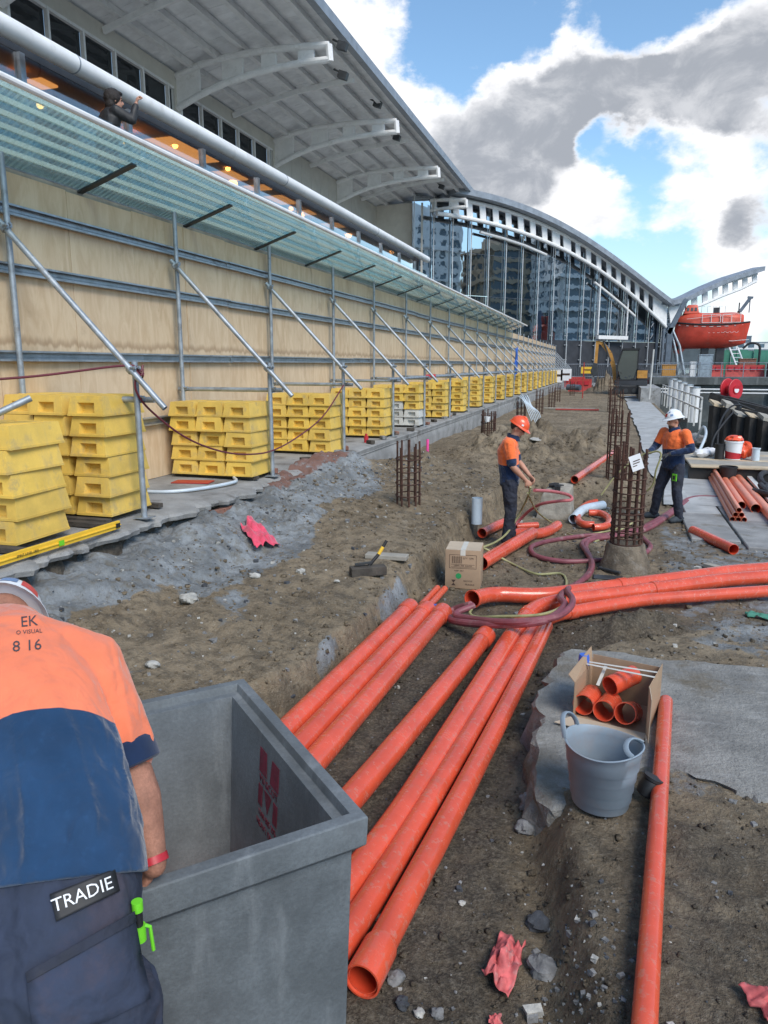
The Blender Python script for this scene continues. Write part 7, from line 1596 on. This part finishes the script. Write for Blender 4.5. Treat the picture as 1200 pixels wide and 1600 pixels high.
for x in (-2.9, 2.55): b = MB(); b.tube([(LB.x + x, LB.y, 7.4), (LB.x + x, LB.y, 8.6)], .06, 6); b.box(LB.x + x - .12, LB.x + x + .12, LB.y - .1, LB.y + .1, 7.5, 7.8); b.build('lifting_hook', M['dark_steel'], lb_)
for i in range(5): b = MB(); x = -1.0 + i * .55; b.tube([(LB.x + x, LB.y - .6, 7.65), (LB.x + x, LB.y - .6, 8.25), (LB.x + x + .3, LB.y - .6, 8.25)], .02, 5); b.build('handrail', M['galv'], lb_)
b = MB(); b.box(LB.x + .2, LB.x + .75, LB.y - .3, LB.y + .3, 7.6, 8.15); b.build('hatch', M['dark_steel'], lb_)
dv = thing('davit', 'blue grey steel davit frame with bent arms holding the lifeboat', 'davit', (6, 84, 1.45))
for y in (83.3, 84.7):
    b = MB(); b.beam((5.35, y, 5.6), (6.85, y, 9.0), .5, .42); b.beam((5.45, y, 1.45), (5.5, y, 6.2), .5, .5); b.build('arm', M['steel_blue'], dv)
    b = MB(); b.tube([(5.7, y, 6.0), (6.5, y, 4.4), (7.2, y, 1.45)], .13, 8); b.tube([(5.7, y + .2, 5.6), (6.3, y, 3.4), (6.6, y, 1.45)], .13, 8); b.build('brace', M['galv'], dv)
b = MB(); b.beam((12.0, 84, 7.7), (12.9, 84, 9.1), .28, .3); b.tube([(12.85, 84, 9.0), (12.85, 84, 7.6)], .05, 6); b.beam((12.6, 84, 9.1), (13.1, 84, 9.05), .3, .2); b.build('outer_arm', M['steel_blue'], dv)
b = MB(); b.tube([(6.85, 84, 8.9), (6.85, 84, 7.6)], .05, 6); b.build('fall_wire', M['dark_steel'], dv)
for i, (x, w_, lab) in enumerate(((9.0, .35, 'left dark column under the lifeboat'), (10.45, .4, 'right dark column under the lifeboat'))): b = MB(); b.box(x - w_, x + w_, 83.6, 84.5, 1.45, 4.15); tag(b.build('support_column', M['dark_steel'], bevel=.05), lab, 'column')
ld_ = thing('boat_ladder', 'pale inclined ladder leaning under the lifeboat', 'ladder', (11.6, 80, 1.45))
for dx in (0, .75):
    b = MB(); b.tube([(11.0 + dx, 81.5, 4.1), (11.9 + dx, 79.5, 1.45)], .08, 6); b.build('stile', M['steel_white'], ld_)
for i in range(7): b = MB(); t_ = (i + .5) / 7; b.tube([(11.0 + .9 * t_, 81.5 - 2 * t_, 4.1 - 2.65 * t_), (11.75 + .9 * t_, 81.5 - 2 * t_, 4.1 - 2.65 * t_)], .04, 5); b.build('rung', M['steel_white'], ld_)
b = MB(); b.tube(smooth_path([(12.0, 80, 4.0), (12.6, 80, 4.5), (13.4, 80, 4.3), (13.5, 80, 3.4), (13.5, 80, 1.5)]), .11, 8); tag(b.build('bent_pipe', M['black']), 'black bent pipe beside the ladder under the lifeboat', 'pipe')
# quay furniture
def barrier(x, y, z, label, m='red_fade', rz=0):
    t = thing('barrier', label, 'barrier', (x, y, z), rz, 'red plastic barriers')
    b = MB(); b.prism([(-.9, -.22, 0), (.9, -.22, 0), (.9, -.1, .45), (.9, -.06, 1.0), (-.9, -.06, 1.0), (-.9, -.1, .45)][:0] or [(-.9, -.25, 0), (-.9, .25, 0), (-.9, .10, .4), (-.9, .06, 1.0), (-.9, -.06, 1.0), (-.9, -.10, .4)], (1.8, 0, 0)); b.build('body', M[m], t, world=False)
    for i in range(3): b = MB(); b.box(-.72 + .52 * i, -.36 + .52 * i, -.16, .16, .52, .84); b.build('slot', M['dark_steel'] if False else M['red'], t, world=False)
for i, (x, y, z, l) in enumerate(((8.2, 70, 1.45, 'red barrier between the dark columns under the lifeboat'), (10.2, 70, 1.45, 'red barrier beside the ladder foot'), (11.6, 71, 1.45, 'red barrier right of the ladder foot'), (3.2, 72, .42, 'red barrier behind the digger'), (5.0, 74, .42, 'red barrier left of the davit frame'), (-3.2, 70, .42, 'red barrier near the far end of the hoarding'), (-2.4, 62, .35, 'faded red barrier on the dirt by the far cages'))): barrier(x, y, z, l)
for i, (x0, x1, y, z0, z1, m, nm, l) in enumerate(((6.9, 8.0, 68, 1.45, 3.3, 'galv', 'gate_panel', 'pale steel gate panel by the davit foot'), (6.3, 6.8, 68.2, 1.45, 2.7, 'steel_white', 'white_cabinet', 'white cabinet beside the steel gate panel'), (12.6, 14.2, 70, 1.45, 2.55, 'charcoal', 'black_bin', 'black bin at the quay edge'), (14.4, 15.6, 70.4, 1.45, 2.35, 'charcoal', 'black_bin', 'smaller black bin right of the larger one'), (15.9, 16.9, 72, 1.45, 2.5, 'exc', 'yellow_crate', 'yellow crate at the right edge of the quay'), (10.9, 12.3, 74, 1.45, 3.0, 'brick', 'brown_cabin', 'brown site box behind the ladder'), (4.4, 5.6, 73.6, .5, 2.5, 'exc', 'yellow_cabinet', 'yellow cabinet standing behind the red barriers'))):
    t = thing(nm, l, nm.split('_')[1], ((x0 + x1) / 2, y, z0)); b = MB(); b.box(x0, x1, y, y + .7, z0, z1 - .1); b.build('body', M[m], t, bevel=.03); b = MB(); b.box(x0 - .04, x1 + .04, y - .04, y + .74, z1 - .098, z1); b.build('lid', M[m], t, bevel=.02)
b = MB()
for i in range(25): a = 11 + i * .55; b.box(a, a + .55, 88 + .12 * math.sin(i * 1.7), 88.04 + .12 * math.sin(i * 1.7), 1.45, 4.0 + .08 * math.sin(i * 2.3))
gs = tag(b.build('shade_cloth_fence', M['green_mesh']), 'green shade cloth fence stretched along the quay behind the lifeboat', 'fence')
lp = thing('lamp_post', 'tall black lamp post with a lantern at the right edge of the quay', 'lamp post', (15.55, 78, 1.45))
b = MB(); b.tube([(15.55, 78, 1.45), (15.55, 78, 5.2)], .08, 8); b.build('pole', M['black'], lp); b = MB(); b.lathe([(.08, 0), (.16, .05), (.20, .5), (.28, .52), (.06, .75)], (15.55, 78, 5.2), 12, cap=True); b.build('lantern', M['dark_steel'], lp)
# site fence in front of the hall
sf = thing('site_fence', 'grey mesh site fence in front of the glass hall plinth', 'fence', (-1, 67, .3))
for i in range(6):
    x0 = -6.2 + 2.35 * i; b = MB()
    for p, q in (((x0, 67, .35), (x0, 67, 2.5)), ((x0 + 2.25, 67, .35), (x0 + 2.25, 67, 2.5)), ((x0, 67, 2.5), (x0 + 2.25, 67, 2.5)), ((x0, 67, .45), (x0 + 2.25, 67, .45)), ((x0, 67, 1.45), (x0 + 2.25, 67, 1.45))): b.tube([p, q], .03, 6)
    f_ = b.build('frame', M['galv'], sf); b = MB()
    for k in range(14): b.box(x0 + .16 * k + .1, x0 + .16 * k + .108, 66.995, 67.005, .45, 2.5)
    o = b.build('mesh', M['galv'], f_); o['kind'] = 'stuff'
for (x, y, z, w_, h_, m, l) in ((-2.0, 66.5, 2.0, .55, .28, 'level_y', 'small yellow sign on the site fence'), (-4.6, 66.8, 1.5, .5, .55, 'print_white', 'left white notice on the site fence'), (-3.8, 66.8, 1.6, .45, .5, 'print_white', 'right white notice on the site fence')):
    t = thing('notice_sign', l, 'sign', (x, y, z)); b = MB(); b.box(x - w_, x + w_, y - .02, y, z - h_, z + h_); b.build('board', M[m], t); b = MB(); b.box(x - w_ * .7, x + w_ * .7, y - .03, y - .022, z - .1 * h_, z + .25 * h_); b.build('heading', M['ink'], t)
b = MB(); b.tube([(-1.75, 50, .3), (-1.75, 50, 2.6)], .035, 6); tag(b.build('red_pole', M['red_fade']), 'thin red pole standing on the dirt before the digger', 'pole')
b = MB(); b.tube([(2.35, 50, .3), (2.42, 50, 3.4)], .05, 6); tag(b.build('white_pole', M['white_paint']), 'thin white pole standing on the wall beside the digger', 'pole')
b = MB(); b.tube([(-2.3 + .0, 60, .7), (-3.3, 60.5, .72)], .24, 12); tag(b.build('blue_drum', M['steel_blue']), 'blue grey drum lying near the far cages', 'drum')
# mini excavator
ex = thing('mini_excavator', 'yellow and black mini excavator with raised arm on the dirt before the hall', 'excavator', (1.2, 58, .3), 0)
for dy in (-.75, .75):
    b = MB(); b.prism([(.25, 58 + dy - .2, .35), (2.4, 58 + dy - .2, .35), (2.6, 58 + dy - .2, .6), (2.4, 58 + dy - .2, .88), (.25, 58 + dy - .2, .88), (.05, 58 + dy - .2, .6)], (0, .4, 0)); tk = b.build('track', M['black'], ex)
    for k in range(4): b = MB(); b.lathe([(.0, 0), (.17, 0), (.17, .05), (0, .05)], (.45 + .58 * k, 58 + dy - .23, .6), 12, (0, 1, 0)); b.build('roller', M['dark_steel'], tk)
b = MB(); b.box(.2, 2.5, 57.2, 58.9, .95, 1.35); b.prism([(1.5, 57.2, 1.35), (2.55, 57.2, 1.35), (2.5, 57.2, 2.15), (1.7, 57.2, 2.2)], (0, 1.7, 0)); b.build('body', M['charcoal'], ex, bevel=.05)
b = MB(); b.box(1.75, 2.45, 57.16, 57.2, 1.5, 2.05); b.build('side_cover', M['exc'], ex)
cabp = [(.35, 1.36), (1.75, 1.36), (1.75, 3.5), (.65, 3.5), (.35, 2.4)]
cb_ = MB(); 
for y in (57.25, 58.4):
    for p, q in zip(cabp, cabp[1:] + cabp[:1]): cb_.beam((p[0], y, p[1]), (q[0], y, q[1]), .10, .10)
for p in cabp: cb_.beam((p[0], 57.25, p[1]), (p[0], 58.4, p[1]), .09, .09)
cb_.box(.6, 1.85, 57.15, 58.5, 3.5, 3.62); cab = cb_.build('cab', M['black'], ex)
b = MB(); b.prism([(p[0], 57.27, p[1]) for p in cabp], (0, .01, 0)); b.build('window', M['dark_glass'], cab); b = MB(); b.box(.8, 1.4, 57.5, 58.1, 1.4, 2.5); b.build('seat', M['black'], cab)
bm_ = [(.25, 1.15), (.10, 2.3), (-.25, 3.3), (-.75, 3.95), (-1.1, 4.1)]
b = MB()
for p, q, w_ in zip(bm_, bm_[1:], (.26, .32, .30, .22)): b.beam((p[0], 57.9, p[1]), (q[0], 57.9, q[1]), .18, w_)
b.build('boom', M['exc'], ex); b = MB(); b.beam((-1.15, 57.9, 4.2), (-1.2, 57.9, 2.5), .16, .22); b.build('dipper', M['exc'], ex)
b = MB(); b.tube([(-.15, 57.75, 2.7), (-.7, 57.75, 4.1)], .06, 8); b.tube([(-.6, 57.75, 4.15), (-1.2, 57.75, 4.3)], .05, 8); b.build('ram', M['dark_steel'], ex)
b = MB(); b.prism([(-1.35, 57.6, 2.6), (-1.05, 57.6, 2.55), (-1.0, 57.6, 1.75), (-1.3, 57.6, 1.55), (-1.55, 57.6, 1.95)], (0, .6, 0)); b.build('bucket', M['dark_steel'], ex, bevel=.03)
# ------------------------------------------------------------------ far shore
def ridge(name, y, x0, x1, base, f, m, depth=300):
    b = MB(); xs_ = np.linspace(x0, x1, 90); b.rings([[(x, y, -3), (x, y, base + f(x)), (x, y + depth, base + f(x) * .7), (x, y + depth, -3)] for x in xs_]); struct(b, name, m)
M['hill'] = mat('far_hill', (.10, .12, .13), .9, var=.35, scale=.02, detail=8)
ridge('hills', 1500, -200, 2600, 18, lambda x: 16 + 22 * float(fbm(np.array([x * .004]), np.array([0.]), 4, 77)[0]) * 2, M['hill'])
def far_bld(x, y, w, d, h, m, label, nfl, nw):
    t = thing('far_building', label, 'building', (x, y, 0), 0, 'buildings on the far shore'); b = MB(); b.box(-w / 2, w / 2, 0, d, -2, h); wl_ = b.build('wall', M[m], t, world=False)
    for i in range(nfl):
        for j in range(nw):
            b = MB(); cx = -w / 2 + w * (j + .5) / nw; z = h * (i + .5) / nfl; b.box(cx - w / nw * .3, cx + w / nw * .3, -.15, .0, z - h / nfl * .3, z + h / nfl * .3); b.build('window', M['wtower_glass'], t, world=False)
    b = MB(); b.box(-w / 2 - .5, w / 2 + .5, -.5, d + .5, h, h + .8); b.build('roof', M['roof_edge'], t, world=False)
far_bld(216, 1020, 46, 30, 68, 'wtower', 'tall pale tower on the far shore at the right edge', 9, 4); far_bld(150, 1000, 17, 14, 36, 'steel_blue', 'small blue grey tower on the far shore', 5, 2)
far_bld(98, 560, 52, 20, 12, 'wtower', 'long cream building with arched windows across the water', 2, 9); far_bld(126, 600, 20, 16, 16, 'wtower_tan', 'tan building beside the cream one across the water', 3, 3); far_bld(158, 900, 60, 20, 26, 'wtower', 'pale low block on the far hillside', 4, 6)
for i, (x, y, h) in enumerate(((103, 545, 11), (110, 548, 13), (117, 543, 10), (86, 550, 9), (122, 560, 12))):
    t = thing('tree', 'dark green tree among the far buildings, %s from the left' % ORD[[1, 2, 3, 0, 4][i]], 'tree', (x, y, 0), 0, 'trees on the far shore')
    b = MB(); b.tube([(0, 0, -1), (.2, 0, h * .5)], [.5, .3], 6); b.build('trunk', M['sleeper'], t, world=False); b = MB()
    for k in range(260):
        a, e, r_ = random.uniform(0, 6.28), random.uniform(-.6, 1.4), random.uniform(.3, 1) * h * .36; c = Vector((r_ * math.cos(a) * math.cos(e), r_ * math.sin(a) * math.cos(e), h * .62 + r_ * math.sin(e) * .9)); u_ = Vector((random.gauss(0, 1), random.gauss(0, 1), random.gauss(0, 1))).normalized() * h * .07; v_ = u_.orthogonal().normalized() * h * .06
        b.add([c - u_ - v_, c + u_ - v_ * .6, c + u_ * .6 + v_, c - u_ * .7 + v_], [(0, 1, 2, 3)])
    b.build('crown', M['tree'], t, world=False, smooth=False)
